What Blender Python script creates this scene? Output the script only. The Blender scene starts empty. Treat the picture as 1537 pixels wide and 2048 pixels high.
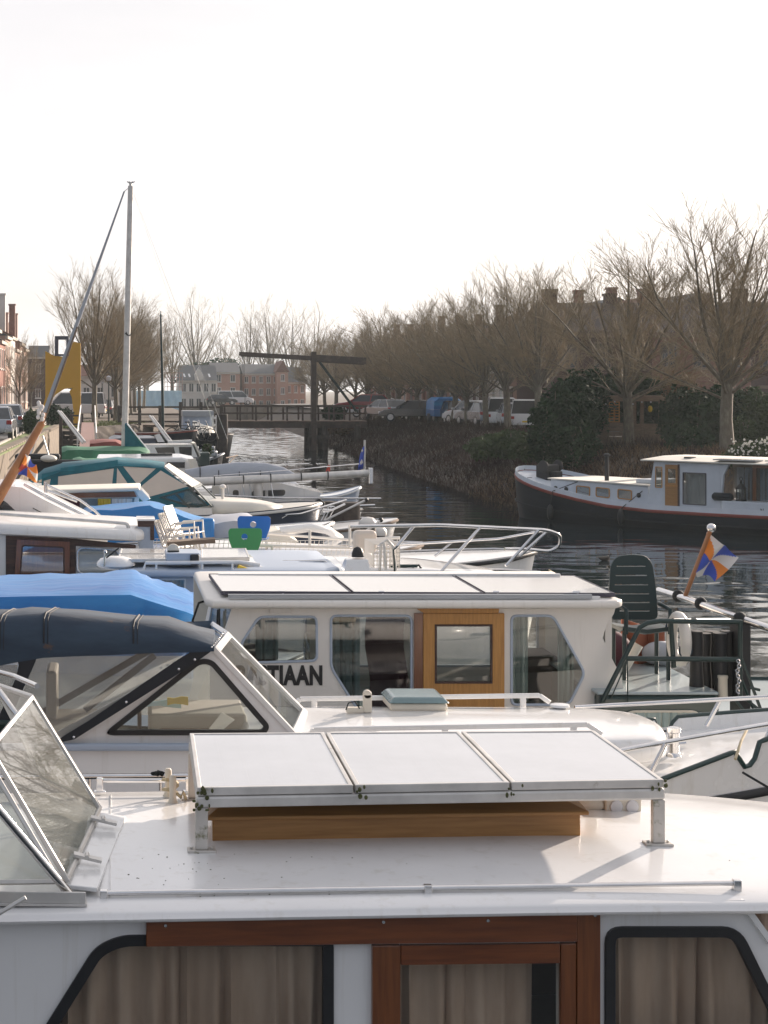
import bpy, bmesh, math, random
from mathutils import Vector, Matrix, noise as mnoise
from mathutils.geometry import tessellate_polygon
R = math.radians
sc = bpy.context.scene
COL = sc.collection
# survey constants of the place: eye height over the water and the lens in photo pixels
F, CX, CY, EYE = 3500.0, 230.0, 778.0, 4.2
def P(px, py, d): return Vector(((px - CX) * d / F, d, EYE - (py - CY) * d / F))
def G(px, py, z):
    d = (EYE - z) * F / (py - CY); return Vector(((px - CX) * d / F, d, z))
def V(*a): return Vector(a)

# ------------------------------------------------------------------ objects
OFF = {}
def tag(o, label=None, cat=None, group=None, kind=None):
    if label: o['label'] = label
    if cat: o['category'] = cat
    if group: o['group'] = group
    if kind: o['kind'] = kind
    return o
def thing(name, label, cat, loc=(0, 0, 0), group=None):
    o = bpy.data.objects.new(name, None); COL.objects.link(o)
    o.location = loc; o.empty_display_size = .2
    OFF[o.name] = Vector(loc)
    return tag(o, label, cat, group)
def copy_tree(o, parent=None):
    c = o.copy(); COL.objects.link(c)
    if parent: c.parent = parent
    for ch in list(o.children): copy_tree(ch, c)
    return c
def off_of(o):
    while o is not None:
        if o.name in OFF: return OFF[o.name]
        o = o.parent
    return Vector((0, 0, 0))

class MB:
    def __init__(s): s.v = []; s.f = []
    def add(s, vs, fs):
        b = len(s.v); s.v += [Vector(x) for x in vs]; s.f += [tuple(b + i for i in f) for f in fs]; return s
    def box(s, x0, x1, y0, y1, z0, z1):
        return s.add([(x0,y0,z0),(x1,y0,z0),(x1,y1,z0),(x0,y1,z0),(x0,y0,z1),(x1,y0,z1),(x1,y1,z1),(x0,y1,z1)],
                     [(0,3,2,1),(4,5,6,7),(0,1,5,4),(1,2,6,5),(2,3,7,6),(3,0,4,7)])
    def bar(s, a, b, w, h, up=(0, 0, 1)):
        a = Vector(a); b = Vector(b); t = (b - a).normalized(); u = Vector(up)
        sd = t.cross(u)
        if sd.length < 1e-4: sd = t.cross(Vector((1, 0, 0)))
        sd.normalize(); u = sd.cross(t).normalized(); sd *= w / 2; u *= h / 2
        vs = [a-sd-u, a+sd-u, a+sd+u, a-sd+u, b-sd-u, b+sd-u, b+sd+u, b-sd+u]
        return s.add(vs, [(0,3,2,1),(4,5,6,7),(0,1,5,4),(1,2,6,5),(2,3,7,6),(3,0,4,7)])
    def prism(s, pts, vec):
        pts = [Vector(p) for p in pts]; vec = Vector(vec); n = len(pts)
        tri = tessellate_polygon([pts])
        vs = pts + [p + vec for p in pts]
        fs = [tuple(t) for t in tri] + [tuple(n + i for i in reversed(t)) for t in tri]
        fs += [(i, (i+1) % n, n+(i+1) % n, n+i) for i in range(n)]
        return s.add(vs, fs)
    def holed(s, outer, holes, vec):
        loops = [[Vector(p) for p in outer]] + [[Vector(p) for p in h] for h in holes]
        vec = Vector(vec); flat = [p for l in loops for p in l]; n = len(flat)
        tri = tessellate_polygon(loops)
        vs = flat + [p + vec for p in flat]
        fs = [tuple(t) for t in tri] + [tuple(n + i for i in reversed(t)) for t in tri]
        b = 0
        for l in loops:
            m = len(l)
            for i in range(m):
                j = (i+1) % m; fs.append((b+i, b+j, n+b+j, n+b+i))
            b += m
        return s.add(vs, fs)
    def ring(s, outer, inner, vec):
        n = len(outer); vec = Vector(vec)
        vs = [Vector(p) for p in outer] + [Vector(p) for p in inner]
        vs += [p + vec for p in vs]; fs = []
        for i in range(n):
            j = (i+1) % n
            fs += [(i, j, n+j, n+i), (2*n+i, 3*n+i, 3*n+j, 2*n+j), (i, 2*n+i, 2*n+j, j), (n+i, n+j, 3*n+j, 3*n+i)]
        return s.add(vs, fs)
    def loft(s, secs, closed=True, caps=True):
        n = len(secs[0]); vs = [p for sec in secs for p in sec]; fs = []
        m = n if closed else n - 1
        for k in range(len(secs)-1):
            for i in range(m):
                j = (i+1) % n; fs.append((k*n+i, k*n+j, (k+1)*n+j, (k+1)*n+i))
        if caps and closed:
            fs.append(tuple(reversed(range(n)))); b = (len(secs)-1)*n; fs.append(tuple(range(b, b+n)))
        return s.add(vs, fs)
    def tube(s, pts, r, n=8, caps=True):
        pts = [Vector(p) for p in pts]; k = len(pts)
        rs = r if isinstance(r, (list, tuple)) else [r] * k
        t0 = (pts[1]-pts[0]).normalized()
        u = t0.cross(Vector((0, 0, 1)))
        if u.length < 1e-3: u = t0.cross(Vector((1, 0, 0)))
        u.normalize(); secs = []
        for i in range(k):
            t = (pts[min(i+1, k-1)] - pts[max(i-1, 0)]).normalized()
            u = (u - t * u.dot(t)); u.normalize(); w = t.cross(u)
            secs.append([pts[i] + (u*math.cos(a) + w*math.sin(a)) * rs[i] for a in [2*math.pi*j/n for j in range(n)]])
        return s.loft(secs, True, caps)
    def ell(s, c, r, nu=16, nv=10, z0=-1.0):
        c = Vector(c); r = Vector(r) if not isinstance(r, (int, float)) else Vector((r, r, r))
        a0 = math.asin(max(-1, z0)); secs = []
        for j in range(nv+1):
            a = a0 + (math.pi/2 - a0) * j / nv; ca = max(math.cos(a), 1e-3)
            secs.append([c + Vector((r.x*ca*math.cos(2*math.pi*i/nu), r.y*ca*math.sin(2*math.pi*i/nu), r.z*math.sin(a))) for i in range(nu)])
        return s.loft(secs)
    def lathe(s, prof, c, axis='z', n=20):
        c = Vector(c); secs = []
        for (r, h) in prof:
            q = []
            for i in range(n):
                a = 2*math.pi*i/n; x, y = r*math.cos(a), r*math.sin(a)
                q.append(c + (Vector((x, y, h)) if axis == 'z' else Vector((h, x, y)) if axis == 'x' else Vector((x, h, y))))
            secs.append(q)
        return s.loft(secs)
    def torus(s, c, R0, r, axis='z', n=28, m=10):
        c = Vector(c); secs = []
        for i in range(n+1):
            a = 2*math.pi*i/n; q = []
            for j in range(m):
                b = 2*math.pi*j/m; rr = R0 + r*math.cos(b); x, y, z = rr*math.cos(a), rr*math.sin(a), r*math.sin(b)
                q.append(c + (Vector((x, y, z)) if axis == 'z' else Vector((z, x, y)) if axis == 'x' else Vector((x, z, y))))
            secs.append(q)
        return s.loft(secs, True, False)
    def grid(s, rows):
        return s.loft(rows, False, False)
    def sheet(s, rows, t):
        """a sheet of cloth or plate: rows of points given a small thickness t (vector)"""
        n = len(rows[0]); k = len(rows); t = Vector(t)
        vs = [Vector(p) for r in rows for p in r]; b = len(vs); vs += [p + t for p in vs]; fs = []
        for a in range(k-1):
            for i in range(n-1):
                q = (a*n+i, a*n+i+1, (a+1)*n+i+1, (a+1)*n+i); fs.append(q); fs.append(tuple(b+x for x in reversed(q)))
        rim = [i for i in range(n)] + [a*n+n-1 for a in range(1, k)] + [(k-1)*n+i for i in range(n-2, -1, -1)] + [a*n for a in range(k-2, 0, -1)]
        for i in range(len(rim)):
            p, q = rim[i], rim[(i+1) % len(rim)]; fs.append((p, b+p, b+q, q))
        return s.add(vs, fs)
    def build(s, name, mat, parent=None, smooth=None, bevel=0, seg=2, label=None, norm=True):
        off = off_of(parent) if parent is not None else Vector((0, 0, 0))
        me = bpy.data.meshes.new(name)
        me.from_pydata([tuple(p - off) for p in s.v], [], s.f); me.validate()
        if norm:
            bm = bmesh.new(); bm.from_mesh(me); bmesh.ops.recalc_face_normals(bm, faces=bm.faces); bm.to_mesh(me); bm.free()
        if mat is not None: me.materials.append(mat)
        o = bpy.data.objects.new(name, me); COL.objects.link(o)
        if smooth is not None:
            me.shade_smooth(); me.set_sharp_from_angle(angle=R(smooth))
        if parent is not None: o.parent = parent
        if bevel:
            m = o.modifiers.new('bevel', 'BEVEL'); m.width = bevel; m.segments = seg; m.limit_method = 'ANGLE'; m.angle_limit = R(35)
        if label: o['label'] = label
        return o

def round_loop(pts, r, n=5):
    pts = [Vector(p) for p in pts]; out = []; k = len(pts)
    rs = r if isinstance(r, (list, tuple)) else [r]*k
    for i in range(k):
        a, b, c = pts[i-1], pts[i], pts[(i+1) % k]
        r0 = min(rs[i], (a-b).length*.48, (c-b).length*.48)
        p = b + (a-b).normalized()*r0; q = b + (c-b).normalized()*r0
        for j in range(n+1):
            t = j/n; out.append(p*(1-t)**2 + b*2*t*(1-t) + q*t*t)
    return out
def inset(pts, w):
    pts = [Vector(p) for p in pts]; k = len(pts); nrm = Vector((0, 0, 0))
    for i in range(k): nrm += pts[i].cross(pts[(i+1) % k])
    c = sum(pts, Vector())/k; nrm = Vector((0, 0, 0))
    for i in range(k): nrm += (pts[i]-c).cross(pts[(i+1) % k]-c)
    nrm.normalize(); out = []
    for i in range(k):
        a, b, c2 = pts[i-1], pts[i], pts[(i+1) % k]
        e1 = b-a; e2 = c2-b
        if e1.length < 1e-6: e1 = e2
        if e2.length < 1e-6: e2 = e1
        n1 = nrm.cross(e1).normalized(); n2 = nrm.cross(e2).normalized()
        m = (n1+n2); m = m.normalized() if m.length > 1e-6 else n1
        out.append(b + m * (w / max(.35, m.dot(n1))))
    return out
def lerp(a, b, t): return a + (b-a)*t
def window(parent, pts, gw, gm, glass, out=(0, -1, 0), r=.05, proud=.012, name='window', cb=True):
    """rubber or metal frame with its pane as a sub-part; pts is the outer loop"""
    lo = round_loop(pts, r); out = Vector(out)
    li = inset(lo, gw)
    w = MB().ring([p + out*proud for p in lo], [p + out*proud for p in li], -out*(proud+.02)).build(name, gm, parent, smooth=50, bevel=min(.006, gw*.25))
    lp = inset(lo, gw*.6)
    MB().prism([p + out*.001 for p in lp], -out*.005).build('pane', glass, w)
    return li
def curtain(parent, a, b, z0, z1, mat, amp=.018, waves=18, back=(0, .06, 0), seed=1, name='curtain'):
    rnd = random.Random(seed); a = Vector(a); b = Vector(b); n = waves*8; rows = []
    nr = Vector(back).normalized(); ph = [rnd.uniform(0, 6.28) for _ in range(4)]
    for z in [z0 + (z1-z0)*k/7 for k in range(8)]:
        row = []
        for i in range(n+1):
            t = i/n; tt = t + .022*math.sin(t*17+ph[1]) + .010*math.sin(t*41+ph[3]) + .003*math.sin(z*9+t*40)
            d = amp*(math.sin(tt*waves*6.283+ph[0]) + .45*math.sin(tt*waves*2.7*6.283/1.7+ph[2]) + .25*math.sin(tt*waves*11.1+ph[3]))
            p = lerp(a, b, t); row.append(Vector((p.x, p.y, z)) + Vector(back) + nr*d*(1+.25*math.sin(5*(z-z0)/(z1-z0+1e-6))))
        rows.append(row)
    return MB().sheet(rows, nr*.003).build(name, mat, parent, smooth=80)

# ------------------------------------------------------------------ materials
M = {}
def nd(nt, t, **kw):
    n = nt.nodes.new(t)
    for k, v in kw.items():
        if k in n.inputs: n.inputs[k].default_value = v
        else: setattr(n, k, v)
    return n
def mat(name, c, rough=.5, metal=0, var=.12, vs=3., c2=None, bump=0, bs=40., stretch=(1, 1, 1), spec=.5, coat=0, c2r=(.45, .7), emit=None, trans=0, spots=None, sheen=0, detail=5):
    m = bpy.data.materials.new(name); m.use_nodes = True; nt = m.node_tree; bs_ = nt.nodes['Principled BSDF']
    L = nt.links.new
    tc = nd(nt, 'ShaderNodeTexCoord'); mp = nd(nt, 'ShaderNodeMapping'); mp.inputs['Scale'].default_value = stretch
    L(tc.outputs['Object'], mp.inputs['Vector'])
    nz = nd(nt, 'ShaderNodeTexNoise', Scale=vs, Detail=detail, Roughness=.6); L(mp.outputs[0], nz.inputs['Vector'])
    rp = nd(nt, 'ShaderNodeValToRGB'); L(nz.outputs['Fac'], rp.inputs['Fac'])
    if c2 is None: lo = [x*(1-var) for x in c]; hi = [min(1, x*(1+var*.6)) for x in c]; pos = (.3, .7)
    else: lo, hi, pos = c, c2, c2r
    e = rp.color_ramp.elements; e[0].position, e[1].position = pos; e[0].color = (*lo, 1); e[1].color = (*hi, 1)
    colout = rp.outputs['Color']
    if spots:
        sc_, th, colr = spots
        n2 = nd(nt, 'ShaderNodeTexNoise', Scale=sc_, Detail=6, Roughness=.7); L(tc.outputs['Object'], n2.inputs['Vector'])
        r2 = nd(nt, 'ShaderNodeValToRGB'); L(n2.outputs['Fac'], r2.inputs['Fac'])
        r2.color_ramp.elements[0].position = th; r2.color_ramp.elements[1].position = th+.12
        mx = nd(nt, 'ShaderNodeMixRGB'); L(r2.outputs['Color'], mx.inputs['Fac']); L(colout, mx.inputs[1]); mx.inputs[2].default_value = (*colr, 1)
        colout = mx.outputs[0]
    L(colout, bs_.inputs['Base Color'])
    mr = nd(nt, 'ShaderNodeMapRange'); mr.inputs['To Min'].default_value = max(.02, rough*.8); mr.inputs['To Max'].default_value = min(1, rough*1.25)
    L(nz.outputs['Fac'], mr.inputs['Value']); L(mr.outputs[0], bs_.inputs['Roughness'])
    bs_.inputs['Metallic'].default_value = metal; bs_.inputs['Specular IOR Level'].default_value = spec
    bs_.inputs['Coat Weight'].default_value = coat; bs_.inputs['Coat Roughness'].default_value = .08
    bs_.inputs['Transmission Weight'].default_value = trans
    if sheen: bs_.inputs['Sheen Weight'].default_value = sheen
    if emit: bs_.inputs['Emission Color'].default_value = (*emit[0], 1); bs_.inputs['Emission Strength'].default_value = emit[1]
    if bump:
        b3 = nd(nt, 'ShaderNodeTexNoise', Scale=bs, Detail=4); L(mp.outputs[0], b3.inputs['Vector'])
        bp = nd(nt, 'ShaderNodeBump', Strength=bump, Distance=.02); L(b3.outputs['Fac'], bp.inputs['Height']); L(bp.outputs[0], bs_.inputs['Normal'])
    if name in ('roof_white', 'gelcoat_dirty', 'white_paint', 'cream_paint', 'gelcoat'):
        # rain streaks running down and a faint film of grime
        m3 = nd(nt, 'ShaderNodeMapping'); m3.inputs['Scale'].default_value = (14, 14, .7); L(tc.outputs['Object'], m3.inputs['Vector'])
        n4 = nd(nt, 'ShaderNodeTexNoise', Scale=1.0, Detail=5, Roughness=.65); L(m3.outputs[0], n4.inputs['Vector'])
        r4 = nd(nt, 'ShaderNodeMapRange'); L(n4.outputs['Fac'], r4.inputs['Value']); r4.inputs['From Min'].default_value = .56; r4.inputs['From Max'].default_value = .78; r4.inputs['To Max'].default_value = .38
        m4 = nd(nt, 'ShaderNodeMixRGB'); L(r4.outputs[0], m4.inputs['Fac']); L(colout, m4.inputs[1]); m4.inputs[2].default_value = (.46, .42, .34, 1)
        L(m4.outputs[0], bs_.inputs['Base Color'])
    M[name] = m; return m
def glass(name, tint=(.8, .85, .85), base=.08, gain=1.0, rough=.01, dust=0, dustc=(.6, .58, .55)):
    m = bpy.data.materials.new(name); m.use_nodes = True; nt = m.node_tree; nt.nodes.remove(nt.nodes['Principled BSDF']); L = nt.links.new
    out = nt.nodes['Material Output']
    tr = nd(nt, 'ShaderNodeBsdfTransparent'); tr.inputs['Color'].default_value = (*tint, 1)
    gl = nd(nt, 'ShaderNodeBsdfGlossy', Roughness=rough)
    lw = nd(nt, 'ShaderNodeFresnel', IOR=1.5); ma = nd(nt, 'ShaderNodeMath', operation='MULTIPLY_ADD'); L(lw.outputs[0], ma.inputs[0]); ma.inputs[1].default_value = gain; ma.inputs[2].default_value = base
    ma.use_clamp = True
    ge = nd(nt, 'ShaderNodeNewGeometry'); iv = nd(nt, 'ShaderNodeMath', operation='SUBTRACT'); iv.inputs[0].default_value = 1.0; L(ge.outputs['Backfacing'], iv.inputs[1])
    mb = nd(nt, 'ShaderNodeMath', operation='MULTIPLY'); L(ma.outputs[0], mb.inputs[0]); L(iv.outputs[0], mb.inputs[1])
    mx = nd(nt, 'ShaderNodeMixShader'); L(mb.outputs[0], mx.inputs[0]); L(tr.outputs[0], mx.inputs[1]); L(gl.outputs[0], mx.inputs[2])
    last = mx
    if dust:
        tc = nd(nt, 'ShaderNodeTexCoord'); nz = nd(nt, 'ShaderNodeTexNoise', Scale=2.5, Detail=6); L(tc.outputs['Object'], nz.inputs['Vector'])
        mr = nd(nt, 'ShaderNodeMapRange'); L(nz.outputs['Fac'], mr.inputs['Value']); mr.inputs['From Min'].default_value = .3; mr.inputs['From Max'].default_value = .75; mr.inputs['To Min'].default_value = dust*.5; mr.inputs['To Max'].default_value = dust*1.6
        df = nd(nt, 'ShaderNodeBsdfDiffuse'); df.inputs['Color'].default_value = (*dustc, 1)
        tl = nd(nt, 'ShaderNodeBsdfTranslucent'); tl.inputs['Color'].default_value = (*dustc, 1)
        m0 = nd(nt, 'ShaderNodeMixShader'); m0.inputs[0].default_value = .5; L(df.outputs[0], m0.inputs[1]); L(tl.outputs[0], m0.inputs[2])
        m2 = nd(nt, 'ShaderNodeMixShader'); L(mr.outputs[0], m2.inputs[0]); L(mx.outputs[0], m2.inputs[1]); L(m0.outputs[0], m2.inputs[2]); last = m2
    L(last.outputs[0], out.inputs['Surface']); M[name] = m; return m
mat('gelcoat', (.74, .735, .725), .22, var=.035, vs=1.3, coat=.6, spots=(5, .70, (.58, .56, .50)))
mat('gelcoat_dirty', (.72, .72, .71), .26, var=.05, vs=2, coat=.5, spots=(16, .68, (.36, .37, .32)))
mat('white_paint', (.72, .71, .69), .35, var=.06, vs=1.5, coat=.2, spots=(4, .70, (.5, .46, .38)))
mat('cream_paint', (.74, .705, .655), .42, var=.06, vs=1.2, spots=(3.5, .66, (.48, .38, .26)))
mat('cream_deck', (.70, .66, .58), .45, var=.08)
mat('grey_paint', (.34, .36, .38), .4, var=.1)
mat('roof_white', (.74, .735, .73), .24, var=.05, vs=1.6, coat=.5, bump=.05, bs=160, spots=(22, .69, (.34, .35, .29)))
mat('moss', (.055, .060, .018), .95, c2=(.11, .115, .045), vs=20)
mat('bluegrey_paint', (.38, .44, .53), .4, var=.06, vs=2)
mat('mahogany', (.10, .027, .009), .3, c2=(.215, .066, .020), vs=3, stretch=(1, 6, 14), coat=.45, c2r=(.3, .75), spots=(3.2, .68, (.03, .012, .008)), detail=8)
mat('mahogany_upright', (.105, .031, .010), .3, c2=(.225, .076, .023), vs=3, stretch=(16, 8, 1), coat=.45, c2r=(.3, .75), spots=(3.5, .69, (.03, .012, .008)), detail=8)
mat('teak', (.27, .125, .035), .45, c2=(.42, .215, .068), vs=3, stretch=(1, 6, 18), c2r=(.3, .75), spots=(4, .68, (.14, .09, .05)), detail=8)
mat('oak_upright', (.36, .165, .038), .5, c2=(.54, .27, .07), vs=4, stretch=(14, 6, 1), c2r=(.3, .75), spots=(5, .66, (.2, .1, .05)), detail=8)
mat('dark_wood', (.045, .022, .016), .55, c2=(.10, .05, .035), vs=3, stretch=(1, 5, 10))
mat('varnish_spar', (.28, .10, .02), .3, c2=(.40, .16, .04), vs=4, stretch=(1, 1, 1), coat=.5)
mat('rubber', (.012, .013, .015), .5, var=.3, vs=8)
mat('chrome', (.72, .71, .70), .16, metal=1, var=.12, vs=6)
mat('aluminium', (.60, .58, .55), .40, metal=.35, var=.2, vs=5, spots=(9, .66, (.25, .22, .15)))
mat('alu_mossy', (.55, .52, .48), .42, metal=.35, var=.2, vs=5, spots=(9, .54, (.13, .125, .045)))
mat('panel_glass', (.40, .41, .43), .14, var=.1, vs=2, spec=.9, coat=.8, spots=(1.2, .66, (.48, .40, .28)))
mat('panel_line', (.50, .50, .51), .14, var=.02, spec=.9, coat=.8)
mat('panel_pale', (.50, .48, .45), .2, var=.05, vs=1, spec=.8, coat=.6, spots=(2, .68, (.45, .36, .26)))
mat('canvas_navy', (.012, .024, .044), .85, c2=(.040, .066, .098), vs=2.2, c2r=(.35, .7), bump=.25, bs=14, stretch=(.5, 1.6, 1.6), spots=(5.0, .63, (.12, .065, .035)))
mat('canvas_black', (.015, .017, .022), .75, var=.3, vs=6, bump=.1, bs=60)
mat('tarp_blue', (.006, .13, .42), .3, c2=(.035, .25, .56), vs=1.6, c2r=(.35, .75), bump=.5, bs=5, stretch=(.35, 2.2, 1.6), spots=(9, .70, (.42, .5, .62)))
mat('tarp_bright', (.006, .15, .42), .36, c2=(.012, .25, .54), vs=1.5, bump=.45, bs=5, stretch=(.5, 2, 2))
mat('canvas_teal', (.008, .11, .145), .7, c2=(.02, .18, .22), vs=2, bump=.2, bs=12)
mat('canvas_green', (.03, .14, .075), .7, c2=(.06, .23, .13), vs=1.5, bump=.3, bs=6)
mat('canvas_grey', (.36, .38, .42), .75, var=.12, vs=1.5, bump=.2, bs=8)
mat('canvas_red', (.22, .06, .05), .8, var=.2)
mat('canvas_white', (.70, .66, .58), .75, var=.08, bump=.2, bs=7)
mat('vinyl_cream', (.62, .54, .46), .35, var=.06, vs=2)
mat('curtain_brown', (.46, .34, .26), .9, c2=(.58, .45, .36), vs=2, stretch=(3, 3, .6), sheen=.1)
mat('curtain_green', (.34, .42, .40), .9, var=.1, vs=3)
mat('curtain_white', (.62, .62, .60), .9, var=.08)
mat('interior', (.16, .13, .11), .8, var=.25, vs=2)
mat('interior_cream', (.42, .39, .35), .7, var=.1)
mat('plum_cloth', (.06, .012, .022), .9, var=.2)
mat('hull_green', (.010, .035, .032), .35, var=.15, coat=.3, spots=(6, .68, (.05, .05, .04)))
mat('hull_navy', (.018, .028, .055), .35, var=.12, coat=.3)
mat('hull_dark', (.005, .009, .016), .5, c2=(.012, .018, .028), vs=1.2, stretch=(.6, 1, 3), spec=.2, spots=(3.5, .68, (.06, .045, .035)))
mat('oxide_red', (.24, .045, .030), .55, var=.2, vs=3)
mat('barge_white', (.54, .58, .63), .45, var=.08, spots=(3, .70, (.30, .26, .22)))
mat('chair_green', (.010, .028, .030), .45, var=.15)
mat('rail_green', (.010, .030, .028), .4, var=.2)
mat('deck_grey', (.33, .39, .40), .3, var=.12, vs=2, coat=.3, spots=(3, .62, (.22, .24, .24)))
mat('black_gear', (.012, .012, .014), .55, var=.3)
mat('ivory_plastic', (.62, .57, .48), .45, var=.1, spots=(8, .64, (.35, .28, .18)))
mat('plastic_blue', (.01, .13, .50), .3, var=.06)
mat('plastic_green', (.03, .24, .07), .3, var=.06)
mat('plastic_white', (.74, .70, .64), .4, var=.06)
mat('rope', (.48, .40, .26), .9, var=.2, vs=30)
mat('rope_black', (.015, .017, .018), .9, var=.2, vs=30)
mat('hatch_teal', (.16, .24, .25), .2, var=.15, coat=.5)
mat('red_fabric', (.42, .05, .03), .8)
mat('orange_fabric', (.32, .10, .05), .8)
mat('yellow_paint', (.64, .32, .010), .55, var=.06, vs=1)
mat('yellow_cloth', (.62, .45, .05), .8)
mat('slate_frame', (.06, .055, .075), .6)
mat('brick_red', (.26, .10, .07), .9, c2=(.33, .16, .11), vs=6, spots=(2, .66, (.2, .1, .08)))
mat('brick_brown', (.20, .10, .075), .9, c2=(.27, .145, .10), vs=5)
mat('brick_dark', (.065, .034, .030), .9, c2=(.10, .05, .042), vs=5)
mat('brick_pale', (.42, .27, .21), .9, c2=(.48, .33, .26), vs=5)
mat('plaster_white', (.62, .58, .53), .8, var=.06)
mat('plaster_pink', (.50, .36, .30), .8, var=.08)
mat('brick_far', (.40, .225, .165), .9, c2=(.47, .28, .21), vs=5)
mat('stone_trim', (.48, .43, .37), .8, var=.1)
mat('roof_slate', (.060, .062, .068), .7, var=.2, vs=8, stretch=(1, 1, 6))
mat('roof_dark', (.045, .028, .022), .8, var=.25, vs=8)
mat('roof_tile', (.16, .062, .040), .8, var=.25, vs=8)
mat('window_dark', (.030, .034, .040), .12, var=.2, spec=.7)
mat('window_frame', (.60, .57, .53), .5, var=.06)
mat('timber_grey', (.17, .12, .085), .8, c2=(.27, .20, .145), vs=4, stretch=(1, 1, 8))
mat('bridge_timber', (.060, .042, .034), .8, c2=(.10, .07, .055), vs=3)
mat('pile_timber', (.045, .035, .030), .85, c2=(.085, .068, .055), vs=4)
mat('gangway_red', (.26, .15, .13), .8, var=.15)
mat('tarp_pale', (.40, .62, .76), .5, c2=(.52, .72, .82), vs=1.2, bump=.3, bs=3)
mat('bark', (.12, .10, .072), .9, c2=(.20, .175, .125), vs=5, stretch=(2, 2, .6), spots=(3, .6, (.085, .095, .045)))
mat('twig', (.20, .155, .09), .8, c2=(.33, .25, .145), vs=2)
mat('leaf_dark', (.012, .032, .012), .8, spec=.12, c2=(.030, .062, .020), vs=1.5)
mat('leaf_mid', (.040, .065, .022), .8, spec=.15, c2=(.075, .10, .035), vs=1.2)
mat('brush', (.026, .016, .014), .9, spec=.1, c2=(.060, .032, .023), vs=.35, c2r=(.35, .65))
mat('dry_grass', (.16, .092, .045), .9, c2=(.29, .18, .085), vs=.6)
mat('grass', (.10, .14, .028), .9, c2=(.19, .21, .05), vs=1.5)
mat('blossom', (.62, .60, .52), .7)
mat('asphalt', (.050, .050, .052), .85, var=.2, vs=4)
mat('paving', (.22, .19, .165), .85, var=.2, vs=3)
mat('kerbstone', (.36, .32, .28), .8, var=.15, vs=5)
mat('quay_stone', (.12, .09, .06), .9, c2=(.24, .19, .13), vs=2.2, bump=.6, bs=5)
mat('earth', (.062, .044, .032), .95, c2=(.10, .075, .048), vs=.5)
mat('car_silver', (.36, .38, .41), .25, metal=.6, var=.03, coat=.8)
mat('car_white', (.66, .66, .66), .25, var=.03, coat=.8)
mat('car_red', (.22, .010, .014), .25, var=.03, coat=.8)
mat('car_dark', (.016, .018, .024), .25, var=.05, coat=.8)
mat('car_blue', (.02, .16, .42), .3, var=.05, coat=.6)
mat('tail_red', (.32, .012, .010), .25)
mat('lamp_clear', (.6, .6, .62), .1)
mat('cloth_white', (.66, .62, .58), .9)
mat('cloth_orange', (.72, .22, .03), .85)
mat('cloth_blue', (.05, .09, .42), .85)
mat('duck_brown', (.04, .03, .022), .8)
glass('glass_cabin', (.94, .94, .92), .04, .8)
glass('glass_bright', (.86, .88, .87), .05, 1.0, dust=.05)
glass('glass_vinyl', (.80, .81, .80), .05, .8, .05, dust=.20, dustc=(.50, .52, .52))
glass('glass_screen', (.78, .80, .78), .10, 1.3, .01, dust=.08)
glass('glass_dark', (.68, .72, .73), .05, 1.0)
glass('glass_barge', (.86, .88, .88), .20, 1.0, .02, dust=.06)
SKY, SUN, EXPO = .05, 5.0, 1.06
CLOUD = (.72, .98); CLOUD_LO = (5.0, 5.3, 6.1, 1); CLOUD_HI = (10.9, 10.4, 10.5, 1)
HAZE = .0002; HAZE_COL = (.84, .95, 1.0, 1)
# ------------------------------------------------------------------ camera, sky, sun
cam = bpy.data.cameras.new('camera'); camo = bpy.data.objects.new('camera', cam); COL.objects.link(camo)
camo.location = (0, 0, EYE); camo.rotation_euler = (R(90), 0, 0)
cam.sensor_width = 36; cam.sensor_fit = 'AUTO'; cam.lens = F/2048*36
cam.shift_x = (768.5-CX)/2048; cam.shift_y = -(1024-CY)/2048
cam.clip_start = .1; cam.clip_end = 4000
sc.camera = camo
SUN_EL, SUN_AZ = 14.5, 43.0            # azimuth measured from +Y towards +X
w = bpy.data.worlds.new('World'); sc.world = w; w.use_nodes = True
nt = w.node_tree; bg = nt.nodes['Background']
sky = nt.nodes.new('ShaderNodeTexSky'); sky.sky_type = 'NISHITA'; sky.sun_disc = False
sky.sun_elevation = R(SUN_EL); sky.sun_rotation = R(SUN_AZ); sky.air_density = 1.0; sky.dust_density = 2.2; sky.ozone_density = 1.0
tc = nt.nodes.new('ShaderNodeTexCoord'); mp = nt.nodes.new('ShaderNodeMapping'); mp.inputs['Scale'].default_value = (1.2, 1.2, 6)
nz = nt.nodes.new('ShaderNodeTexNoise'); nz.inputs['Scale'].default_value = 2.2; nz.inputs['Detail'].default_value = 7; nz.inputs['Roughness'].default_value = .55
nt.links.new(tc.outputs['Generated'], mp.inputs[0]); nt.links.new(mp.outputs[0], nz.inputs['Vector'])
mr = nt.nodes.new('ShaderNodeMapRange'); mr.inputs['From Min'].default_value = .3; mr.inputs['From Max'].default_value = .7
mr.inputs['To Min'].default_value = CLOUD[0]; mr.inputs['To Max'].default_value = CLOUD[1]
nt.links.new(nz.outputs['Fac'], mr.inputs['Value'])
mx = nt.nodes.new('ShaderNodeMixRGB'); nt.links.new(mr.outputs[0], mx.inputs['Fac']); nt.links.new(sky.outputs[0], mx.inputs[1])
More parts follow.
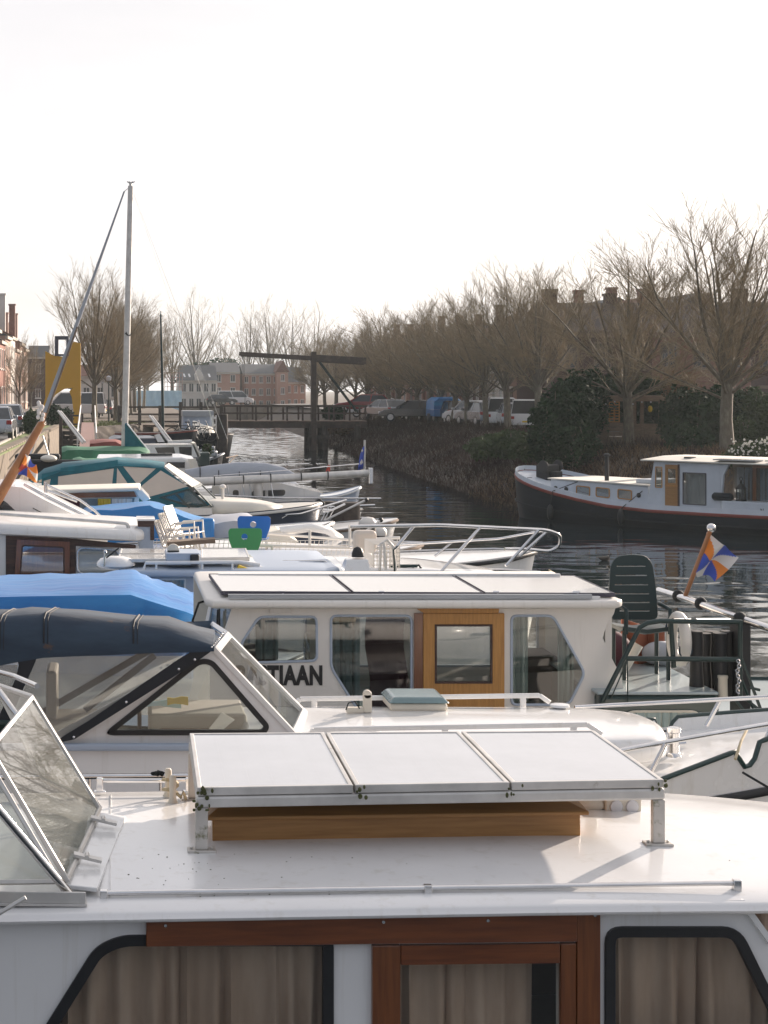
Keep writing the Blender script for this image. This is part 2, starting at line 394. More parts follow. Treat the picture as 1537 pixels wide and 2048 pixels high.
# thin high cloud: brighter and warmer towards the sun, dimmer and bluer away from it
vm = nt.nodes.new('ShaderNodeVectorMath'); vm.operation = 'DOT_PRODUCT'; nt.links.new(tc.outputs['Generated'], vm.inputs[0])
vm.inputs[1].default_value = (math.sin(R(SUN_AZ))*math.cos(R(SUN_EL)), math.cos(R(SUN_AZ))*math.cos(R(SUN_EL)), math.sin(R(SUN_EL)))
gm = nt.nodes.new('ShaderNodeMapRange'); gm.interpolation_type = 'SMOOTHSTEP'; gm.inputs['From Min'].default_value = -.45; gm.inputs['From Max'].default_value = .85; nt.links.new(vm.outputs['Value'], gm.inputs['Value'])
gx = nt.nodes.new('ShaderNodeMixRGB'); nt.links.new(gm.outputs[0], gx.inputs['Fac']); gx.inputs[1].default_value = CLOUD_LO; gx.inputs[2].default_value = CLOUD_HI
nt.links.new(gx.outputs[0], mx.inputs[2])
nt.links.new(mx.outputs[0], bg.inputs['Color']); bg.inputs['Strength'].default_value = SKY
sd = bpy.data.lights.new('sun', 'SUN'); sd.energy = SUN; sd.angle = R(.6); sd.color = (1.0, .85, .72)
so = bpy.data.objects.new('sun', sd); COL.objects.link(so)
sdir = Vector((math.sin(R(SUN_AZ))*math.cos(R(SUN_EL)), math.cos(R(SUN_AZ))*math.cos(R(SUN_EL)), math.sin(R(SUN_EL))))
so.rotation_euler = (-sdir).to_track_quat('-Z', 'Y').to_euler(); so.location = (40, 40, 30)
sc.view_settings.view_transform = 'Standard'; sc.view_settings.look = 'None'; sc.view_settings.exposure = EXPO; sc.view_settings.gamma = 1
sc.cycles.max_bounces = 10; sc.cycles.transparent_max_bounces = 24; sc.cycles.volume_bounces = 1
sc.cycles.sample_clamp_indirect = 6; sc.cycles.caustics_reflective = False; sc.cycles.caustics_refractive = False
sc.cycles.use_denoising = True

# ------------------------------------------------------------------ water and ground
m = bpy.data.materials.new('water'); m.use_nodes = True; nt = m.node_tree; b = nt.nodes['Principled BSDF']; L = nt.links.new
b.inputs['Base Color'].default_value = (.012, .020, .024, 1); b.inputs['Roughness'].default_value = .03; b.inputs['IOR'].default_value = 1.4
tc = nd(nt, 'ShaderNodeTexCoord')
def wav(s, stretch, det):
    mp = nd(nt, 'ShaderNodeMapping'); mp.inputs['Scale'].default_value = stretch; L(tc.outputs['Object'], mp.inputs[0])
    n = nd(nt, 'ShaderNodeTexNoise', Scale=s, Detail=det, Roughness=.55); L(mp.outputs[0], n.inputs['Vector']); return n
n1 = wav(.9, (.8, 1.6, 1), 2); n2 = wav(4.0, (.6, 1.4, 1), 3); n3 = wav(.05, (1, 1, 1), 3)
b1 = nd(nt, 'ShaderNodeBump', Strength=1.0, Distance=.004); L(n1.outputs['Fac'], b1.inputs['Height'])
b2 = nd(nt, 'ShaderNodeBump', Distance=.004); L(n2.outputs['Fac'], b2.inputs['Height']); L(b1.outputs[0], b2.inputs['Normal'])
ms = nd(nt, 'ShaderNodeMapRange'); L(n3.outputs['Fac'], ms.inputs['Value']); ms.inputs['From Min'].default_value = .35; ms.inputs['From Max'].default_value = .65; ms.inputs['To Min'].default_value = .25; ms.inputs['To Max'].default_value = .8
L(ms.outputs[0], b2.inputs['Strength'])
L(b2.outputs[0], b.inputs['Normal'])
# real ripples where the canal is seen, flat water outside
def ripple(x, y):
    k = .42 + .8*mnoise.noise(Vector((x*.10, y*.035, 5))) + (.7 if y > 95 else .0); k = max(.2, min(1.6, k))
    return k*(.030*mnoise.noise(Vector((x*.75, y*1.5, 1))) + .015*mnoise.noise(Vector((x*1.9, y*3.4, 2))))
xs_ = [-4.5 + .17*i for i in range(190)]; ys_ = [24 + .15*j for j in range(1380)]
b_ = MB(); nx_ = len(xs_)
b_.v = [Vector((x, y, ripple(x, y) if 0 < i < nx_-1 and 0 < j < len(ys_)-1 else -.01)) for j, y in enumerate(ys_) for i, x in enumerate(xs_)]
b_.f = [(j*nx_+i, j*nx_+i+1, (j+1)*nx_+i+1, (j+1)*nx_+i) for j in range(len(ys_)-1) for i in range(nx_-1)]
xa_, xb_, ya_, yb_ = xs_[0], xs_[-1], ys_[0], ys_[-1]
b_.add([(-60, -60, -.01), (60, -60, -.01), (60, ya_, -.01), (-60, ya_, -.01)], [(0, 1, 2, 3)]).add([(-60, yb_, -.01), (60, yb_, -.01), (60, 300, -.01), (-60, 300, -.01)], [(0, 1, 2, 3)])
b_.add([(-60, ya_, -.01), (xa_, ya_, -.01), (xa_, yb_, -.01), (-60, yb_, -.01)], [(0, 1, 2, 3)]).add([(xb_, ya_, -.01), (60, ya_, -.01), (60, yb_, -.01), (xb_, yb_, -.01)], [(0, 1, 2, 3)])
wo = b_.build('water', m, smooth=180, norm=False)
tag(wo, 'rippled grey canal water', kind='structure')

QX = lambda d: -3.95 + .0145*(d-59) if d > 0 else -4.8           # edge of the left quay
def bankx(d):
    pts = [(-60, 26), (30, 26), (45, 25), (51, 21.5), (57, 16.2), (63, 14.0), (80, 14.2), (120, 15.3), (178, 17.2), (230, 18.5)]
    for (a, xa), (c, xc) in zip(pts, pts[1:]):
        if a <= d <= c: return xa + (xc-xa)*(d-a)/(c-a)
    return pts[-1][1]
def bank_z(x, d):
    t = x - bankx(d)
    tl = [(-1, -.6), (0, -.1), (1.2, .55), (3.5, 1.35), (5.4, 1.95), (7, 2.0), (9999, 2.0)]
    for (a, za), (c, zc) in zip(tl, tl[1:]):
        if a <= t <= c: return za + (zc-za)*(t-a)/(c-a)
    return -1.5
LANDX = lambda d: QX(d) if d < 104 else min(7.5, -3.2 + (d-104)*.30)
st = [-60, 0, 30, 45, 51, 57, 63, 70, 80, 90, 103.9, 104.1, 110, 118, 126, 134, 142, 160, 178, 200, 229, 231, 300, 500, 1500]
rows = []
for d in st:
    lx = LANDX(d); bx = bankx(d); r = []
    end = d > 230
    for x in (-1500, -300, -60, -20, -10, lx-.4): r.append((x, d, 1.99 if d < 104 or x < -4 else 1.8))
    r += [(lx, d, 1.99 if d < 104 else 1.7), (lx+.02 if d < 104 else lx+1.6, d, (-1.5 if d < 104 else -.4) if not end else 1.8), (lx+2 if not end else lx+2, d, -1.5 if not end else 1.8), (bx-1.5, d, -1.5 if not end else 1.8)]
    for t in (-1, 0, 1.2, 3.5, 5.4, 7): r.append((bx+t, d, bank_z(bx+t, d) if not end else 1.9))
    for x in (60, 300, 1500): r.append((x, d, 2.0))
    rows.append(r)
tag(MB().grid(rows).build('ground', M['earth'], norm=False), 'earth and banks beside the canal', kind='structure')
# left street, kerb, quay top; lawn of the landing
def strip(name, pts, mt, lab, t=.004, kind='structure'):
    o = MB().prism(pts, (0, 0, -t)).build(name, mt); return tag(o, lab, kind=kind)
strip('road', [(-8.2, -20, 1.998), (-4.55, -20, 1.998), (-4.55, 330, 1.998), (-8.2, 330, 1.998)], M['asphalt'], 'asphalt street along the left quay', .006)
strip('pavement', [(-9.6, -20, 2.10), (-8.2, -20, 2.10), (-8.2, 330, 2.10), (-9.6, 330, 2.10)], M['paving'], 'brick pavement before the left houses', .11)
k = MB()
for i in range(60):
    y = 40 + i*1.2; k.box(-4.55, -4.40, y, y+1.18, 1.9, 2.12)
tag(k.build('kerb', M['kerbstone'], bevel=.02), 'pale kerbstones on the left quay', kind='structure')
strip('quay_top', [(-4.40, 20, 2.05), (QX(40)+.05, 20, 2.05), (QX(104)+.05, 104, 2.05), (-4.40, 104, 2.05)], M['grass'], 'mossy strip on the quay', .05)
qw = thing('quay_wall', 'rough stone quay wall along the left bank with mossy coping', 'wall', (QX(60), 60, 0))
rnd = random.Random(4); kk = MB(); nn = 46; rows = []
for j in range(9):
    rows.append([Vector((QX(30+i*74/nn)+.06 + .05*mnoise.noise(Vector((i*.9, j*1.3, 2))), 30+i*74/nn, 1.98*j/8-.02)) for i in range(nn+1)])
rows += [[p + Vector((-.5, 0, 0)) for p in rows[-1]], [p*1 + Vector((-.5, 0, -2)) for p in rows[-1]]]
kk.grid(rows).build('wall', M['quay_stone'], qw, smooth=30)
k = MB()
for i in range(61):
    y = 30 + i*1.21; k.box(QX(y)-.28, QX(y)+.12, y, y+1.19, 1.96, 2.10)
k.build('coping', M['quay_stone'], qw, bevel=.02)
strip('street', [(22.6, 66, 2.006), (29.0, 66, 2.006), (29.0, 330, 2.006), (22.6, 330, 2.006)], M['asphalt'], 'asphalt street on the right bank', .006)

# ------------------------------------------------------------------ bare trees
def bare_tree(name, seed, H0, trunk, r0, spread, nl=9, dense=1.0, root=None):
    rnd = random.Random(seed)
    T = MB(); C = MB()
    top = Vector((rnd.uniform(-.15, .15), rnd.uniform(-.15, .15), trunk))
    T.tube([(0, 0, -.1), (0, 0, .15), top*.5+Vector((.05*rnd.uniform(-1, 1), 0, 0)), top, top+Vector((0, 0, .35))], [r0*1.5, r0*1.12, r0*.9, r0*.85, r0*.5], 9)
    def path(p, d, ln, n, wob, lift):
        pts = [Vector(p)]; d = Vector(d).normalized()
        for i in range(n):
            d = (d + Vector((rnd.gauss(0, wob), rnd.gauss(0, wob), rnd.gauss(0, wob)*.6 + lift))).normalized()
            pts.append(pts[-1] + d*ln/n)
        return pts
    def at(pts, t):
        x = t*(len(pts)-1); i = min(int(x), len(pts)-2); return lerp(pts[i], pts[i+1], x-i), (pts[i+1]-pts[i]).normalized()
    def perp(d):
        v = Vector((rnd.gauss(0, 1), rnd.gauss(0, 1), rnd.gauss(0, 1))); v -= d*v.dot(d); return v.normalized()
    hl = H0 - trunk
    limbs = []
    for i in range(nl):
        a = 6.283*i/nl + rnd.uniform(-.3, .3); ring = i % 3
        el = (R(77), R(57), R(37))[ring] + rnd.uniform(-.14, .14)
        d = Vector((math.cos(a)*math.cos(el), math.sin(a)*math.cos(el), math.sin(el)))
        ln = hl*(1.0, .92, .66)[ring]*rnd.uniform(.82, 1.02)
        if ring: ln = min(ln, spread/max(.2, math.cos(el))*1.0)
        p = top + Vector((0, 0, (-.1, 0, -.35)[ring]*1.0 - rnd.uniform(0, .35)))
        pts = path(p, d, ln, 8, .06, .018)
        r = r0*(.34, .30, .25)[ring]
        T.tube(pts, [r*(1-j/8)**.9+.012 for j in range(9)], 6); limbs.append((pts, r, ln))
    # a leader
    pts = path(top, (0, 0, 1), hl*.97, 9, .05, .03); T.tube(pts, [r0*.55*(1-j/9)**.9+.012 for j in range(10)], 6); limbs.append((pts, r0*.7, hl))
    for pts, r, ln in limbs:
        nb = int(16*dense)
        for b in range(nb):
            t = .16 + .82*(b+rnd.random())/nb; p, d = at(pts, t)
            dd = (d*.85 + perp(d)*rnd.uniform(.45, .9) + Vector((0, 0, .12))).normalized()
            bl = ln*rnd.uniform(.26, .48)*(1.2-t*.75)
            br = path(p, dd, bl*1.1, 5, .035, .035)
            C.tube(br, [max(.008, r*.30*(1-t)+.008)*(1-j/5*.72) for j in range(6)], 4, False)
            nt_ = int((8 + 5*rnd.random())*dense)
            for q in range(nt_):
                tt = .15 + .85*(q+rnd.random())/nt_; pp, d2 = at(br, tt)
                d3 = (d2*1.0 + perp(d2)*rnd.uniform(.25, .55) + Vector((0, 0, .12))).normalized()
                tl = rnd.uniform(.5, 1.2)*(.55+.06*H0)*.8
                tw = path(pp, d3, tl*1.15, 3, .035, .03)
                C.tube(tw, [.0072, .006, .005, .0034], 3, False)
                for z in range(3):
                    p4, d4 = at(tw, rnd.uniform(.15, .9)); d5 = (d4*1.0+perp(d4)*.42+Vector((0, 0, .1))).normalized()
                    e = p4 + d5*tl*rnd.uniform(.3, .6); C.tube([p4, e], [.0048, .003], 3, False)
    root = thing(name, None, None)
    T.build('trunk', M['bark'], root, smooth=60, norm=False)
    C.build('crown', M['twig'], root, norm=False)
    return root
TA = bare_tree('street_tree', 11, 9.6, 2.9, .21, 4.6, 17, .92)
TB = bare_tree('street_tree', 23, 9.2, 2.7, .19, 4.2, 15, .84)
TC = bare_tree('street_tree', 37, 8.8, 2.5, .17, 3.8, 12, .78)
TD = bare_tree('tall_tree', 51, 14.0, 3.2, .30, 6.0, 11, .72)
used = set()
def plant(proto, x, d, z, s, rz, label, group, lean=(0, 0)):
    if proto.name in used: o = copy_tree(proto)
    else: o = proto; used.add(proto.name)
    o.location = (x, d, z); o.scale = (s[0], s[0], s[1]); o.rotation_euler = (lean[0], lean[1], rz); tag(o, label, 'tree', group)
    return o
gr = 'bare street trees along the right bank'
rt = [(1455, 60.6, TA, (1.12, .83), 'tallest bare tree with a thick forked trunk beside the garden hedge at the right edge'),
      (1258, 67, TB, (1.06, .80), 'bare tree with a pale straight trunk standing before the garden pergola'),
      (1076, 88, TA, (.98, .83), 'bare tree rising behind the left end of the big garden hedge'),
      (1016, 93, TB, (1.05, .90), 'first bare tree left of the garden hedge, beside the parked white van'),
      (973, 99, TC, (1.0, .88), 'bare tree with low spreading fork between the parked cars, second from the garden hedge')]
for px, d, pr, s, lab in rt: plant(pr, (px-CX)*d/F, d, 1.95, s, d*1.7, lab, gr)
ordn = 'third fourth fifth sixth seventh eighth ninth tenth eleventh twelfth thirteenth'.split()
for i, (px, d, s) in enumerate([(934, 104, .8), (907, 108.6, 1.0), (880, 113, .96), (862, 116.5, 1.02), (833, 122, .98), (800, 128, .95), (777, 134, 1.04), (757, 139, .98)]):
    plant((TA, TB, TC)[i % 3], (px-CX)*d/F, d, 1.95, (s, s*.80), d*2.3, 'bare street tree on the right bank, %s from the garden hedge towards the bridge' % ordn[i], gr)
for i in range(5):
    d = 146 + i*8.5
    plant((TB, TC, TA)[i % 3], 21.2 + .25*math.sin(i*2.1) - (i*.18), d, 1.95, (.98, .78), d*1.3, 'bare tree in the close row on the right bank beyond the drawbridge', 'bare trees in the row beyond the drawbridge')
gl_ = 'bare trees on the left bank'
plant(TA, (190-CX)*116/F, 116, 1.9, (.90, 1.02), 2.4, 'big bare tree with a broad oval crown behind the tall mast', gl_)
plant(TA, (232-CX)*128/F, 128, 1.9, (.88, .9), .3, 'dense bare tree just right of the big oval crowned tree, before the white wall', gl_)
for i, (px, d, s) in enumerate([(246, 140, .95), (255, 152, 1.0), (262, 164, 1.0), (270, 178, 1.0), (279, 194, 1.0), (288, 212, 1.05), (296, 232, 1.1)]):
    plant((TB, TA, TC)[i % 3], (px-CX)*d/F, d, 1.9, (s, s), d*1.1, 'bare tree in the close row behind the tall mast', 'row of bare trees behind the mast')
gf = 'tall bare trees behind the far buildings'
for i, (px, d, s, lab) in enumerate([(392, 300, 1.35, 'big spreading bare tree behind the white gabled building'), (345, 310, 1.15, 'bare tree behind the left end of the white building'),
        (497, 320, 1.25, 'bare tree behind the left part of the brown brick building'), (540, 325, 1.35, 'bare tree behind the middle of the brown brick building'),
        (585, 330, 1.3, 'bare tree behind the right gable of the brown brick building'), (630, 335, 1.3, 'bare tree behind the drawbridge post, far away'), (445, 335, 1.0, 'bare tree between the white building and the brown building')]):
    plant(TD, (px-CX)*d/F, d, 1.8, (s, s*.98), i*1.9, lab, gf)
for i, (px, d) in enumerate([(38, 150), (62, 170), (30, 178)]):
    plant(TC, (px-CX)*d/F, d, 2.0, (.62, .72), i*2., ('slim young bare tree before the first red house', 'slim young bare tree before the pale house', 'slim young bare tree furthest along the left pavement')[i], 'young trees along the left street')

# ------------------------------------------------------------------ leafy bushes and undergrowth
def bush(name, label, blobs, n, size, mt, cat='hedge', group=None, core=None, seed=1, stems=0):
    rnd = random.Random(seed); c0 = Vector(blobs[0][0]); root = thing(name, label, cat, (c0.x, c0.y, c0.z-blobs[0][1][2]), group)
    b = MB(); tot = sum(r[0]*r[1]*r[2] for _, r in blobs)
    for c, r in blobs:
        c = Vector(c)
        for _ in range(int(n*r[0]*r[1]*r[2]/tot)):
            while True:
                u = Vector((rnd.uniform(-1, 1), rnd.uniform(-1, 1), rnd.uniform(-1, 1)))
                if .35 < u.length < 1: break
            k = 1 + .28*mnoise.noise(u*2.4 + c*.7)
            p = c + Vector((u.x*r[0], u.y*r[1], u.z*r[2]))*k
            s = size*rnd.uniform(.6, 1.4)
            e1 = Vector((rnd.gauss(0, 1), rnd.gauss(0, 1), rnd.gauss(0, .7))).normalized(); e2 = e1.cross(Vector((rnd.gauss(0, 1), rnd.gauss(0, 1), rnd.gauss(0, 1)))).normalized()
            b.add([p-e1*s, p+e2*s*.45, p+e1*s, p-e2*s*.45], [(0, 1, 2, 3)])
    b.build('foliage', M[mt], root, norm=False)
    st = MB()
    for c, r in blobs:
        for q in range(5):
            x = c[0]+rnd.uniform(-.5, .5)*r[0]; y = c[1]+rnd.uniform(-.5, .5)*r[1]
            st.tube([(c[0]+rnd.uniform(-.1, .1), y, c[2]-r[2]), (x, y, c[2]), (x+rnd.uniform(-.3, .3), y, c[2]+r[2]*.8)], [.05, .035, .012], 5)
    st.build('stem', M['bark'], root, norm=False)
    return root
def hb(px, d, z0, z1, wx, wy): return (((px-CX)*d/F, d, (z0+z1)/2), (wx, wy, (z1-z0)/2))
bush('garden_hedge', 'big dark evergreen hedge left of the garden pergola', [hb(1125, 66, 1.6, 4.4, .95, 1.4), hb(1150, 67, 1.7, 4.9, .9, 1.4), hb(1090, 65, 1.2, 3.8, .6, 1.1), hb(1180, 69, 2, 5.0, .8, 1.2), hb(1140, 64.5, 1.2, 3.0, 1.1, .9)], 17000, .10, 'leaf_dark', seed=2)
bush('garden_hedge', 'dark evergreen hedge over the back of the pergola', [hb(1250, 71, 3.2, 5.0, 1.4, .9), hb(1315, 71, 2.4, 4.6, 1.2, .9), hb(1290, 72, 2, 4.4, 1.6, .6)], 9000, .10, 'leaf_dark', seed=3)
bush('garden_hedge', 'dark hedge between the pergola and the tallest tree', [hb(1360, 66, 1.8, 4.2, .8, 1.0), hb(1400, 65, 1.8, 4.3, .9, 1), hb(1445, 66, 2, 4.4, .8, 1.0), hb(1380, 63, 1.6, 3.0, .9, .7)], 11000, .10, 'leaf_dark', seed=5)
bush('garden_shrub', 'lighter green conifer shrub at the right edge behind the tallest tree', [hb(1500, 66, 1.9, 4.3, .8, .9), hb(1545, 65, 1.9, 4.0, .8, .9), hb(1480, 64, 1.8, 3.2, .6, .6)], 9000, .09, 'leaf_mid', 'shrub', seed=6)
bl = bush('flowering_shrub', 'low green shrub with white blossom behind the barge roof', [hb(1490, 56.5, 1.6, 2.5, .6, .5), hb(1525, 56, 1.5, 2.6, .7, .5), hb(1465, 57, 1.6, 2.2, .4, .4)], 3500, .07, 'leaf_mid', 'shrub', seed=7)
rnd = random.Random(8); b = MB()
for _ in range(140):
    c = random.Random(_).choice([hb(1490, 56.3, 1.6, 2.6, .6, .5), hb(1525, 55.8, 1.5, 2.7, .7, .5)]); p = Vector(c[0]) + Vector((rnd.uniform(-1, 1)*c[1][0], -abs(rnd.uniform(.2, 1))*c[1][1], rnd.uniform(-.3, 1)*c[1][2]))
    b.ell(p, rnd.uniform(.02, .045), 6, 4)
b.build('blossom', M['blossom'], bl)
bush('pollard_willow', 'upright brown twiggy shrub rising between the two garden hedges', [hb(1362, 70, 3.2, 4.9, .9, .6)], 900, .05, 'dry_grass', 'shrub', seed=9)
o = [x for x in bpy.data.objects if x.get('label', '').startswith('upright brown')][0]; b = MB(); rnd = random.Random(3)
for i in range(90):
    a = rnd.uniform(-.7, .7); bb = rnd.uniform(-.5, .5); p0 = Vector(((1362-CX)*70/F, 70, 3.0))
    b.tube([p0, p0+Vector((a*.5, bb*.5, .9)), p0+Vector((a*1.2, bb, 1.9+rnd.uniform(-.3, .3)))], [.022, .016, .008], 4, False)
b.build('branch', M['dry_grass'], o, norm=False)
bush('bank_shrub', 'olive green scrub below the parked white cars on the right bank', [hb(1030, 74, 1.2, 2.5, 1.3, 1.0), hb(985, 77, 1.0, 2.2, 1.2, 1.0), hb(1065, 71, 1.2, 2.4, .9, .9)], 7000, .09, 'leaf_mid', 'shrub', seed=10)
bush('bank_shrub', 'small yellowish bush hanging under the right end of the bridge', [hb(680, 124, 1.0, 2.0, 1.0, .6)], 900, .10, 'dry_grass', 'shrub', seed=11)
bush('bank_shrub', 'green bush beside the bridge railing before the red car', [hb(668, 126, 1.9, 3.0, .9, .7)], 1500, .11, 'leaf_dark', 'shrub', seed=12)
bush('quay_shrub', 'green bush on the left quay beside the silver car', [hb(66, 84, 2.0, 3.25, .50, .6), hb(58, 86, 2, 2.8, .4, .5)], 2600, .07, 'leaf_mid', 'shrub', seed=13)
bush('quay_shrub', 'clipped dark hedge behind the quay in front of the yellow sculpture', [hb(108, 104, 2.0, 3.3, .7, .6), hb(132, 105, 2.0, 3.1, .5, .6)], 2600, .08, 'leaf_dark', 'shrub', seed=14)
bush('evergreen_clump', 'dark evergreen clump behind the white gabled building', [hb(440, 296, 2, 9.5, 5, 3), hb(400, 298, 2, 8.5, 4, 3), hb(470, 300, 2, 8.2, 3, 3)], 5000, .35, 'leaf_dark', 'tree', seed=15)
bush('evergreen_clump', 'dark evergreen clump behind the left row of bare trees', [hb(185, 240, 2, 7.5, 3.5, 3), hb(225, 245, 2, 6.8, 3, 3)], 4000, .30, 'leaf_dark', 'tree', seed=16)
rnd = random.Random(21); b = MB(); b2 = MB(); b3 = MB()
def blade(B, p, h, wd, lean):
    a = rnd.uniform(0, 6.28); e = Vector((math.cos(a), math.sin(a), 0))*wd; t = Vector((rnd.gauss(0, lean), rnd.gauss(0, lean), 1)).normalized()*h
    B.add([p-e, p+e, p+t*.6+e*.7+Vector((0, 0, 0)), p+t], [(0, 1, 2), (0, 2, 3)])
for i in range(30000):
    d = 60 + 84*rnd.random()**1.25; t = rnd.uniform(-.15, 6.6); x = bankx(d)+t; p = Vector((x, d, bank_z(x, d)-.05))
    k = mnoise.noise(Vector((x*.5, d*.22, 0)))
    blade(b, p, rnd.uniform(.25, .6)*(1+.7*k), .018, .55)
tag(b.build('undergrowth', M['brush'], norm=False), 'dark brown brambles and dead reed covering the right bank', kind='stuff')
for i in range(14000):
    d = rnd.uniform(49, 70); t = rnd.uniform(0, 9); x = bankx(d)+t; p = Vector((x, d, bank_z(x, d)-.03))
    blade(b2, p, rnd.uniform(.15, .42)*(1+.5*mnoise.noise(Vector((x, d, 0)))), .014, .7)
tag(b2.build('dry_grass', M['dry_grass'], norm=False), 'brown dry grass on the slope behind the barge', kind='stuff')
for i in range(9000):
    d = rnd.uniform(105, 128); x = rnd.uniform(-3.6, LANDX(d)+1.2) ; zz = 1.8 if x < LANDX(d)-.4 else 1.75-1.1*(x-LANDX(d)+.4)
    blade(b3, Vector((x, d, zz-.02)), rnd.uniform(.10, .24), .02, .5)
tag(b3.build('grass', M['grass'], norm=False), 'bright green lawn on the landing behind the gangway', kind='stuff')

# ------------------------------------------------------------------ houses
def house(name, label, cat, loc, rz, w, dep, hw, hr, wall, roof, cols, floors, group=None, door=True, chim=(), trim='stone_trim', gable=False, win=(1.0, 1.5), z0=0, frm='window_frame'):
    """facade in local -Y, width along X"""
    o = thing(name, label, cat, group=group)
    fh = hw/floors; holes = []; wins = []
    for f in range(floors):
        for c in range(cols):
            x = -w/2 + w*(c+.5)/cols; zc = fh*(f+.52)
            if door and f == 0 and c == 0: continue
            wins.append((x, zc))
    MB().box(-w/2, w/2, 0, dep, z0, hw).build('wall', M[wall], o)
    if gable:
        MB().prism([(-w/2, .02, hw), (w/2, .02, hw), (0, .02, hw+hr)], (0, .25, 0)).build('gable', M[wall], o)
        MB().add([(-w/2-.2, -.1, hw-.1), (0, -.1, hw+hr), (w/2+.2, -.1, hw-.1), (-w/2-.2, dep, hw-.1), (0, dep, hw+hr), (w/2+.2, dep, hw-.1)], [(0, 1, 4, 3), (1, 2, 5, 4), (0, 2, 1), (3, 4, 5)]).build('roof', M[roof], o)
    else:
        MB().add([(-w/2-.05, -.25, hw), (w/2+.05, -.25, hw), (w/2+.05, dep+.25, hw), (-w/2-.05, dep+.25, hw), (-w/2-.05, dep/2, hw+hr), (w/2+.05, dep/2, hw+hr)],
                 [(0, 1, 5, 4), (2, 3, 4, 5), (0, 4, 3), (1, 2, 5), (0, 3, 2, 1)]).build('roof', M[roof], o)
        MB().box(-w/2-.03, w/2+.03, -.22, -.003, hw-.28, hw-.02).build('gutter', M[trim], o)
    for (x, y, s, h) in chim:
        MB().box(x-s/2, x+s/2, y-s/2, y+s/2, hw*.9, hw+hr+h).box(x-s/2-.06, x+s/2+.06, y-s/2-.06, y+s/2+.06, hw+hr+h+.002, hw+hr+h+.15).build('chimney', M[wall], o)
    for x, z in wins:
        a, h = win[0]/2, win[1]/2
        f = MB().ring([(x-a, -.02, z-h), (x+a, -.02, z-h), (x+a, -.02, z+h), (x-a, -.02, z+h)], [(x-a+.08, -.02, z-h+.08), (x+a-.08, -.02, z-h+.08), (x+a-.08, -.02, z+h-.08), (x-a+.08, -.02, z+h-.08)], (0, .10, 0))
        f.box(x-.03, x+.03, -.015, .05, z-h+.08, z+h-.08).box(x-a-.06, x+a+.06, -.10, -.022, z-h-.10, z-h-.005)
        f = f.build('window', M[frm], o)
        MB().box(x-a+.08, x+a-.08, -.006, .02, z-h+.08, z+h-.08).build('pane', M['window_dark'], f)
    if door:
        x = -w/2 + w*.5/cols
        dd = MB().box(x-.5, x+.5, -.06, -.002, 0, 2.2).build('door', M['dark_wood'], o)
        MB().box(x-.6, x+.6, -.10, -.004, 2.22, 2.40).build('lintel', M[trim], o)
    o.location = loc; o.rotation_euler = (0, 0, rz)
    return o
gh = 'row houses along the left street'
hs = [(150, 'brick_red', 'roof_tile', 7.2, 2.0, 'red brick row house at the left edge with a tall chimney'), (157.5, 'plaster_pink', 'roof_tile', 6.6, 2.3, 'pinkish plastered row house beside the red one'),
      (165, 'brick_brown', 'roof_tile', 7.6, 2.4, 'tall brown brick row house with the highest red roof'), (172.5, 'brick_red', 'roof_slate', 6.8, 2.0, 'red brick row house with slate roof, fourth from the left edge'),
      (180, 'brick_pale', 'roof_slate', 7.4, 2.2, 'pale brick row house with twin tall chimneys'), (187.5, 'plaster_white', 'roof_tile', 7.6, 2.2, 'white plastered row house between the pale brick houses'),
      (195, 'brick_pale', 'roof_tile', 6.6, 2.0, 'pale low row house next to the white one'), (203, 'brick_brown', 'roof_tile', 7.4, 2.2, 'brown row house, second last before the dark gable'), (211, 'brick_pale', 'roof_slate', 7.0, 2.2, 'last pale row house before the dark gable')]
for i, (y, wl, rf, hw, hr, lab) in enumerate(hs):
    house('row_house', lab, 'house', (-9.4, y-26, 2.0), R(90), 7.3, 8, hw-.6, hr, wl, rf, 3, 2, gh, chim=((-3.3, 1.0, .62, 1.3), (3.1, 2.0, .55, .6)) if i % 2 == 0 else ((-3.0, .8, .6, 1.5),), win=(1.1, 1.7))
house('gable_house', 'dark red brick gable house at the far end of the left row', 'house', ((80-CX)*222/F-.2, 222, 2.0), 0, 2.6, 8, 6.3, 1.5, 'brick_dark', 'roof_slate', 1, 2, win=(.7, 1.2), door=False, gable=False)
# right bank: row along the street and the block facing the garden
gr2 = 'row houses behind the trees of the right bank'
rl = ['brick_dark', 'brick_brown', 'brick_red', 'brick_brown', 'plaster_white', 'brick_dark', 'brick_brown', 'brick_red', 'brick_brown', 'brick_pale', 'brick_brown', 'brick_red']
lab2 = ['dark brick row house nearest to the garden block', 'brown row house second from the garden block behind the parked vans', 'red row house third from the garden block behind the trees', 'brown row house between the red and the white house',
        'white plastered row house behind the bare trees on the right bank', 'dark brick row house next beyond the white one', 'brown brick row house second beyond the white one', 'red row house third beyond the white one', 'brown row house fourth beyond the white one',
        'pale brick row house level with the bridge on the right street', 'brown row house next beyond the pale one', 'red brick row house furthest along the right street']
for i, wl in enumerate(rl):
    y = 108.5 + i*7.5
    house('row_house', lab2[i], 'house', (31.0 - i*.25, y, 2.0), R(-90), 7.4, 8, 5.6 + .25*(i % 3), 2.4, wl, 'roof_tile' if i % 2 else 'roof_slate', 3, 2, gr2, chim=((-2.9, 3.0, .6, .7),), win=(1.0, 1.7))
lab3 = ['dark brick house at the left corner of the block behind the hedge', 'brown brick house above the pergola', 'dark brick house between the pergola and the tallest tree', 'brown brick house behind the tallest tree', 'dark brick house at the right edge behind the trees']
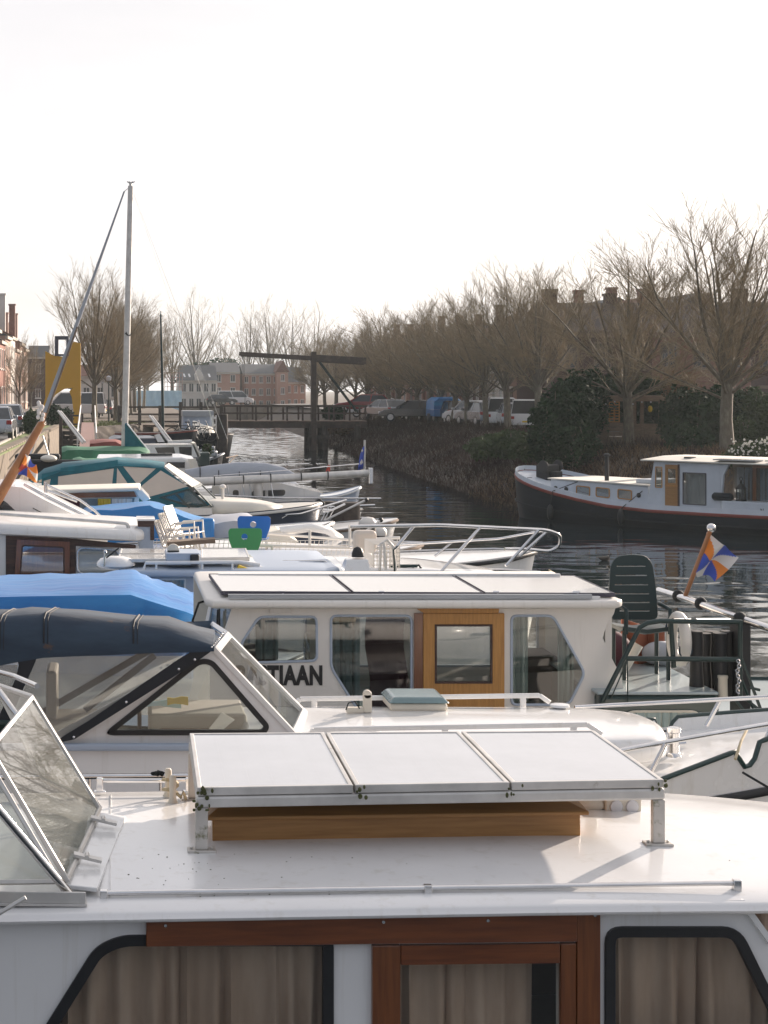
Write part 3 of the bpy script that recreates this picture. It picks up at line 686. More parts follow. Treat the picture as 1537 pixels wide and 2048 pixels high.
for i in range(5):
    x = 26.4 + 5.6*i
    house('terrace_house', lab3[i], 'house', (x+1.2, 99, 2.0), 0, 5.58, 9, 5.4, 1.9 + .012*i, 'brick_dark' if i % 2 == 0 else 'brick_brown', 'roof_dark', 3, 2, 'terrace houses facing the garden', chim=((-1.9, 4.4, .7, .65), (1.7, 4.6, .6, .4)), win=(1.0, 1.5), frm='timber_grey', trim='timber_grey')
# far head of the canal
bb = house('brick_building', 'wide brown brick building of three storeys at the far end of the canal', 'building', ((530-CX)*262/F, 262, 1.0), 0, 6.6, 12, 5.5, 1.5, 'brick_far', 'roof_slate', 6, 3, door=False, win=(.62, 1.0), z0=-1)
house('brick_building', 'darker brick wing with hipped slate roof at the left of the wide brown building', 'building', ((452-CX)*259/F, 259, 1.0), 0, 4.2, 12, 5.7, 1.5, 'brick_far', 'roof_slate', 2, 3, door=False, win=(.75, 1.1), z0=-1)
house('gable_house', 'narrow brick gable at the right end of the wide brown building', 'building', ((566-CX)*258/F, 258, 1.0), 0, 1.6, 10, 5.8, 1.6, 'brick_far', 'roof_tile', 1, 3, door=False, gable=True, win=(.6, 1.0), z0=-1)
house('brick_building', 'brick house with slate roof and roof lights right of the brown building', 'building', ((592-CX)*266/F, 266, 1.0), 0, 3.0, 10, 4.2, 2.4, 'brick_far', 'roof_slate', 3, 2, door=False, win=(.55, 1.1), z0=-1)
wb = house('white_building', 'white building with long window bands and a small pointed gable', 'building', ((398-CX)*244/F, 244, 1.2), 0, 5.2, 12, 4.2, 2.2, 'plaster_white', 'roof_slate', 5, 2, door=False, win=(.72, 1.25), z0=-1)
MB().prism([(-.55, -.3, 4.2), (.55, -.3, 4.2), (.55, -.3, 5.0), (0, -.3, 6.0), (-.55, -.3, 5.0)], (0, 2.5, 0)).build('gable', M['plaster_white'], wb)
for x in (-1.9, -1.2, 1.6):
    MB().add([(x-.12, .9, 4.68), (x+.12, .9, 4.68), (x+.02, 2.2, 5.15), (x-.22, 2.2, 5.15)], [(0, 1, 2, 3)]).build('roof_light', M['lamp_clear'], wb)
house('long_building', 'long low white building behind the left trees', 'building', ((215-CX)*205/F, 205, 1.8), 0, 6.5, 8, 3.9, 1.4, 'plaster_white', 'roof_tile', 4, 1, door=False, win=(.8, 1.2))
sb = thing('scaffold', 'scaffold wrapped in pale blue sheeting beside the white building', 'scaffold', ((318-CX)*226/F, 226, 1.8)); x0 = (268-CX)*226/F; x1 = (364-CX)*226/F
rows = [[Vector((x0+(x1-x0)*i/24, 226+.12*math.sin(i*1.7+z*2), z)) for i in range(25)] for z in (1.2, 1.9, 2.6, 3.3, 4.0 )]
MB().sheet(rows, (0, .03, 0)).build('sheeting', M['tarp_pale'], sb, smooth=60)
MB().box(x0, x1, 226.2, 230, 1.2, 3.95).build('platform', M['tarp_pale'], sb)
b = MB()
for i in range(7):
    x = (330-CX)*228/F + i*.38; b.tube([(x, 228, 3.9), (x, 228, 6.4)], .035, 5)
for z in (4.5, 5.1, 5.7, 6.3): b.tube([((330-CX)*228/F, 228, z), ((330-CX)*228/F+2.3, 228, z)], .035, 5)
b.build('pole', M['gangway_red'], sb)

# yellow sculpture with a frame
d = 110; s = 110/F
ys = thing('street_sculpture', 'tall yellow cut-out sculpture with an open dark frame on top, on the left quay', 'sculpture', P(126, 850, d))
pts = [(91, 702), (108, 711), (132, 714), (141, 690), (149, 683), (162, 687), (162, 853), (147, 853), (147, 820), (144, 795), (139, 783), (146, 776), (129, 778), (112, 789), (98, 806), (84, 826), (86, 815), (91, 795)]
MB().prism([P(x, y, d) for x, y in pts], (0, .22, 0)).build('body', M['yellow_paint'], ys, bevel=.015)
fr = [P(110, 712, d-.05), P(138, 712, d-.05), P(138, 672, d-.05), P(110, 672, d-.05)]; fi = [P(117, 708, d-.05), P(133, 708, d-.05), P(133, 679, d-.05), P(117, 679, d-.05)]
MB().ring(fr, fi, (0, .6, 0)).build('frame', M['slate_frame'], ys)
# a few people and bicycles are too far to model apart; lamp posts and flag poles on the left
for px, d, h in ((218, 125, 5.2), (205, 150, 5.0)):
    o = thing('street_lamp', 'slim grey street lamp %s' % ('beside the big bare tree' if px == 218 else 'behind the yellow sculpture'), 'street lamp', ((px-CX)*d/F, d, 1.85))
    x = (px-CX)*d/F; MB().tube([(x, d, 1.8), (x, d, 1.9+h*.55)], [.07, .045], 7).build('pole', M['rail_green'], o); MB().lathe([(.05, 0), (.16, .05), (.2, .3), (.05, .4)], (x, d, 1.9+h*.55)).build('lamp_head', M['lamp_clear'], o)
# ------------------------------------------------------------------ cars
def make_car(name, label, paint, kind='car', Lc=4.2, W=1.76, Hc=1.46):
    o = thing(name, label, 'car' if kind != 'van' else 'van')
    l = Lc/2; hw = W/2; belt = .92 if kind != 'van' else 1.05
    if kind == 'van':
        prof = [(-l, .32), (-l, 1.0), (-l+.03, belt), (l-.75, belt), (l-.1, .88), (l, .62), (l, .3)]
        g0, g1, t0, t1 = -l+.04, l-.75, -l+.16, l-1.55
    else:
        prof = [(-l, .34), (-l-.02, .60), (-l+.05, belt), (l-1.25, belt), (l-.35, .80), (l-.03, .62), (l, .36)]
        g0, g1, t0, t1 = -l+.08, l-1.2, -l+.62, l-2.0
    secs = []
    for y, k in ((-hw, .90), (-hw+.06, 1), (hw-.06, 1), (hw, .90)):
        secs.append([Vector((x*(.985 if k < 1 else 1), y, .3+(z-.3)*(.97 if k < 1 else 1) + (.04 if k < 1 and z < .4 else 0))) for x, z in prof])
    MB().loft(secs).build('body', M[paint], o, smooth=40, bevel=.03)
    rw = hw-.20
    lo = [(g0, -hw+.05, belt-.01), (g1, -hw+.05, belt-.01), (g1, hw-.05, belt-.01), (g0, hw-.05, belt-.01)]
    hi = [(t0, -rw, Hc-.05), (t1, -rw, Hc-.05), (t1, rw, Hc-.05), (t0, rw, Hc-.05)]
    MB().loft([[Vector(p) for p in lo], [Vector(p) for p in hi]]).build('window', M['window_dark'], o, smooth=30)
    hi2 = [(t0+.08, -rw+.08, Hc), (t1-.12, -rw+.08, Hc), (t1-.12, rw-.08, Hc), (t0+.08, rw-.08, Hc)]
    r = MB().loft([[Vector(p)*1 for p in [(t0-.03, -rw-.02, Hc-.07), (t1+.04, -rw-.02, Hc-.07), (t1+.04, rw+.02, Hc-.07), (t0-.03, rw+.02, Hc-.07)]], [Vector(p) for p in hi2]])
    for sg in (-1, 1):
        for (xa, xb) in ((g0, t0), ((g0+g1)/2, (t0+t1)/2), (g1, t1)):
            r.bar((xa, sg*(hw-.045), belt-.01), (xb, sg*(rw+.006), Hc-.05), .07, .03, up=(0, sg, 0))
    r.build('roof', M[paint], o, smooth=40)
    for x in (-l+.78, l-.80):
        for sg in (-1, 1):
            y = sg*(hw-.10)
            wl = MB().lathe([(.30, -.1), (.32, -.06), (.32, .06), (.30, .1)], (x, y, .32), 'y', 18).build('wheel', M['rubber'], o, smooth=40)
            MB().lathe([(.02, -.112), (.19, -.112), (.20, -.10), (.20, .10), (.19, .112), (.02, .112)], (x, y, .32), 'y', 14).build('rim', M['aluminium'], wl, smooth=40)
    for sg in (-1, 1):
        MB().box(-l-.03, -l+.10, sg*(hw-.12)-.11, sg*(hw-.12)+.11, .70, .88).build('tail_light', M['tail_red'], o, bevel=.02)
        MB().box(l-.16, l+.01, sg*(hw-.22)-.15, sg*(hw-.22)+.15, .56, .68).build('headlight', M['lamp_clear'], o, bevel=.02)
        MB().box(g1-.25, g1-.08, sg*(hw+.02)-.08, sg*(hw+.02)+.08, belt, belt+.13).build('mirror', M[paint], o, bevel=.02)
    MB().box(-l-.035, -l-.02, -.26, .26, .48, .59).build('number_plate', M['yellow_cloth'], o)
    return o
def put(o, px, d, z, rz, lab, group, right=True, off=0):
    o.location = ((px-CX)*d/F+off, d, z); o.rotation_euler = (0, 0, R(rz)); tag(o, lab, None, group); return o
gl1 = 'cars parked on the left quay'
c_s = make_car('parked_car', '-', 'car_silver'); put(c_s, 50, 87, 2.0, 90, 'light silver hatchback seen from behind, second parked car on the left quay', gl1, off=-.88)
put(copy_tree(c_s), 30, 76, 2.0, 90, 'silver car nearest on the left quay, cut by the frame edge', gl1, off=-.88)
c_v = make_car('parked_van', '-', 'car_white', 'van', 5.0, 1.9, 1.95); put(c_v, 148, 136, 2.0, 176, 'white van standing behind the yellow sculpture', 'vans')
c_d = make_car('parked_car', '-', 'car_dark'); put(c_d, 212, 140, 1.9, 80, 'dark car behind the big bare tree on the left bank', gl1)
gr3 = 'cars parked under the trees of the right bank'
def rc(src, px, d, rz, lab, sc_=1): 
    c = copy_tree(src); put(c, px, d, 2.0, rz, lab, gr3); c['category'] = src['category']; return c
rc(c_v, 1052, 96, 78, 'white van next to the garden hedge, seen from behind').scale = (.9, .9, .84)
rc(c_v, 1002, 101, 80, 'white high roofed van second from the garden hedge').scale = (.9, .9, .88)
c_w = make_car('parked_car', '-', 'car_white', Hc=1.5); put(c_w, 945, 108, 2.0, 112, 'small white hatchback between two tree trunks on the right bank', gr3)
rc(c_s, 962, 104, 100, 'pale silver hatchback right of the small white car on the right bank')
rc(c_s, 1030, 97, 82, 'silver car between the two white vans on the right bank')
rc(c_d, 905, 112, 95, 'dark car beside the blue tarpaulined trailer')
rc(c_s, 770, 127, 110, 'silver car behind the bridge end under the trees')
c_r = make_car('parked_car', '-', 'car_red', Lc=4.3); put(c_r, 725, 131, 2.35, 172, 'red car seen side-on behind the bridge railing', gr3)
rc(c_w, 748, 136, 170, 'white car just behind the red car at the bridge end')
rc(c_d, 820, 118, 172, 'black low car side-on under the trees, near the bridge end')
rc(c_d, 850, 121, 100, 'dark car half hidden behind a tree, left of the blue trailer')
rc(c_d, 445, 242, 0, 'dark car before the brown brick wing at the far end of the canal')
rc(c_v, 470, 243, 5, 'white van before the brick building at the far end of the canal')
# blue covered trailer
d = 113; o = thing('trailer', 'small trailer with bright blue tarpaulin cover among the parked cars', 'trailer', ((888-CX)*d/F, d, 2.0)); x = (888-CX)*d/F
MB().box(x-.9, x+.9, d-1.4, d+1.4, 2.45, 2.9).build('bed', M['car_blue'], o, bevel=.03)
MB().loft([[V(x-.9, y, 2.91), V(x-.86, y, 3.5+k), V(x-.6, y, 3.68+k), V(x+.6, y, 3.68+k), V(x+.86, y, 3.5+k), V(x+.9, y, 2.91)] for y, k in ((d-1.38, -.1), (d-1.1, 0), (d+1.1, 0), (d+1.38, -.1))]).build('cover', M['tarp_bright'], o, smooth=30)
for sg in (-1, 1): MB().lathe([(.30, -.1), (.32, 0), (.30, .1)], (x+sg*.95, d, 2.32), 'x').build('wheel', M['rubber'], o, smooth=40)
for q, (px, d) in enumerate([(100, 330), ]): pass

# ------------------------------------------------------------------ drawbridge, jetties, piles
d0 = 120.0; zt = 1.72
br = thing('drawbridge', 'dark timber drawbridge with a balance beam on a tall post across the canal', 'bridge', P(627, 900, d0))
xa, xb = (445-CX)*d0/F, (735-CX)*d0/F
b = MB()
for y in (d0, d0+2.6): b.bar((xa, y, zt+.02), (xb, y, zt+.02), .25, .42)
b.build('girder', M['bridge_timber'], br)
b = MB()
for i in range(int((xb-xa)/.22)): b.box(xa+i*.22, xa+i*.22+.21, d0-.15, d0+2.75, zt+.24, zt+.31)
b.build('deck', M['timber_grey'], br)
for y in (d0-.1, d0+2.7):
    b = MB(); b.bar((xa, y, zt+1.30), (xb, y, zt+1.30), .10, .12); b.bar((xa, y, zt+.80), (xb, y, zt+.80), .07, .08)
    for i in range(10):
        x = xa+.15+i*(xb-xa-.3)/9; b.box(x-.06, x+.06, y-.05, y+.05, zt+.32, zt+1.24)
    b.build('railing', M['bridge_timber'], br)
xp = (627-CX)*d0/F
for y in (d0-.35, d0+2.95):
    xp = (627-CX)*d0/F + (0 if y < d0 else .33); sx_ = 0 if y < d0 else .33
    MB().box(xp-.17, xp+.17, y-.17, y+.17, -.8, 6.75).build('post', M['bridge_timber'], br, bevel=.02)
    e1 = Vector(((478-CX)*d0/F+sx_, y, 6.62)); e2 = Vector(((731-CX)*d0/F+sx_, y, 6.12))
    MB().bar(e1, lerp(e1, e2, .58), .28, .26).bar(lerp(e1, e2, .58), e2, .34, .46).build('balance_beam', M['bridge_timber'], br, bevel=.02)
    MB().tube([(xp+.1, y, 6.5), ((715-CX)*d0/F+sx_, y, 2.6)], .06, 6).build('tie_rod', M['rail_green'], br)
    MB().tube([e1+Vector((.2, 0, 0)), (e1.x+.4, y, zt+1.3)], .012, 4).build('chain', M['rail_green'], br)
MB().box(xp-.12, xp+.12, d0-.15, d0+2.75, 6.25, 6.5).build('crossbar', M['bridge_timber'], br)
b = MB()
for dx in (-.5, .5):
    for y in (d0-.2, d0+2.8): MB().tube([(xp+dx, y, -1), (xp+dx*.9, y, zt)], .19, 9).build('pier', M['pile_timber'], br)
MB().bar((xp-.7, d0-.42, .9), (xp+.7, d0-.42, .9), .06, .25).build('pier_beam', M['pile_timber'], br)
MB().tube([((715-CX)*d0/F, d0-.2, -1), ((715-CX)*d0/F, d0-.2, zt)], .2, 8).build('pier', M['pile_timber'], br)
# long fence/jetty railing left of the bridge
b0 = thing('wooden_footbridge', 'dark wooden footbridge railing running from the lawn to the drawbridge', 'footbridge', ((240-CX)*121/F, 121, 0))
x0, x1 = (236-CX)*121/F, (446-CX)*121/F; b = MB()
for z in (2.95, 2.45, 1.95): b.bar((x0, 121, z), (x1, 121, z), .10, .12)
b.build('railing', M['bridge_timber'], b0)
for i in range(6):
    x = x0+.1+i*(x1-x0-.2)/5; MB().box(x-.11, x+.11, 120.85, 121.15, -.5, 3.05 + (.25 if i in (3, 4) else 0)).build('post', M['pile_timber'], b0)
MB().box(x0, x1, 121.2, 123.4, 1.55, 1.72).build('deck', M['timber_grey'], b0)
# stone abutments behind the bridge
def pile(px, d, ztop, r, lab, cap=True, mt='pile_timber'):
    x = (px-CX)*d/F; o = thing('mooring_post', lab, 'mooring post', (x, d, 0), 'mooring posts')
    MB().lathe([(r, -1), (r, ztop-.03), (r*.9, ztop)], (x, d, 0), n=14).build('post', M[mt], o, smooth=40)
    if cap: MB().lathe([(r*1.08, ztop+.003), (r*1.12, ztop+.10), (r*.7, ztop+.2), (.02, ztop+.22)], (x, d, 0), n=14).build('cap', M['plastic_white'], o, smooth=50)
    return o
pile(445, 84, 3.0, .27, 'thick dark mooring post beside the houseboat stern', False)
pile(736, 36, 1.35, .17, 'dark mooring post with a white domed cap left of the pulpit rails', True)
pile(756, 38, 1.02, .18, 'low mooring post with white cap just right of the taller capped one', True)
pile(662, 46, 1.25, .2, 'bare dark mooring post behind the tangle of boat rails', False)
pile(690, 41, 1.55, .36, 'broad dark timber fender post left of the white capped posts', False)
pile(797, 26, 1.25, .13, 'thin dark post in the water beside the white bow rail', False)
# timber jetty landing with gangway
lg = thing('timber_landing', 'dark timber landing stage at the corner of the stone quay', 'landing stage', P(142, 900, 92))
xA, xB = (122-CX)*92/F, (164-CX)*92/F; b = MB()
for x in (xA, (xA+xB)/2, xB):
    b.box(x-.09, x+.09, 91.9, 92.1, -.5, 2.9)
for z in (2.8, 2.35): b.bar((xA, 92, z), (xB, 92, z), .07, .09)
b.build('railing', M['bridge_timber'], lg)
b = MB()
for i in range(8): b.box(xA, xB, 92.15, 92.22, .1+i*.24, .1+i*.24+.21)
b.build('planking', M['pile_timber'], lg)
gw = thing('gangway', 'narrow reddish gangway with pale handrails sloping from the landing to the boats', 'gangway', P(175, 915, 70))
a = P(176, 846, 90); e = P(174, 914, 66)
MB().bar(a, e, .62, .06).build('deck', M['gangway_red'], gw)
for sg in (-1, 1):
    o3 = Vector((sg*.36, 0, 0)); b = MB(); b.tube([a+o3+V(0, 0, .9), e+o3+V(0, 0, .9)], .028, 6)
    for t in (0.02, .33, .66, .98): p = lerp(a, e, t)+o3; b.tube([p, p+V(0, 0, .9)], .024, 6)
    b.build('handrail', M['aluminium'], gw)
for k_, (p, q) in enumerate([((117, 822), (166, 886)), ((300, 832), (366, 920))]):
    dd = (62, 64)[k_]
    o = thing('lowered_spar', ('pair of pale poles slanting down before the landing stage', 'pair of pale poles slanting down over the white cabin boat')[k_], 'pole', P(*q, dd))
    MB().tube([P(*p, dd+3), P(*q, dd)], .045, 8).tube([P(p[0]+5, p[1]+1, dd+3), P(q[0]+5, q[1]-2, dd)], .04, 8).build('pole', M['aluminium'], o)
# ------------------------------------------------------------------ boats: common parts
def hull(o, xs, xb, yc, beam, zs, rise, hm, dm='gelcoat', rub='rubber', deck_drop=.03, full=.5, rake=.35, bulw=0, stripe=None):
    """stern at xs, stem at xb; hull, deck and rubbing strake as parts"""
    N = 26; sg = 1 if xb > xs else -1; Lh = abs(xb-xs)
    yf = yc if callable(yc) else (lambda x: yc)
    def half(t):
        b = 1 if t < full else math.sqrt(max(0, 1-((t-full)/(1-full))**2.3))
        return beam/2*max(.012, b)*(.88+.12*min(1, t/.25))
    def sheer(t): return zs + rise*max(0, (t-.25)/.75)**2
    def fx(t, z): return xs + sg*(Lh*t - rake*(t**4)*(1-z/max(.1, sheer(1))))
    secs = []
    for i in range(N+1):
        t = i/N; h = half(t); z1 = sheer(t)
        pr = [(1, z1), (.985, z1*.7), (.93, z1*.35), (.86, .05), (.74, -.25), (.0, -.5)]
        q = [Vector((fx(t, z), yf(fx(t, z))-h*k, z)) for k, z in pr] + [Vector((fx(t, z), yf(fx(t, z))+h*k, z)) for k, z in reversed(pr[:-1])]
        secs.append(q)
    MB().loft(secs, False).add(secs[0], [tuple(range(len(secs[0])))]).build('hull', M[hm], o, smooth=45)
    rows = [[Vector((fx(i/N, sheer(i/N)), yf(fx(i/N, sheer(i/N)))+half(i/N)*k*.97, sheer(i/N)-deck_drop+.03*(1-k*k))) for k in (-1, -.6, -.2, .2, .6, 1)] for i in range(N+1)]
    MB().grid(rows).build('deck', M[dm], o, smooth=50)
    b = MB()
    for s in (-1, 1): b.tube([Vector((fx(i/N, sheer(i/N)), yf(fx(i/N, sheer(i/N)))+s*(half(i/N)+.005), sheer(i/N)-.05)) for i in range(N+1)], .032, 6)
    b.build('rubbing_strake', M[rub], o, smooth=60)
    return fx, half, sheer
def slab(outline, zf, th, steps=5, edge=.02):
    """rounded roof plate: plan outline (x, y) list, zf(x, y) the top"""
    cx = sum(p[0] for p in outline)/len(outline); cy = sum(p[1] for p in outline)/len(outline); secs = []
    def ringp(k, dz): return [Vector((cx+(x-cx)*k, cy+(y-cy)*k, zf(cx+(x-cx)*k, cy+(y-cy)*k)+dz)) for x, y in outline]
    def off(dd, dz):
        q = inset([Vector((x, y, 0)) for x, y in outline], dd); return [Vector((p.x, p.y, zf(p.x, p.y)+dz)) for p in q]
    area = sum(outline[i-1][0]*outline[i][1]-outline[i][0]*outline[i-1][1] for i in range(len(outline)))
    for k in range(1, steps): secs.append(ringp(k/steps*.97, 0))
    for dd, dz in ((edge*1.0, 0), (edge*.45, -edge*.25), (edge*.1, -edge*.8), (0, -th*.55), (edge*.15, -th*.85), (edge*.8, -th)): secs.append(off(dd if True else 0, dz))
    secs.append(ringp(.5, -th-.0))
    b = MB(); n = len(outline)
    b.loft(secs, True, False)
    k0 = len(b.v); b.add([Vector((cx, cy, zf(cx, cy)))], []); c = len(b.v)-1
    b.f += [(c, (i+1) % n, i) for i in range(n)]
    last = (len(secs)-1)*n; b.f.append(tuple(last+i for i in range(n)))
    return b
def rail(o, pts, posts, r=.014, name='handrail', mt='chrome', pr=.012, rr=.1):
    pts = [Vector(p) for p in pts]
    if len(pts) > 2:
        q = [pts[0]]
        for i in range(1, len(pts)-1):
            a, b_, c = pts[i-1], pts[i], pts[i+1]; r0 = min(rr, (a-b_).length*.45, (c-b_).length*.45)
            p1 = b_+(a-b_).normalized()*r0; p2 = b_+(c-b_).normalized()*r0
            q += [p1*(1-t)**2+b_*2*t*(1-t)+p2*t*t for t in (0, .25, .5, .75, 1)]
        q.append(pts[-1]); pts = q
    b = MB().tube(pts, r, 8)
    for a, c in posts: b.tube([a, c], pr, 8)
    return b.build(name, M[mt], o, smooth=60)
def solar(o, c00, c10, c11, c01, n, gm, fm, th=.035, fw=.022, name='solar_panel'):
    """n panels side by side between near edge c00-c10 and far edge c01-c11"""
    c00, c10, c11, c01 = map(Vector, (c00, c10, c11, c01)); up = (c10-c00).cross(c01-c00).normalized()
    for i in range(n):
        t0, t1 = i/n+.0025, (i+1)/n-.0025
        q = [lerp(c00, c10, t0), lerp(c00, c10, t1), lerp(c01, c11, t1), lerp(c01, c11, t0)]
        qi = inset(q, fw)
        f = MB().ring(q, qi, -up*th).build(name, fm, o, bevel=.003)
        f2 = MB().prism([p - up*.004 for p in qi], -up*.008).build('glass', gm, f)
        g = MB(); nr = up*-.0025
        nx = 6
        for k in range(1, nx):
            a = lerp(qi[0], qi[1], k/nx)+nr; b_ = lerp(qi[3], qi[2], k/nx)+nr; s = (qi[1]-qi[0]).normalized()*.0003
            g.add([a-s, a+s, b_+s, b_-s], [(0, 1, 2, 3)])
        g.build('busbar', M['panel_line'], f)
def text_mesh(txt, size, mt, parent, loc, sx=1, bold=.0, name='lettering', rz=0):
    cu = bpy.data.curves.new('t', 'FONT'); cu.body = txt; cu.size = size; cu.extrude = .002; cu.offset = bold; cu.space_character = 1.08
    to = bpy.data.objects.new('t', cu); COL.objects.link(to)
    me = bpy.data.meshes.new_from_object(to.evaluated_get(bpy.context.evaluated_depsgraph_get()))
    bpy.data.objects.remove(to)
    mn = min(v.co.x for v in me.vertices)
    b = MB(); b.v = [Vector(loc) + Matrix.Rotation(rz, 3, 'Z') @ Vector(((v.co.x-mn)*sx, -v.co.z, v.co.y)) for v in me.vertices]; b.f = [tuple(p.vertices) for p in me.polygons]
    return b.build(name, mt, parent)
def cleat(o, p, s=1, mt='chrome', name='cleat'):
    p = Vector(p); MB().box(p.x-.03*s, p.x+.03*s, p.y-.02*s, p.y+.02*s, p.z, p.z+.04*s).tube([p+V(-.11*s, 0, .055*s), p+V(.11*s, 0, .055*s)], .014*s, 6).build(name, M[mt], o, smooth=50)

# ================================================================== 1 the white motor yacht in front
S1 = .055
def y1(y, x): return y + S1*(x-1.2)
B1 = thing('motor_yacht', 'white motor yacht in front with solar panels over a wooden hatch and a mahogany door', 'motor yacht', (1.2, 7.8, 0))
fx, hf, sh = hull(B1, -6.5, 7.2, 7.9, 3.5, 1.05, .5, 'gelcoat', 'gelcoat')
Y0 = 6.86                                   # cabin side plane
def W1(px, py, y=Y0):
    d = (y - 1.2*S1) / (1 - S1*(px-CX)/F); return P(px, py, d)
nrm1 = Vector((S1, -1, 0)).normalized()     # outward, towards the viewer
ZR = 2.235
def zroof(x, y):
    v = (y1(0, x)*-1 + y - 7.82)/1.02
    return ZR - .055*v*v - .012*max(0, x-1.5)**2
fr = [(-4.2, y1(6.80, -4.2)), (2.0, y1(6.80, 2.0)), (2.75, y1(6.82, 2.75)), (3.25, y1(6.98, 3.25)), (3.55, y1(7.3, 3.5)), (3.62, y1(7.8, 3.6)), (3.48, y1(8.25, 3.5)), (3.1, y1(8.55, 3.1)), (2.55, y1(8.78, 2.6)), (1.9, y1(8.86, 1.9)), (-4.2, y1(8.86, -4.2))]
ol = [(p.x, p.y) for p in round_loop([V(x, y, 0) for x, y in fr], [.02, .6, .4, .4, .35, .35, .35, .4, .4, .5, .02], 4)]
slab(ol, zroof, .042, 6, .028).build('roof', M['roof_white'], B1, smooth=60)
for v0, v1 in ((6.98, 8.70),):
    for xx in (-.02,):
        MB().tube([(xx, y1(v0, xx)+(v1-v0)*k/10, zroof(xx, y1(v0, xx)+(v1-v0)*k/10)+.0005) for k in range(11)], .004, 5).build('seam', M['gelcoat_dirty'], B1)
# cabin side with window and door openings
wl = [(60, 2100), (190, 1892), (242, 1869), (667, 1869), (667, 2100)]
wr = [(1209, 2100), (1209, 1852), (1478, 1852), (1600, 2100)]
o1 = [W1(-700, 1829), W1(1490, 1800), W1(1760, 2260), W1(-700, 2260)]
hl = [round_loop([W1(*p) for p in wl], .05), round_loop([W1(*p) for p in wr], .07), [W1(798, 1928), W1(1120, 1920), W1(1120, 2200), W1(798, 2200)]]
MB().holed(o1, hl, -nrm1*.05).build('cabin_side', M['gelcoat'], B1)
for pts, rr in ((wl, .05), (wr, .07)):
    window(B1, [W1(*p) for p in pts], .042, M['rubber'], M['glass_cabin'], nrm1, rr, .014)
curtain(B1, W1(-20, 2000), W1(700, 2000), 1.3, 2.13, M['curtain_brown'], .020, 15, -nrm1*.10, 3)
curtain(B1, W1(1195, 2000), W1(1640, 2000), 1.3, 2.15, M['curtain_brown'], .020, 9, -nrm1*.10, 5)
curtain(B1, W1(815, 2000), W1(1085, 2000), 1.3, 2.08, M['curtain_brown'], .014, 6, -nrm1*.13, 8)
# mahogany door and boards
def board(name, px0, px1, py0, py1, mt, proud, thick=.03, par=B1, by=None):
    q = [W1(px0, py0), W1(px1, py0 - (px1-px0)*.0115), W1(px1, py1 - (px1-px0)*.0115), W1(px0, py1)]
    return MB().prism([p + nrm1*proud for p in q], -nrm1*thick).build(name, M[mt], par, bevel=.004)
board('header_board', 292, 1150, 1833, 1889, 'mahogany', .032)
board('door_post', 1151, 1197, 1822, 2220, 'mahogany_upright', .026)
dr = board('door', 800, 1118, 1888, 1927, 'mahogany', .020)
board('stile', 743, 799, 1888, 2220, 'mahogany_upright', .022, .03, dr); board('stile', 1119, 1150, 1884, 2220, 'mahogany_upright', .022, .03, dr)
MB().prism([p - nrm1*.008 for p in (W1(798, 1924), W1(1121, 1918), W1(1121, 2210), W1(798, 2210))], -nrm1*.004).build('pane', M['glass_cabin'], dr)
for px, py in ((764, 1839), (972, 1836), (1186, 1826), (330, 1846)):
    p = W1(px, py)+nrm1*(.033 if px < 1150 else .027); MB().lathe([(.006, -.003), (.006, 0), (.004, .001)], p, 'y', 10).build('screw', M['chrome'], B1)
# far side, ends, floor of the cabin
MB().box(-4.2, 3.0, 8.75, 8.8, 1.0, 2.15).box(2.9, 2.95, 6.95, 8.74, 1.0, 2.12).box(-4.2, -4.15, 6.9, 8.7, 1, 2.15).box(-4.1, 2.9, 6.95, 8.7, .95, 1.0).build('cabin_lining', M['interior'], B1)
# sloped front post of the cabin, right of the window
MB().prism([W1(1492, 1806)+V(0, 0, 0), W1(1537, 1868), W1(1537, 1888), W1(1478, 1806)], nrm1*.02).build('corner_trim', M['gelcoat'], B1)
# grab rails
def grail(px0, px1, pya, pyb, mids, zz, y):
    a = W1(px0, pya, y); b = W1(px1, pyb, y)
    bb = MB().tube([a, b], .011, 8)
    for t in mids:
        p = lerp(a, b, t); bb.box(p.x-.016, p.x+.016, p.y-.016, p.y+.016, p.z-zz, p.z+.014).box(p.x-.03, p.x+.03, p.y-.02, p.y+.02, p.z-zz-.004, p.z-zz+.005)
    return bb.build('handrail', M['chrome'], B1, smooth=40, bevel=.003)
grail(208, 1474, 1787, 1766, (0, .507, 1), .060, 6.97)
grail(200, 378, 1561, 1561, (0, 1), .055, 8.74)
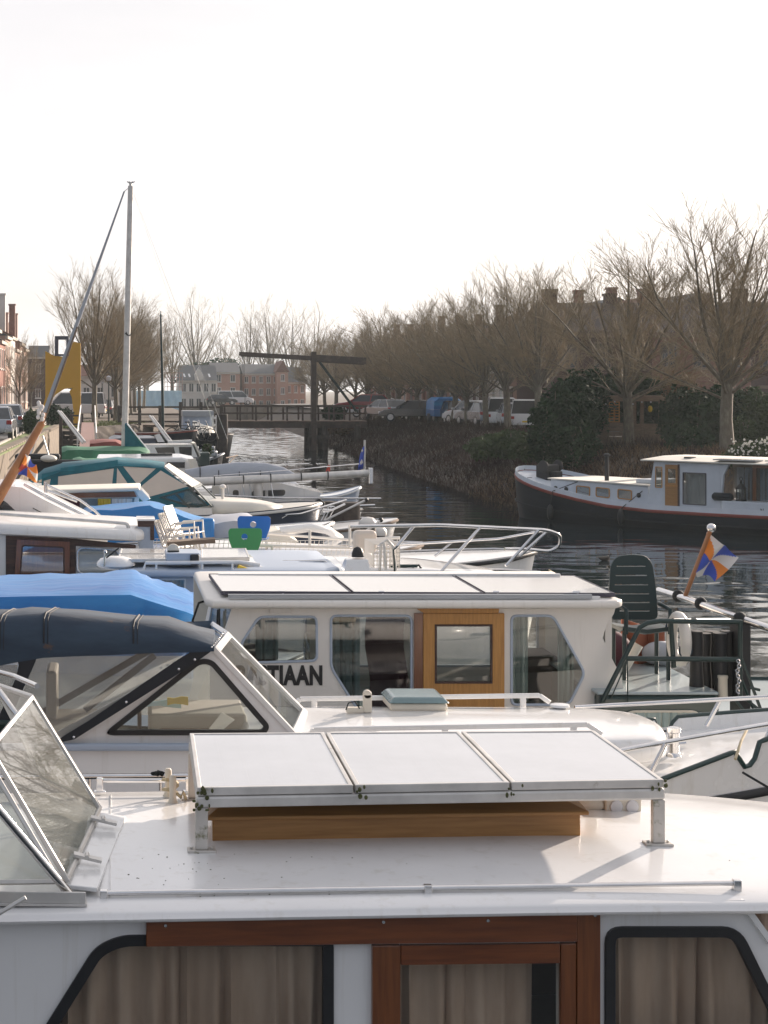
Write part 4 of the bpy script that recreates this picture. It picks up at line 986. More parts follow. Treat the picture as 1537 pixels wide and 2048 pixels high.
# solar rack over the hatch
K00, K10, K11, K01 = V(.345, 7.44, 2.505), V(2.385, 7.585, 2.507), V(2.36, 8.60, 2.523), V(.36, 8.53, 2.523)
rk = MB(); up1 = V(0, 0, 1)
def corner(t, s): return lerp(lerp(K00, K10, t), lerp(K01, K11, t), s)
for s in (.02, .97):
    a, b = corner(.0, s), corner(1.0, s); rk.bar(a-up1*.063, b-up1*.063, .05, .05)
for t in (.333, .667): rk.bar(corner(t, .03)-up1*.050, corner(t, .96)-up1*.050, .05, .022)  # bars added under the panel gaps so no sun slips through
for t in (.012, .988): rk.bar(corner(t, .05)-up1*.062, corner(t, .94)-up1*.062, .044, .044)
rack = rk.build('panel_rack', M['aluminium'], B1, bevel=.012)
for t, s in ((.012, .02), (.988, .02), (.012, .97), (.988, .97)):
    p = corner(t, s); zb = zroof(p.x, p.y)
    MB().box(p.x-.027, p.x+.027, p.y-.02, p.y+.02, zb+.008, p.z-.088).build('leg', M['alu_mossy'], rack, bevel=.006)
    MB().box(p.x-.06, p.x+.06, p.y-.035, p.y+.035, zb-.004, zb+.009).lathe([(.008, .01), (.008, .016), (.003, .018)], (p.x+.043, p.y, zb), n=8).lathe([(.008, .01), (.008, .016), (.003, .018)], (p.x-.043, p.y, zb), n=8).build('foot', M['alu_mossy'], rack, bevel=.004)
for t, s, n_ in ((.012, .02, 16), (.34, .0, 5), (.67, .0, 5), (.988, .02, 6)):
    p = corner(t, s); rnd_ = random.Random(int(t*100)); b = MB()
    for k in range(n_):
        b.ell((p.x+rnd_.uniform(-.035, .045), p.y-.027-rnd_.uniform(0, .004), p.z-rnd_.uniform(.0, .10 if n_ > 10 else .05)), (rnd_.uniform(.004, .011), .004, rnd_.uniform(.005, .013)), 7, 5)
    b.build('moss', M['moss'], rack, smooth=60)
for px_, py_ in ((700, 1600), ): pass
solar(B1, K00, K10, K11, K01, 3, M['panel_glass'], M['aluminium'], .035, .020)
rnd_ = random.Random(9); b = MB()
for k in range(46):
    x_ = rnd_.choice([rnd_.gauss(.30, .10), rnd_.uniform(.1, 3.1), rnd_.uniform(-.02, .9)]); yv = rnd_.uniform(6.95, 7.5)
    r_ = rnd_.uniform(.0015, .0045); b.lathe([(r_, 0), (r_*.8, .0012), (.0003, .0014)], (x_, y1(yv, x_), zroof(x_, y1(yv, x_))), n=7)
b.build('dirt_speck', M['moss'], B1)
# wooden hatch below
h0, h1 = V(.425, 7.62, 0), V(2.055, 7.72, 0)
def hz(p): return zroof(p.x, p.y)
hb_ = MB(); q = [h0, h1, h1+V(.03, .62, 0), h0+V(.03, .62, 0)]
hb_.loft([[V(p.x, p.y, hz(p)-.02) for p in q], [V(p.x, p.y, 2.325) for p in q]])
ht = hb_.build('wooden_hatch', M['teak'], B1, bevel=.005)
q2 = [h0+V(-.03, -.03, 0), h1+V(.03, -.03, 0), h1+V(.06, .65, 0), h0+V(.0, .65, 0)]; q3 = [h0+V(.12, .16, 0), h1+V(-.14, .16, 0), h1+V(-.12, .5, 0), h0+V(.14, .5, 0)]
MB().loft([[V(p.x, p.y, 2.327) for p in q2], [V(p.x, p.y, 2.342) for p in q2], [V(p.x, p.y, 2.405) for p in q3]]).build('lid', M['teak'], ht, bevel=.004)
# horn lights, cleat posts, rope
p = G(1243, 1622, 2.21)
MB().box(p.x-.085, p.x+.085, p.y-.04, p.y+.04, p.z-.02, p.z+.075).build('light_box', M['ivory_plastic'], B1, bevel=.008)
for dx in (-.035, .04): MB().lathe([(.002, -.052), (.028, -.050), (.032, -.042), (.032, -.036)], (p.x+dx, p.y, p.z+.03), 'y', 14).build('lens', M['lamp_clear'], B1, smooth=40)
MB().lathe([(.028, -.21), (.034, -.20), (.030, -.10), (.022, -.086)], (p.x, p.y, p.z+.03), 'x', 12).tube([(p.x-.2, p.y, p.z+.04), (p.x-.27, p.y+.1, p.z+.09), (p.x-.33, p.y+.2, p.z+.02)], .005, 6).build('horn', M['ivory_plastic'], B1, smooth=50)
for px, py in ((337, 1592), (346, 1607)):
    p = G(px, py, 2.21); MB().lathe([(.028, 0), (.022, .01), (.016, .03), (.017, .125), (.012, .135), (.001, .137)], p, n=14).build('bollard', M['ivory_plastic'], B1, smooth=40)
p = G(341, 1600, 2.21); pr_ = [p + V(.035*math.cos(a), .04*math.sin(a)-.01, .03+.0075*a) for a in [k*.5 for k in range(22)]]
MB().tube(pr_, .009, 6).tube([pr_[0], p+V(.05, -.03, .02), p+V(.06, -.05, .05), p+V(.075, -.02, .01)], .008, 6).build('rope', M['rope'], B1, smooth=60)
# folding windscreen at the left with its wing and stays
a0 = V(-.065, 8.02, 2.27); a1 = V(-.185, 6.90, 2.255); t0 = V(-.398, 8.30, 2.744); t1 = V(-.518, 7.18, 2.729)
def frame(name, q, w, mt, gm, th=.02, par=B1):
    n = (q[1]-q[0]).cross(q[2]-q[0]).normalized(); qi = inset(q, w)
    f = MB().ring([p+n*th/2 for p in q], [p+n*th/2 for p in qi], -n*th).build(name, M[mt], par, bevel=.003)
    MB().prism([p + n*.002 for p in inset(q, w*.7)], -n*.004).build('pane', M[gm], f); return f
frame('windscreen', [a0, a1, t1, t0], .018, 'aluminium', 'glass_screen')
frame('side_screen', [a1+V(-.02, -.02, .0), V(-1.9, 6.80, 2.25), V(-1.9, 7.08, 2.72), t1+V(-.02, -.02, 0)], .018, 'aluminium', 'glass_screen')
t2 = V(-.62, 8.95, 2.70); a2 = V(-.35, 8.62, 2.27)
frame('side_screen', [a0+V(-.0, .03, 0), t0+V(0, .03, 0), t2, a2], .018, 'aluminium', 'glass_screen')
b = MB().prism([a0+V(.0, 0, -.01), a1+V(0, 0, -.01), a1+V(.115, 0, -.022), a0+V(.115, 0, -.026)], (0, 0, -.018))
b.build('screen_sill', M['gelcoat_dirty'], B1, bevel=.004)
for t in (.22, .74):
    p = lerp(a0, a1, t); MB().bar(p+V(-.015, 0, .03), p+V(.10, 0, .003), .05, .012).tube([p+V(.04, -.03, .025), p+V(.04, .03, .025)], .009, 6).build('hinge', M['aluminium'], B1)
MB().tube([W1(152, 1803, 6.93), W1(0, 1622, 6.80), W1(-150, 1443, 6.7)], .017, 10).build('screen_stay', M['chrome'], B1, smooth=60)
MB().tube([W1(75, 1372, 7.95), W1(28, 1352, 8.4), W1(-25, 1338, 8.6)], .013, 8).tube([W1(42, 1440, 8.2), W1(-40, 1330, 8.5)], .014, 8).build('screen_stay', M['chrome'], B1, smooth=60)
b = MB().bar(W1(-300, 1800, 6.9), W1(174, 1806, 6.9), .07, .012).bar(W1(-300, 1800, 6.87)+V(0, 0, .02), W1(172, 1806, 6.87)+V(0, 0, .02), .012, .045).bar(W1(-300, 1800, 6.95)+V(0, 0, .02), W1(172, 1806, 6.95)+V(0, 0, .02), .012, .045)
b.build('screen_track', M['aluminium'], B1, bevel=.003)
MB().tube([W1(-40, 1850, 6.75), W1(52, 1795, 6.75)], .009, 6).build('stay_rod', M['aluminium'], B1)
MB().box(-3.5, -.55, 6.95, 8.5, 1.2, 1.25).box(-3.5, -.5, 8.45, 8.5, 1.25, 2.2).build('cockpit_lining', M['interior_cream'], B1)

# ================================================================== 2 the cruiser with the dark blue canopy
B2 = thing('cabin_cruiser', 'white cabin cruiser with a faded dark blue canopy, behind the front yacht', 'cabin cruiser', (1, 12.6, 0))
yc2 = lambda x: 12.55 + .15*max(0, x-2.6)**1.2
fx, hf, sh = hull(B2, -4.6, 6.3, yc2, 2.5, 1.30, .38, 'gelcoat', 'gelcoat', full=.52)
D2 = 11.85
# white coaming and cabin trunk
MB().prism([P(-900, 1492, D2), P(640, 1490, D2), P(1150, 1492, D2), P(1180, 1600, D2), P(1180, 1720, D2), P(-900, 1720, D2)], (0, .06, 0)).build('cabin_side', M['gelcoat'], B2, bevel=.01)
MB().bar(P(-900, 1494, D2-.03), P(600, 1494, D2-.03), .05, .05).build('coaming_rail', M['bluegrey_paint'], B2, bevel=.015)
ol = [(.9, 11.82), (3.45, 11.86), (3.8, 12.0), (3.93, 12.5), (3.85, 13.0), (3.5, 13.2), (.9, 13.22)]
ol = [(p.x, p.y) for p in round_loop([V(x, y, 0) for x, y in ol], [.02, .3, .25, .3, .25, .3, .02], 5)]
slab(ol, lambda x, y: 1.845-.035*((y-12.52)/.7)**2-.012*max(0, x-2.5)**2, .17, 5, .06).build('coachroof', M['gelcoat'], B2, smooth=60)
# side window of the wheelhouse
sw = [(208, 1468), (395, 1320), (428, 1330), (538, 1452), (524, 1466)]
q = [P(x, y, D2+.02) for x, y in [(203, 1470), (397, 1317), (425, 1318), (541, 1452), (530, 1470)]]
fo = [P(60, 1494, D2+.03), P(432, 1292, D2+.03), P(600, 1474, D2+.03), P(600, 1494, D2+.03)]
MB().holed(fo, [round_loop(inset(q, .004), [.09, .06, .06, .07, .06])], (0, .03, 0)).build('wheelhouse_side', M['gelcoat'], B2)
window(B2, q, .036, M['rubber'], M['glass_bright'], (0, -1, 0), [.09, .06, .06, .07, .06], .015)
# windscreen wing seen from the side
ws = [P(593, 1474, 11.86), P(427, 1297, 11.86), P(453, 1266, 12.75), P(613, 1428, 12.8)]
frame('windscreen', ws, .05, 'gelcoat', 'glass_bright', .035, B2)
frame('windscreen', [ws[3]+V(0, .01, 0), ws[2]+V(0, .01, 0), ws[2]+V(-.08, .55, 0), ws[3]+V(-.08, .5, 0)], .045, 'gelcoat', 'glass_bright', .035, B2)
MB().loft([[P(593, 1474, 11.84), P(560, 1494, 11.84), P(613, 1494, 11.84)], [P(613, 1428, 12.8), P(590, 1440, 12.8), P(640, 1440, 12.8)]]).build('windscreen_foot', M['gelcoat'], B2, bevel=.006)
# canopy
sta = [(-520, 1265, 1300), (-330, 1236, 1345), (-160, 1240, 1345), (0, 1245, 1330), (40, 1243, 1322), (88, 1240, 1314), (150, 1247, 1311), (210, 1252, 1309), (267, 1256, 1306), (330, 1262, 1304), (390, 1277, 1303), (428, 1290, 1301)]
rows = []
for px, yf, yb in sta:
    dn = 11.83; fz = P(px, yf, dn).z; bz = P(px, yb, dn-.04).z; X = (px-CX)*dn/F; sag = .012*math.sin(px*.045)
    pk = 0
    row = [V(X, dn-.04, bz), V(X, dn-.035, lerp(bz, fz, .35)), V(X, dn-.015, lerp(bz, fz, .72)), V(X, dn+.03, fz), V(X+.01, dn+.12, fz+.03), V(X+.03, dn+.40, fz+.02+sag), V(X+.05, dn+.75, fz-.005+sag), V(X+.06, dn+1.1, fz-.06+sag), V(X+.06, dn+1.40, fz-.13), V(X+.06, dn+1.48, bz)]
    rows.append(row)
cn = MB().sheet(rows, (0, 0, -.006)).build('canopy', M['canvas_navy'], B2, smooth=50)
for px_, nm in ((88, 'seam'), (267, 'seam'), (0, 'seam'), (-160, 'seam')):
    k_ = [s_[0] for s_ in sta].index(px_)
    MB().tube([p+V(0, 0, .004) for p in rows[k_][1:9]], .007, 5).tube([p+V(.028, 0, .003) for p in rows[k_][1:9]], .003, 4).build('canopy_seam', M['canvas_black'], cn, smooth=60)
def strap(pts, par=cn, mt='canvas_black', t=.006, name='canopy_strap'):
    return MB().prism(pts, (0, -t, 0)).build(name, M[mt], par)
dn = 11.80
strap([P(426, 1299, dn), P(382, 1303, dn), P(352, 1322, dn), P(180, 1440, dn), P(118, 1478, dn), P(125, 1484, dn), P(150, 1478, dn), P(372, 1338, dn), P(418, 1306, dn)])
strap([P(73, 1310, dn), P(34, 1316, dn), P(38, 1330, dn), P(32, 1356, dn), P(-5, 1440, dn), P(20, 1440, dn), P(72, 1322, dn)])
b = MB()
for px, py in ((148, 1474), (253, 1404), (358, 1338), (390, 1319)): b.ell(P(px, py, dn-.008), .011, 10, 6)
b.build('snap', M['chrome'], cn, smooth=60)
b = MB()
for k in range(9): b.ell(lerp(P(448, 1268, 12.3), P(424, 1298, 11.8), k/8)+V(0, 0, .012), .008, 8, 5)
b.build('snap', M['chrome'], cn, smooth=60)
MB().prism([P(72, 1316, dn+.012), P(380, 1303, dn+.012), P(128, 1476, dn+.012), P(25, 1440, dn+.012)], (0, .003, 0)).build('canopy_window', M['glass_vinyl'], cn)
MB().prism([P(-420, 1330, dn+.012), P(36, 1330, dn+.012), P(34, 1350, dn+.012), P(-5, 1440, dn+.012), P(-420, 1470, dn+.012)], (0, .003, 0)).build('canopy_window', M['glass_vinyl'], cn)
b = MB()
for pts in ([P(-10, 1480, 13.2), P(130, 1390, 13.2), P(300, 1300, 13.2)], [P(170, 1420, 13.0), P(310, 1310, 13.0)]): b.bar(pts[0], pts[-1], .05, .012, up=(0, 1, 0))
b.build('canopy_far_strap', M['canvas_black'], cn)
MB().prism([P(-420, 1312, 13.25), P(420, 1312, 13.25), P(420, 1430, 13.25), P(-420, 1430, 13.25)], (0, .003, 0)).build('canopy_window', M['glass_vinyl'], cn)
# cockpit inside
MB().box(-3.8, 1.05, 11.95, 13.2, 1.0, 1.04).box(-3.8, -.9, 12.9, 13.2, 1.04, 1.55).box(.25, .95, 12.6, 13.2, 1.04, 1.86).box(-.5, .0, 12.7, 13.15, 1.04, 1.80).box(-.5, -.42, 12.7, 13.15, 1.80, 2.15).build('cockpit_lining', M['interior_cream'], B2, bevel=.03)
MB().box(.28, 1.25, 11.95, 13.15, 1.60, 1.66).build('dashboard', M['teak'], B2, bevel=.01)
MB().box(.33, .75, 12.2, 12.7, 1.665, 1.76).build('instrument_tray', M['timber_grey'], B2, bevel=.01)
MB().torus((.18, 12.75, 1.86), .16, .014, 'x').build('steering_wheel', M['black_gear'], B2, smooth=60)
MB().sheet([[P(335+14*i, 1395+7*j+2*math.sin(i*2+j), 12.35) for i in range(4)] for j in range(3)], (0, .02, 0)).build('yellow_cloth', M['yellow_cloth'], B2, smooth=60)
MB().sheet([[P(275+22*i, 1402+6*j+3*math.sin(i*1.5+j), 12.45) for i in range(5)] for j in range(3)], (0, .03, 0)).build('folded_cover', M['tarp_pale'], B2, smooth=60)
MB().prism([P(445, 1425, 12.2), P(470, 1440, 12.2), P(440, 1465, 12.1), P(415, 1462, 12.1)], (0, .01, 0)).build('chart', M['plastic_white'], B2)
# deck gear
def z2(x): return 1.845-.012*max(0, x-2.5)**2
def rail2(pxs, y0_, mids, dd):
    a = [P(px, py, dd) for px, py in pxs]; b = MB()
    for i in range(len(a)-1): b.bar(a[i], a[i+1], .03, .034)
    for t in mids:
        p = lerp(a[1], a[-2], t); b.box(p.x-.022, p.x+.022, p.y-.014, p.y+.014, p.z-.10, p.z-.005)
    b.build('toe_rail', M['gelcoat_dirty'], B2, bevel=.006)
rail2([(612, 1478), (628, 1459), (1175, 1449), (1204, 1468)], 0, (.05, .48, .95), 12.0)
rail2([(590, 1412), (600, 1398), (1080, 1391), (1100, 1405)], 0, (.06, .55, .93), 13.2)
p = G(735, 1424, 1.84)
MB().box(p.x-.03, p.x+.03, p.y-.025, p.y+.025, p.z, p.z+.13).lathe([(.031, -.025), (.031, .025)], (p.x, p.y, p.z+.13), 'y', 16).box(p.x-.155, p.x-.031, p.y-.03, p.y+.03, p.z, p.z+.035).build('mast_step', M['ivory_plastic'], B2, bevel=.004)
MB().tube([p+V(-.06, -.03, .03), p+V(-.09, -.02, .08), p+V(-.14, -.02, .07), p+V(-.16, -.03, .02)], .005, 6).build('cable', M['rope_black'], B2)
p = G(838, 1420, 1.84); hx, hy = .21, .2
MB().box(p.x-hx, p.x+hx, p.y-.02, p.y+.40, p.z-.01, p.z+.05).build('deck_hatch', M['ivory_plastic'], B2, bevel=.02)
hh = bpy.data.objects['deck_hatch']
MB().loft([[p+V(-hx-.015, -.035, .052), p+V(hx+.015, -.035, .052), p+V(hx+.015, .415, .052), p+V(-hx-.015, .415, .052)], [p+V(-hx+.03, .0, .095), p+V(hx-.03, .0, .095), p+V(hx-.03, .38, .095), p+V(-hx+.03, .38, .095)]]).build('hatch_lid', M['hatch_teal'], hh, bevel=.012)
for px, py in ((742, 1462), (1120, 1416)):
    p = G(px, py, 1.82); MB().lathe([(.05, 0), (.075, .012), (.07, .028), (.02, .036)], p, n=18).build('ventilator', M['gelcoat_dirty'], B2, smooth=40)
# bow bulwark, dark capping, pulpit rails, rope
def bulwark(sgn):
    rows = []; cap = []; nx = 4.26 if sgn > 0 else 4.36
    for i in range(81):
        x = 3.15 + 3.1*i/80; t = (x+4.6)/10.9; hh = hf(min(.999, t))*.985; yy = yc2(x) - sgn*hh
        zt_ = (1.565 + .27*max(0, x-3.45)**.95 if x < 4.7 else 1.885+.05*(x-4.7)) if sgn > 0 else 1.535 + .085*max(0, x-3.8)
        q = abs(x-nx)/.075; dip = -.13*(1-q**4) if q < 1 else 0
        rows.append([V(x, yy, sh(min(1, t))-.05), V(x, yy-sgn*.035, zt_+dip)]); cap.append(V(x, yy-sgn*.035, zt_+dip+.008))
    MB().sheet(rows, (0, sgn*.03, 0)).build('bulwark', M['gelcoat_dirty'], B2, smooth=60)
    MB().tube(cap, .018, 7).build('capping', M['hull_green'], B2, smooth=60)
bulwark(1); bulwark(-1)
rail(B2, [P(1190, 1513, 11.55), P(1260, 1497, 11.6), P(1537, 1448, 11.9), P(1700, 1422, 12.2)], [(P(1331, 1487, 11.65), P(1303, 1542, 11.65)), (P(1545, 1448, 11.9), P(1520, 1508, 11.9))], .017, 'pulpit_rail', pr=.016)
rail(B2, [P(1150, 1415, 13.5), P(1215, 1411, 13.5), P(1537, 1394, 13.3), P(1700, 1390, 13.0)], [(P(1441, 1400, 13.4), P(1413, 1452, 13.4))], .017, 'pulpit_rail', pr=.018)
MB().lathe([(.055, 0), (.05, .02), (.04, .03), (.04, .17), (.05, .18), (.05, .21), (.02, .22)], P(1348, 1513, 12.7), n=16).tube([P(1325, 1490, 12.7), P(1372, 1486, 12.7)], .018, 8).build('bow_bitt', M['chrome'], B2, smooth=40)
MB().tube([P(1496, 1456, 12.0), P(1483, 1482, 11.75), P(1471, 1518, 11.5)], .010, 6).build('rope', M['rope'], B2)
MB().tube([P(1486, 1545, 11.5), P(1537, 1575, 11.3), V(4.9, 10.7, 1.15), V(5.6, 9.9, .6), V(6.3, 9.3, .0)], .008, 6).build('mooring_line', M['rope_black'], B2)
for px0, px1, yy, dd in ((165, 372, 1551, 11.2),):
    rail(B2, [P(px0-200, yy+4, dd), P(px1+60, yy, dd)], [(P(322, yy, dd), P(322, yy+30, dd)), (P(180, yy, dd), P(180, yy+34, dd))], .018, 'side_rail', pr=.012)
MB().tube([P(305, 1548, dd)]+[P(312+3*k, 1546+4*math.sin(k*2), dd-.03) for k in range(6)], .014, 6).build('rope_knot', M['rope_black'], B2)
# ================================================================== 3 the named boat with the long solar roof
B3 = thing('wheelhouse_boat', 'cream wheelhouse boat with dark green hull, wooden door and black name on its side', 'boat', (2.8, 16, 0))
hull(B3, 7.0, -4.2, 16.9, 3.3, 1.18, .35, 'hull_green', 'deck_grey', 'hull_green', full=.5)
D3 = 15.5
def Q(px, py, d=D3): return P(px, py, d)
w1 = [Q(478, 1290), Q(517, 1231), Q(636, 1231), Q(637, 1324), Q(500, 1328)]
w2 = [Q(660, 1229), Q(826, 1229), Q(826, 1470), Q(745, 1470), Q(660, 1336)]
w3 = [Q(1021, 1229), Q(1108, 1229), Q(1173, 1346), Q(1140, 1412), Q(1021, 1412)]
dh = [Q(869, 1248), Q(984, 1248), Q(984, 1366), Q(869, 1366)]
wall = [Q(468, 1207), Q(1234, 1207), Q(1228, 1228), Q(1212, 1254), Q(1206, 1276), Q(1222, 1312), Q(1242, 1352), Q(1256, 1408), Q(1256, 1480), Q(380, 1480), Q(392, 1400), Q(440, 1290)]
MB().holed(wall, [round_loop(w1, .06), round_loop(w2, .07), round_loop(w3, .06), dh], (0, .05, 0)).build('wheelhouse_side', M['cream_paint'], B3)
for q in (w1, w2, w3): window(B3, q, .022, M['bluegrey_paint'], M['glass_dark'] if q is not w3 else M['glass_cabin'], (0, -1, 0), .065, .012)
# raked front with its small window
fq = [Q(400, 1262, 16.5), Q(452, 1290, 15.52), Q(474, 1212, 15.52), Q(426, 1186, 16.6)]
f1 = [Q(378, 1400, 16.4), Q(436, 1440, 15.52), Q(474, 1208, 15.52), Q(424, 1180, 16.6)]
fw = [lerp(lerp(f1[0], f1[1], u), lerp(f1[3], f1[2], u), v) for u, v in ((.14, .66), (.86, .66), (.86, .93), (.14, .93))]
n3 = (f1[1]-f1[0]).cross(f1[3]-f1[0]).normalized(); n3 = n3 if n3.x < 0 else -n3
MB().holed(f1, [round_loop(fw, .05)], -n3*.04).build('wheelhouse_front', M['cream_paint'], B3)
window(B3, fw, .020, M['bluegrey_paint'], M['glass_bright'], n3, .05, .01)
c0 = lerp(fw[2], fw[3], .5)+n3*.03; MB().tube([c0, c0+(fw[0]-fw[3])*.75+(fw[1]-fw[0])*.25], .008, 6).tube([c0+(fw[0]-fw[3])*.2, c0+(fw[0]-fw[3])*.85+(fw[1]-fw[0])*.15], .012, 6).build('wiper', M['rubber'], B3)
MB().tube([Q(430, 1196, 16.2), Q(398, 1206, 16.2), Q(386, 1240, 16.0), Q(385, 1290, 15.9)], .011, 7).build('cable', M['rope_black'], B3, smooth=60)
# roof
ol = [(.86, 15.36), (4.40, 15.36), (4.48, 15.45), (4.48, 17.9), (.86, 17.9), (.80, 17.7), (.80, 15.5)]
slab(ol, lambda x, y: 2.335+.05*(1-((y-16.6)/1.3)**2), .07, 4, .02).build('roof', M['cream_paint'], B3, smooth=50)
MB().box(1.0, 4.2, 15.40, 15.44, 2.355, 2.392).build('roof_strip', M['grey_paint'], B3)
b = MB()
for px in (560, 760, 990, 1150): x = (px-CX)*15.5/F; b.bar((x-.03, 15.45, 2.34), (x+.03, 15.55, 2.40), .06, .02)
b.bar(Q(500, 1195, 15.45), Q(1200, 1196, 15.45), .05, .035).bar(V(1.0, 16.9, 2.40), V(4.3, 16.9, 2.40), .05, .035)
b.build('panel_rack', M['gelcoat_dirty'], B3, bevel=.005)
solar(B3, Q(441, 1182, 15.5)+V(0, 0, .0), Q(1233, 1186, 15.5), Q(1151, 1150, 16.95), Q(416, 1147, 16.95), 3, M['panel_pale'], M['slate_frame'], .035, .012)
# door, boards, lettering
dr = MB().holed([Q(846, 1226), Q(1008, 1226), Q(1008, 1480), Q(846, 1480)], [dh], (0, .03, 0)); dr.v = [p+V(0, -.03, 0) for p in dr.v]
do = dr.build('door', M['oak_upright'], B3, bevel=.004)
q = [p+V(0, -.034, 0) for p in dh]; MB().ring([p for p in q], inset(q, .018), (0, .02, 0)).build('frame', M['dark_wood'], do)
MB().prism([p+V(0, -.01, 0) for p in dh], (0, .004, 0)).build('pane', M['glass_bright'], do)
MB().prism([p+V(0, -.028, 0) for p in (Q(828, 1226), Q(845, 1226), Q(845, 1480), Q(828, 1480))], (0, .027, 0)).build('door_post', M['mahogany_upright'], B3)
MB().prism([p+V(0, -.045, 0) for p in (Q(831, 1206), Q(998, 1206), Q(996, 1225), Q(846, 1225), Q(834, 1218))], (0, .044, 0)).build('header_board', M['oak_upright'], B3, bevel=.006)
text_mesh('BASTIAAN', .228, M['black_gear'], B3, Q(473, 1368)+V(0, -.006, 0), .685, .011)
MB().box(*(lambda a: (a.x-.06, a.x+.13, a.y-.02, a.y-.002, a.z-.015, a.z+.025))(Q(553, 1222))).build('bracket', M['aluminium'], B3)
# interior seen through the panes
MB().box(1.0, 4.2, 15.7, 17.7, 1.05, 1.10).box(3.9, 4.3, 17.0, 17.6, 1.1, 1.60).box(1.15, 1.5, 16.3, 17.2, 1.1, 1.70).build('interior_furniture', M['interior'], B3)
fs = [V(.8, 17.75, 2.3), V(4.4, 17.75, 2.3), V(4.4, 17.75, .9), V(.8, 17.75, .9)]
hh_ = [[V(a, 17.75, 1.38), V(b, 17.75, 1.38), V(b, 17.75, 2.1), V(a, 17.75, 2.1)] for a, b in ((1.35, 1.95), (2.15, 2.8), (3.0, 3.85), (4.0, 4.3))]
MB().holed(fs, hh_, (0, .05, 0)).build('wheelhouse_side', M['cream_paint'], B3)
for q in hh_: window(B3, q, .022, M['bluegrey_paint'], M['glass_bright'], (0, -1, 0), .05, .01)
MB().box(4.36, 4.42, 15.56, 17.74, 1.0, 2.2).build('wheelhouse_back', M['cream_paint'], B3)
curtain(B3, Q(512, 1260, 15.62), Q(558, 1260, 15.62), 1.78, 2.16, M['curtain_green'], .02, 4, (0, .05, 0), 2)
curtain(B3, Q(668, 1260, 15.62), Q(722, 1260, 15.62), 1.3, 2.16, M['curtain_green'], .025, 4, (0, .05, 0), 4)
curtain(B3, Q(1028, 1260, 15.62), Q(1058, 1260, 15.62), 1.4, 2.16, M['curtain_green'], .02, 3, (0, .05, 0), 5)
curtain(B3, Q(1118, 1260, 15.62), Q(1150, 1260, 15.62), 1.4, 2.16, M['curtain_green'], .02, 3, (0, .05, 0), 6)
MB().sheet([[V((745-CX)*15.5/F+.35*i/6+.03*math.sin(j), 15.8+.03*math.sin(i*2+j), 1.3+.85*j/6) for i in range(7)] for j in range(7)], (0, .01, 0)).build('plum_curtain', M['plum_cloth'], B3, smooth=60)
MB().torus((1.75, 15.95, 1.83), .14, .014, 'x').build('steering_wheel', M['chrome'], B3, smooth=60)
# raised aft deck with the curtained window
A0, A1 = (1199-CX)*15.35/F, (1412-CX)*15.35/F
MB().box(A0, A1+.12, 15.33, 18.0, .9, 1.52).build('aft_cabin', M['hull_green'], B3, bevel=.04)
MB().box(A0-.03, A1+.10, 15.30, 18.0, 1.522, 1.55).build('aft_deck', M['deck_grey'], B3, bevel=.012)
q = [Q(1237, 1492, 15.32), Q(1242, 1432, 15.32), Q(1262, 1420, 15.32), Q(1392, 1420, 15.32), Q(1412, 1440, 15.32), Q(1412, 1492, 15.32)]
cw = MB().ring(round_loop(q, .05), inset(round_loop(q, .05), .022), (0, -.015, 0)).build('window', M['ivory_plastic'], B3, bevel=.004)
MB().prism(inset(round_loop(q, .05), .01), (0, -.004, 0)).build('pane', M['glass_cabin'], cw)
curtain(B3, Q(1242, 1455, 15.30), Q(1408, 1455, 15.30), 1.06, 1.37, M['curtain_green'], .012, 12, (0, .008, 0), 9)
MB().box(A0, A1+.08, 15.324, 15.329, 1.05, 1.36).build('window_reveal', M['black_gear'], B3)
# green rails
T = .022
b = MB()
b.tube(round_loop([Q(1205, 1400, 15.3), Q(1286, 1243, 15.3), Q(1320, 1241, 15.3)], .2, 5)[6:12] if False else [Q(1205, 1402, 15.3), Q(1268, 1278, 15.3), Q(1280, 1255, 15.3), Q(1295, 1246, 15.3), Q(1320, 1242, 15.3), Q(1482, 1244, 15.3)], T, 8)
b.tube([Q(1252, 1317, 15.3), Q(1482, 1319, 15.3)], T, 8).tube([Q(1481, 1240, 15.3), Q(1481, 1400, 15.3)], T, 8)
b.tube([Q(1342, 1241, 15.35), Q(1348, 1335, 15.35)], T, 8).tube([Q(1346, 1241, 15.3), Q(1480, 1240, 17.3)], T, 8)
b.tube([Q(1255, 1318, 15.3), Q(1256, 1410, 15.3)], .006, 5).tube([Q(1255, 1322, 15.3), Q(1222, 1398, 15.3)], .006, 5)
b.build('stern_rail', M['rail_green'], B3, smooth=60)
b = MB()
for p0, p1 in (((1484, 1318), (1530, 1440)), ((1484, 1360), (1520, 1450)), ((1488, 1395), (1545, 1440)), ((1470, 1398), (1510, 1450)), ((1500, 1375), (1520, 1380))): b.tube([Q(*p0, 15.3), Q(*p1, 15.3)], .014, 6)
b.build('boarding_ladder', M['rail_green'], B3, smooth=60)
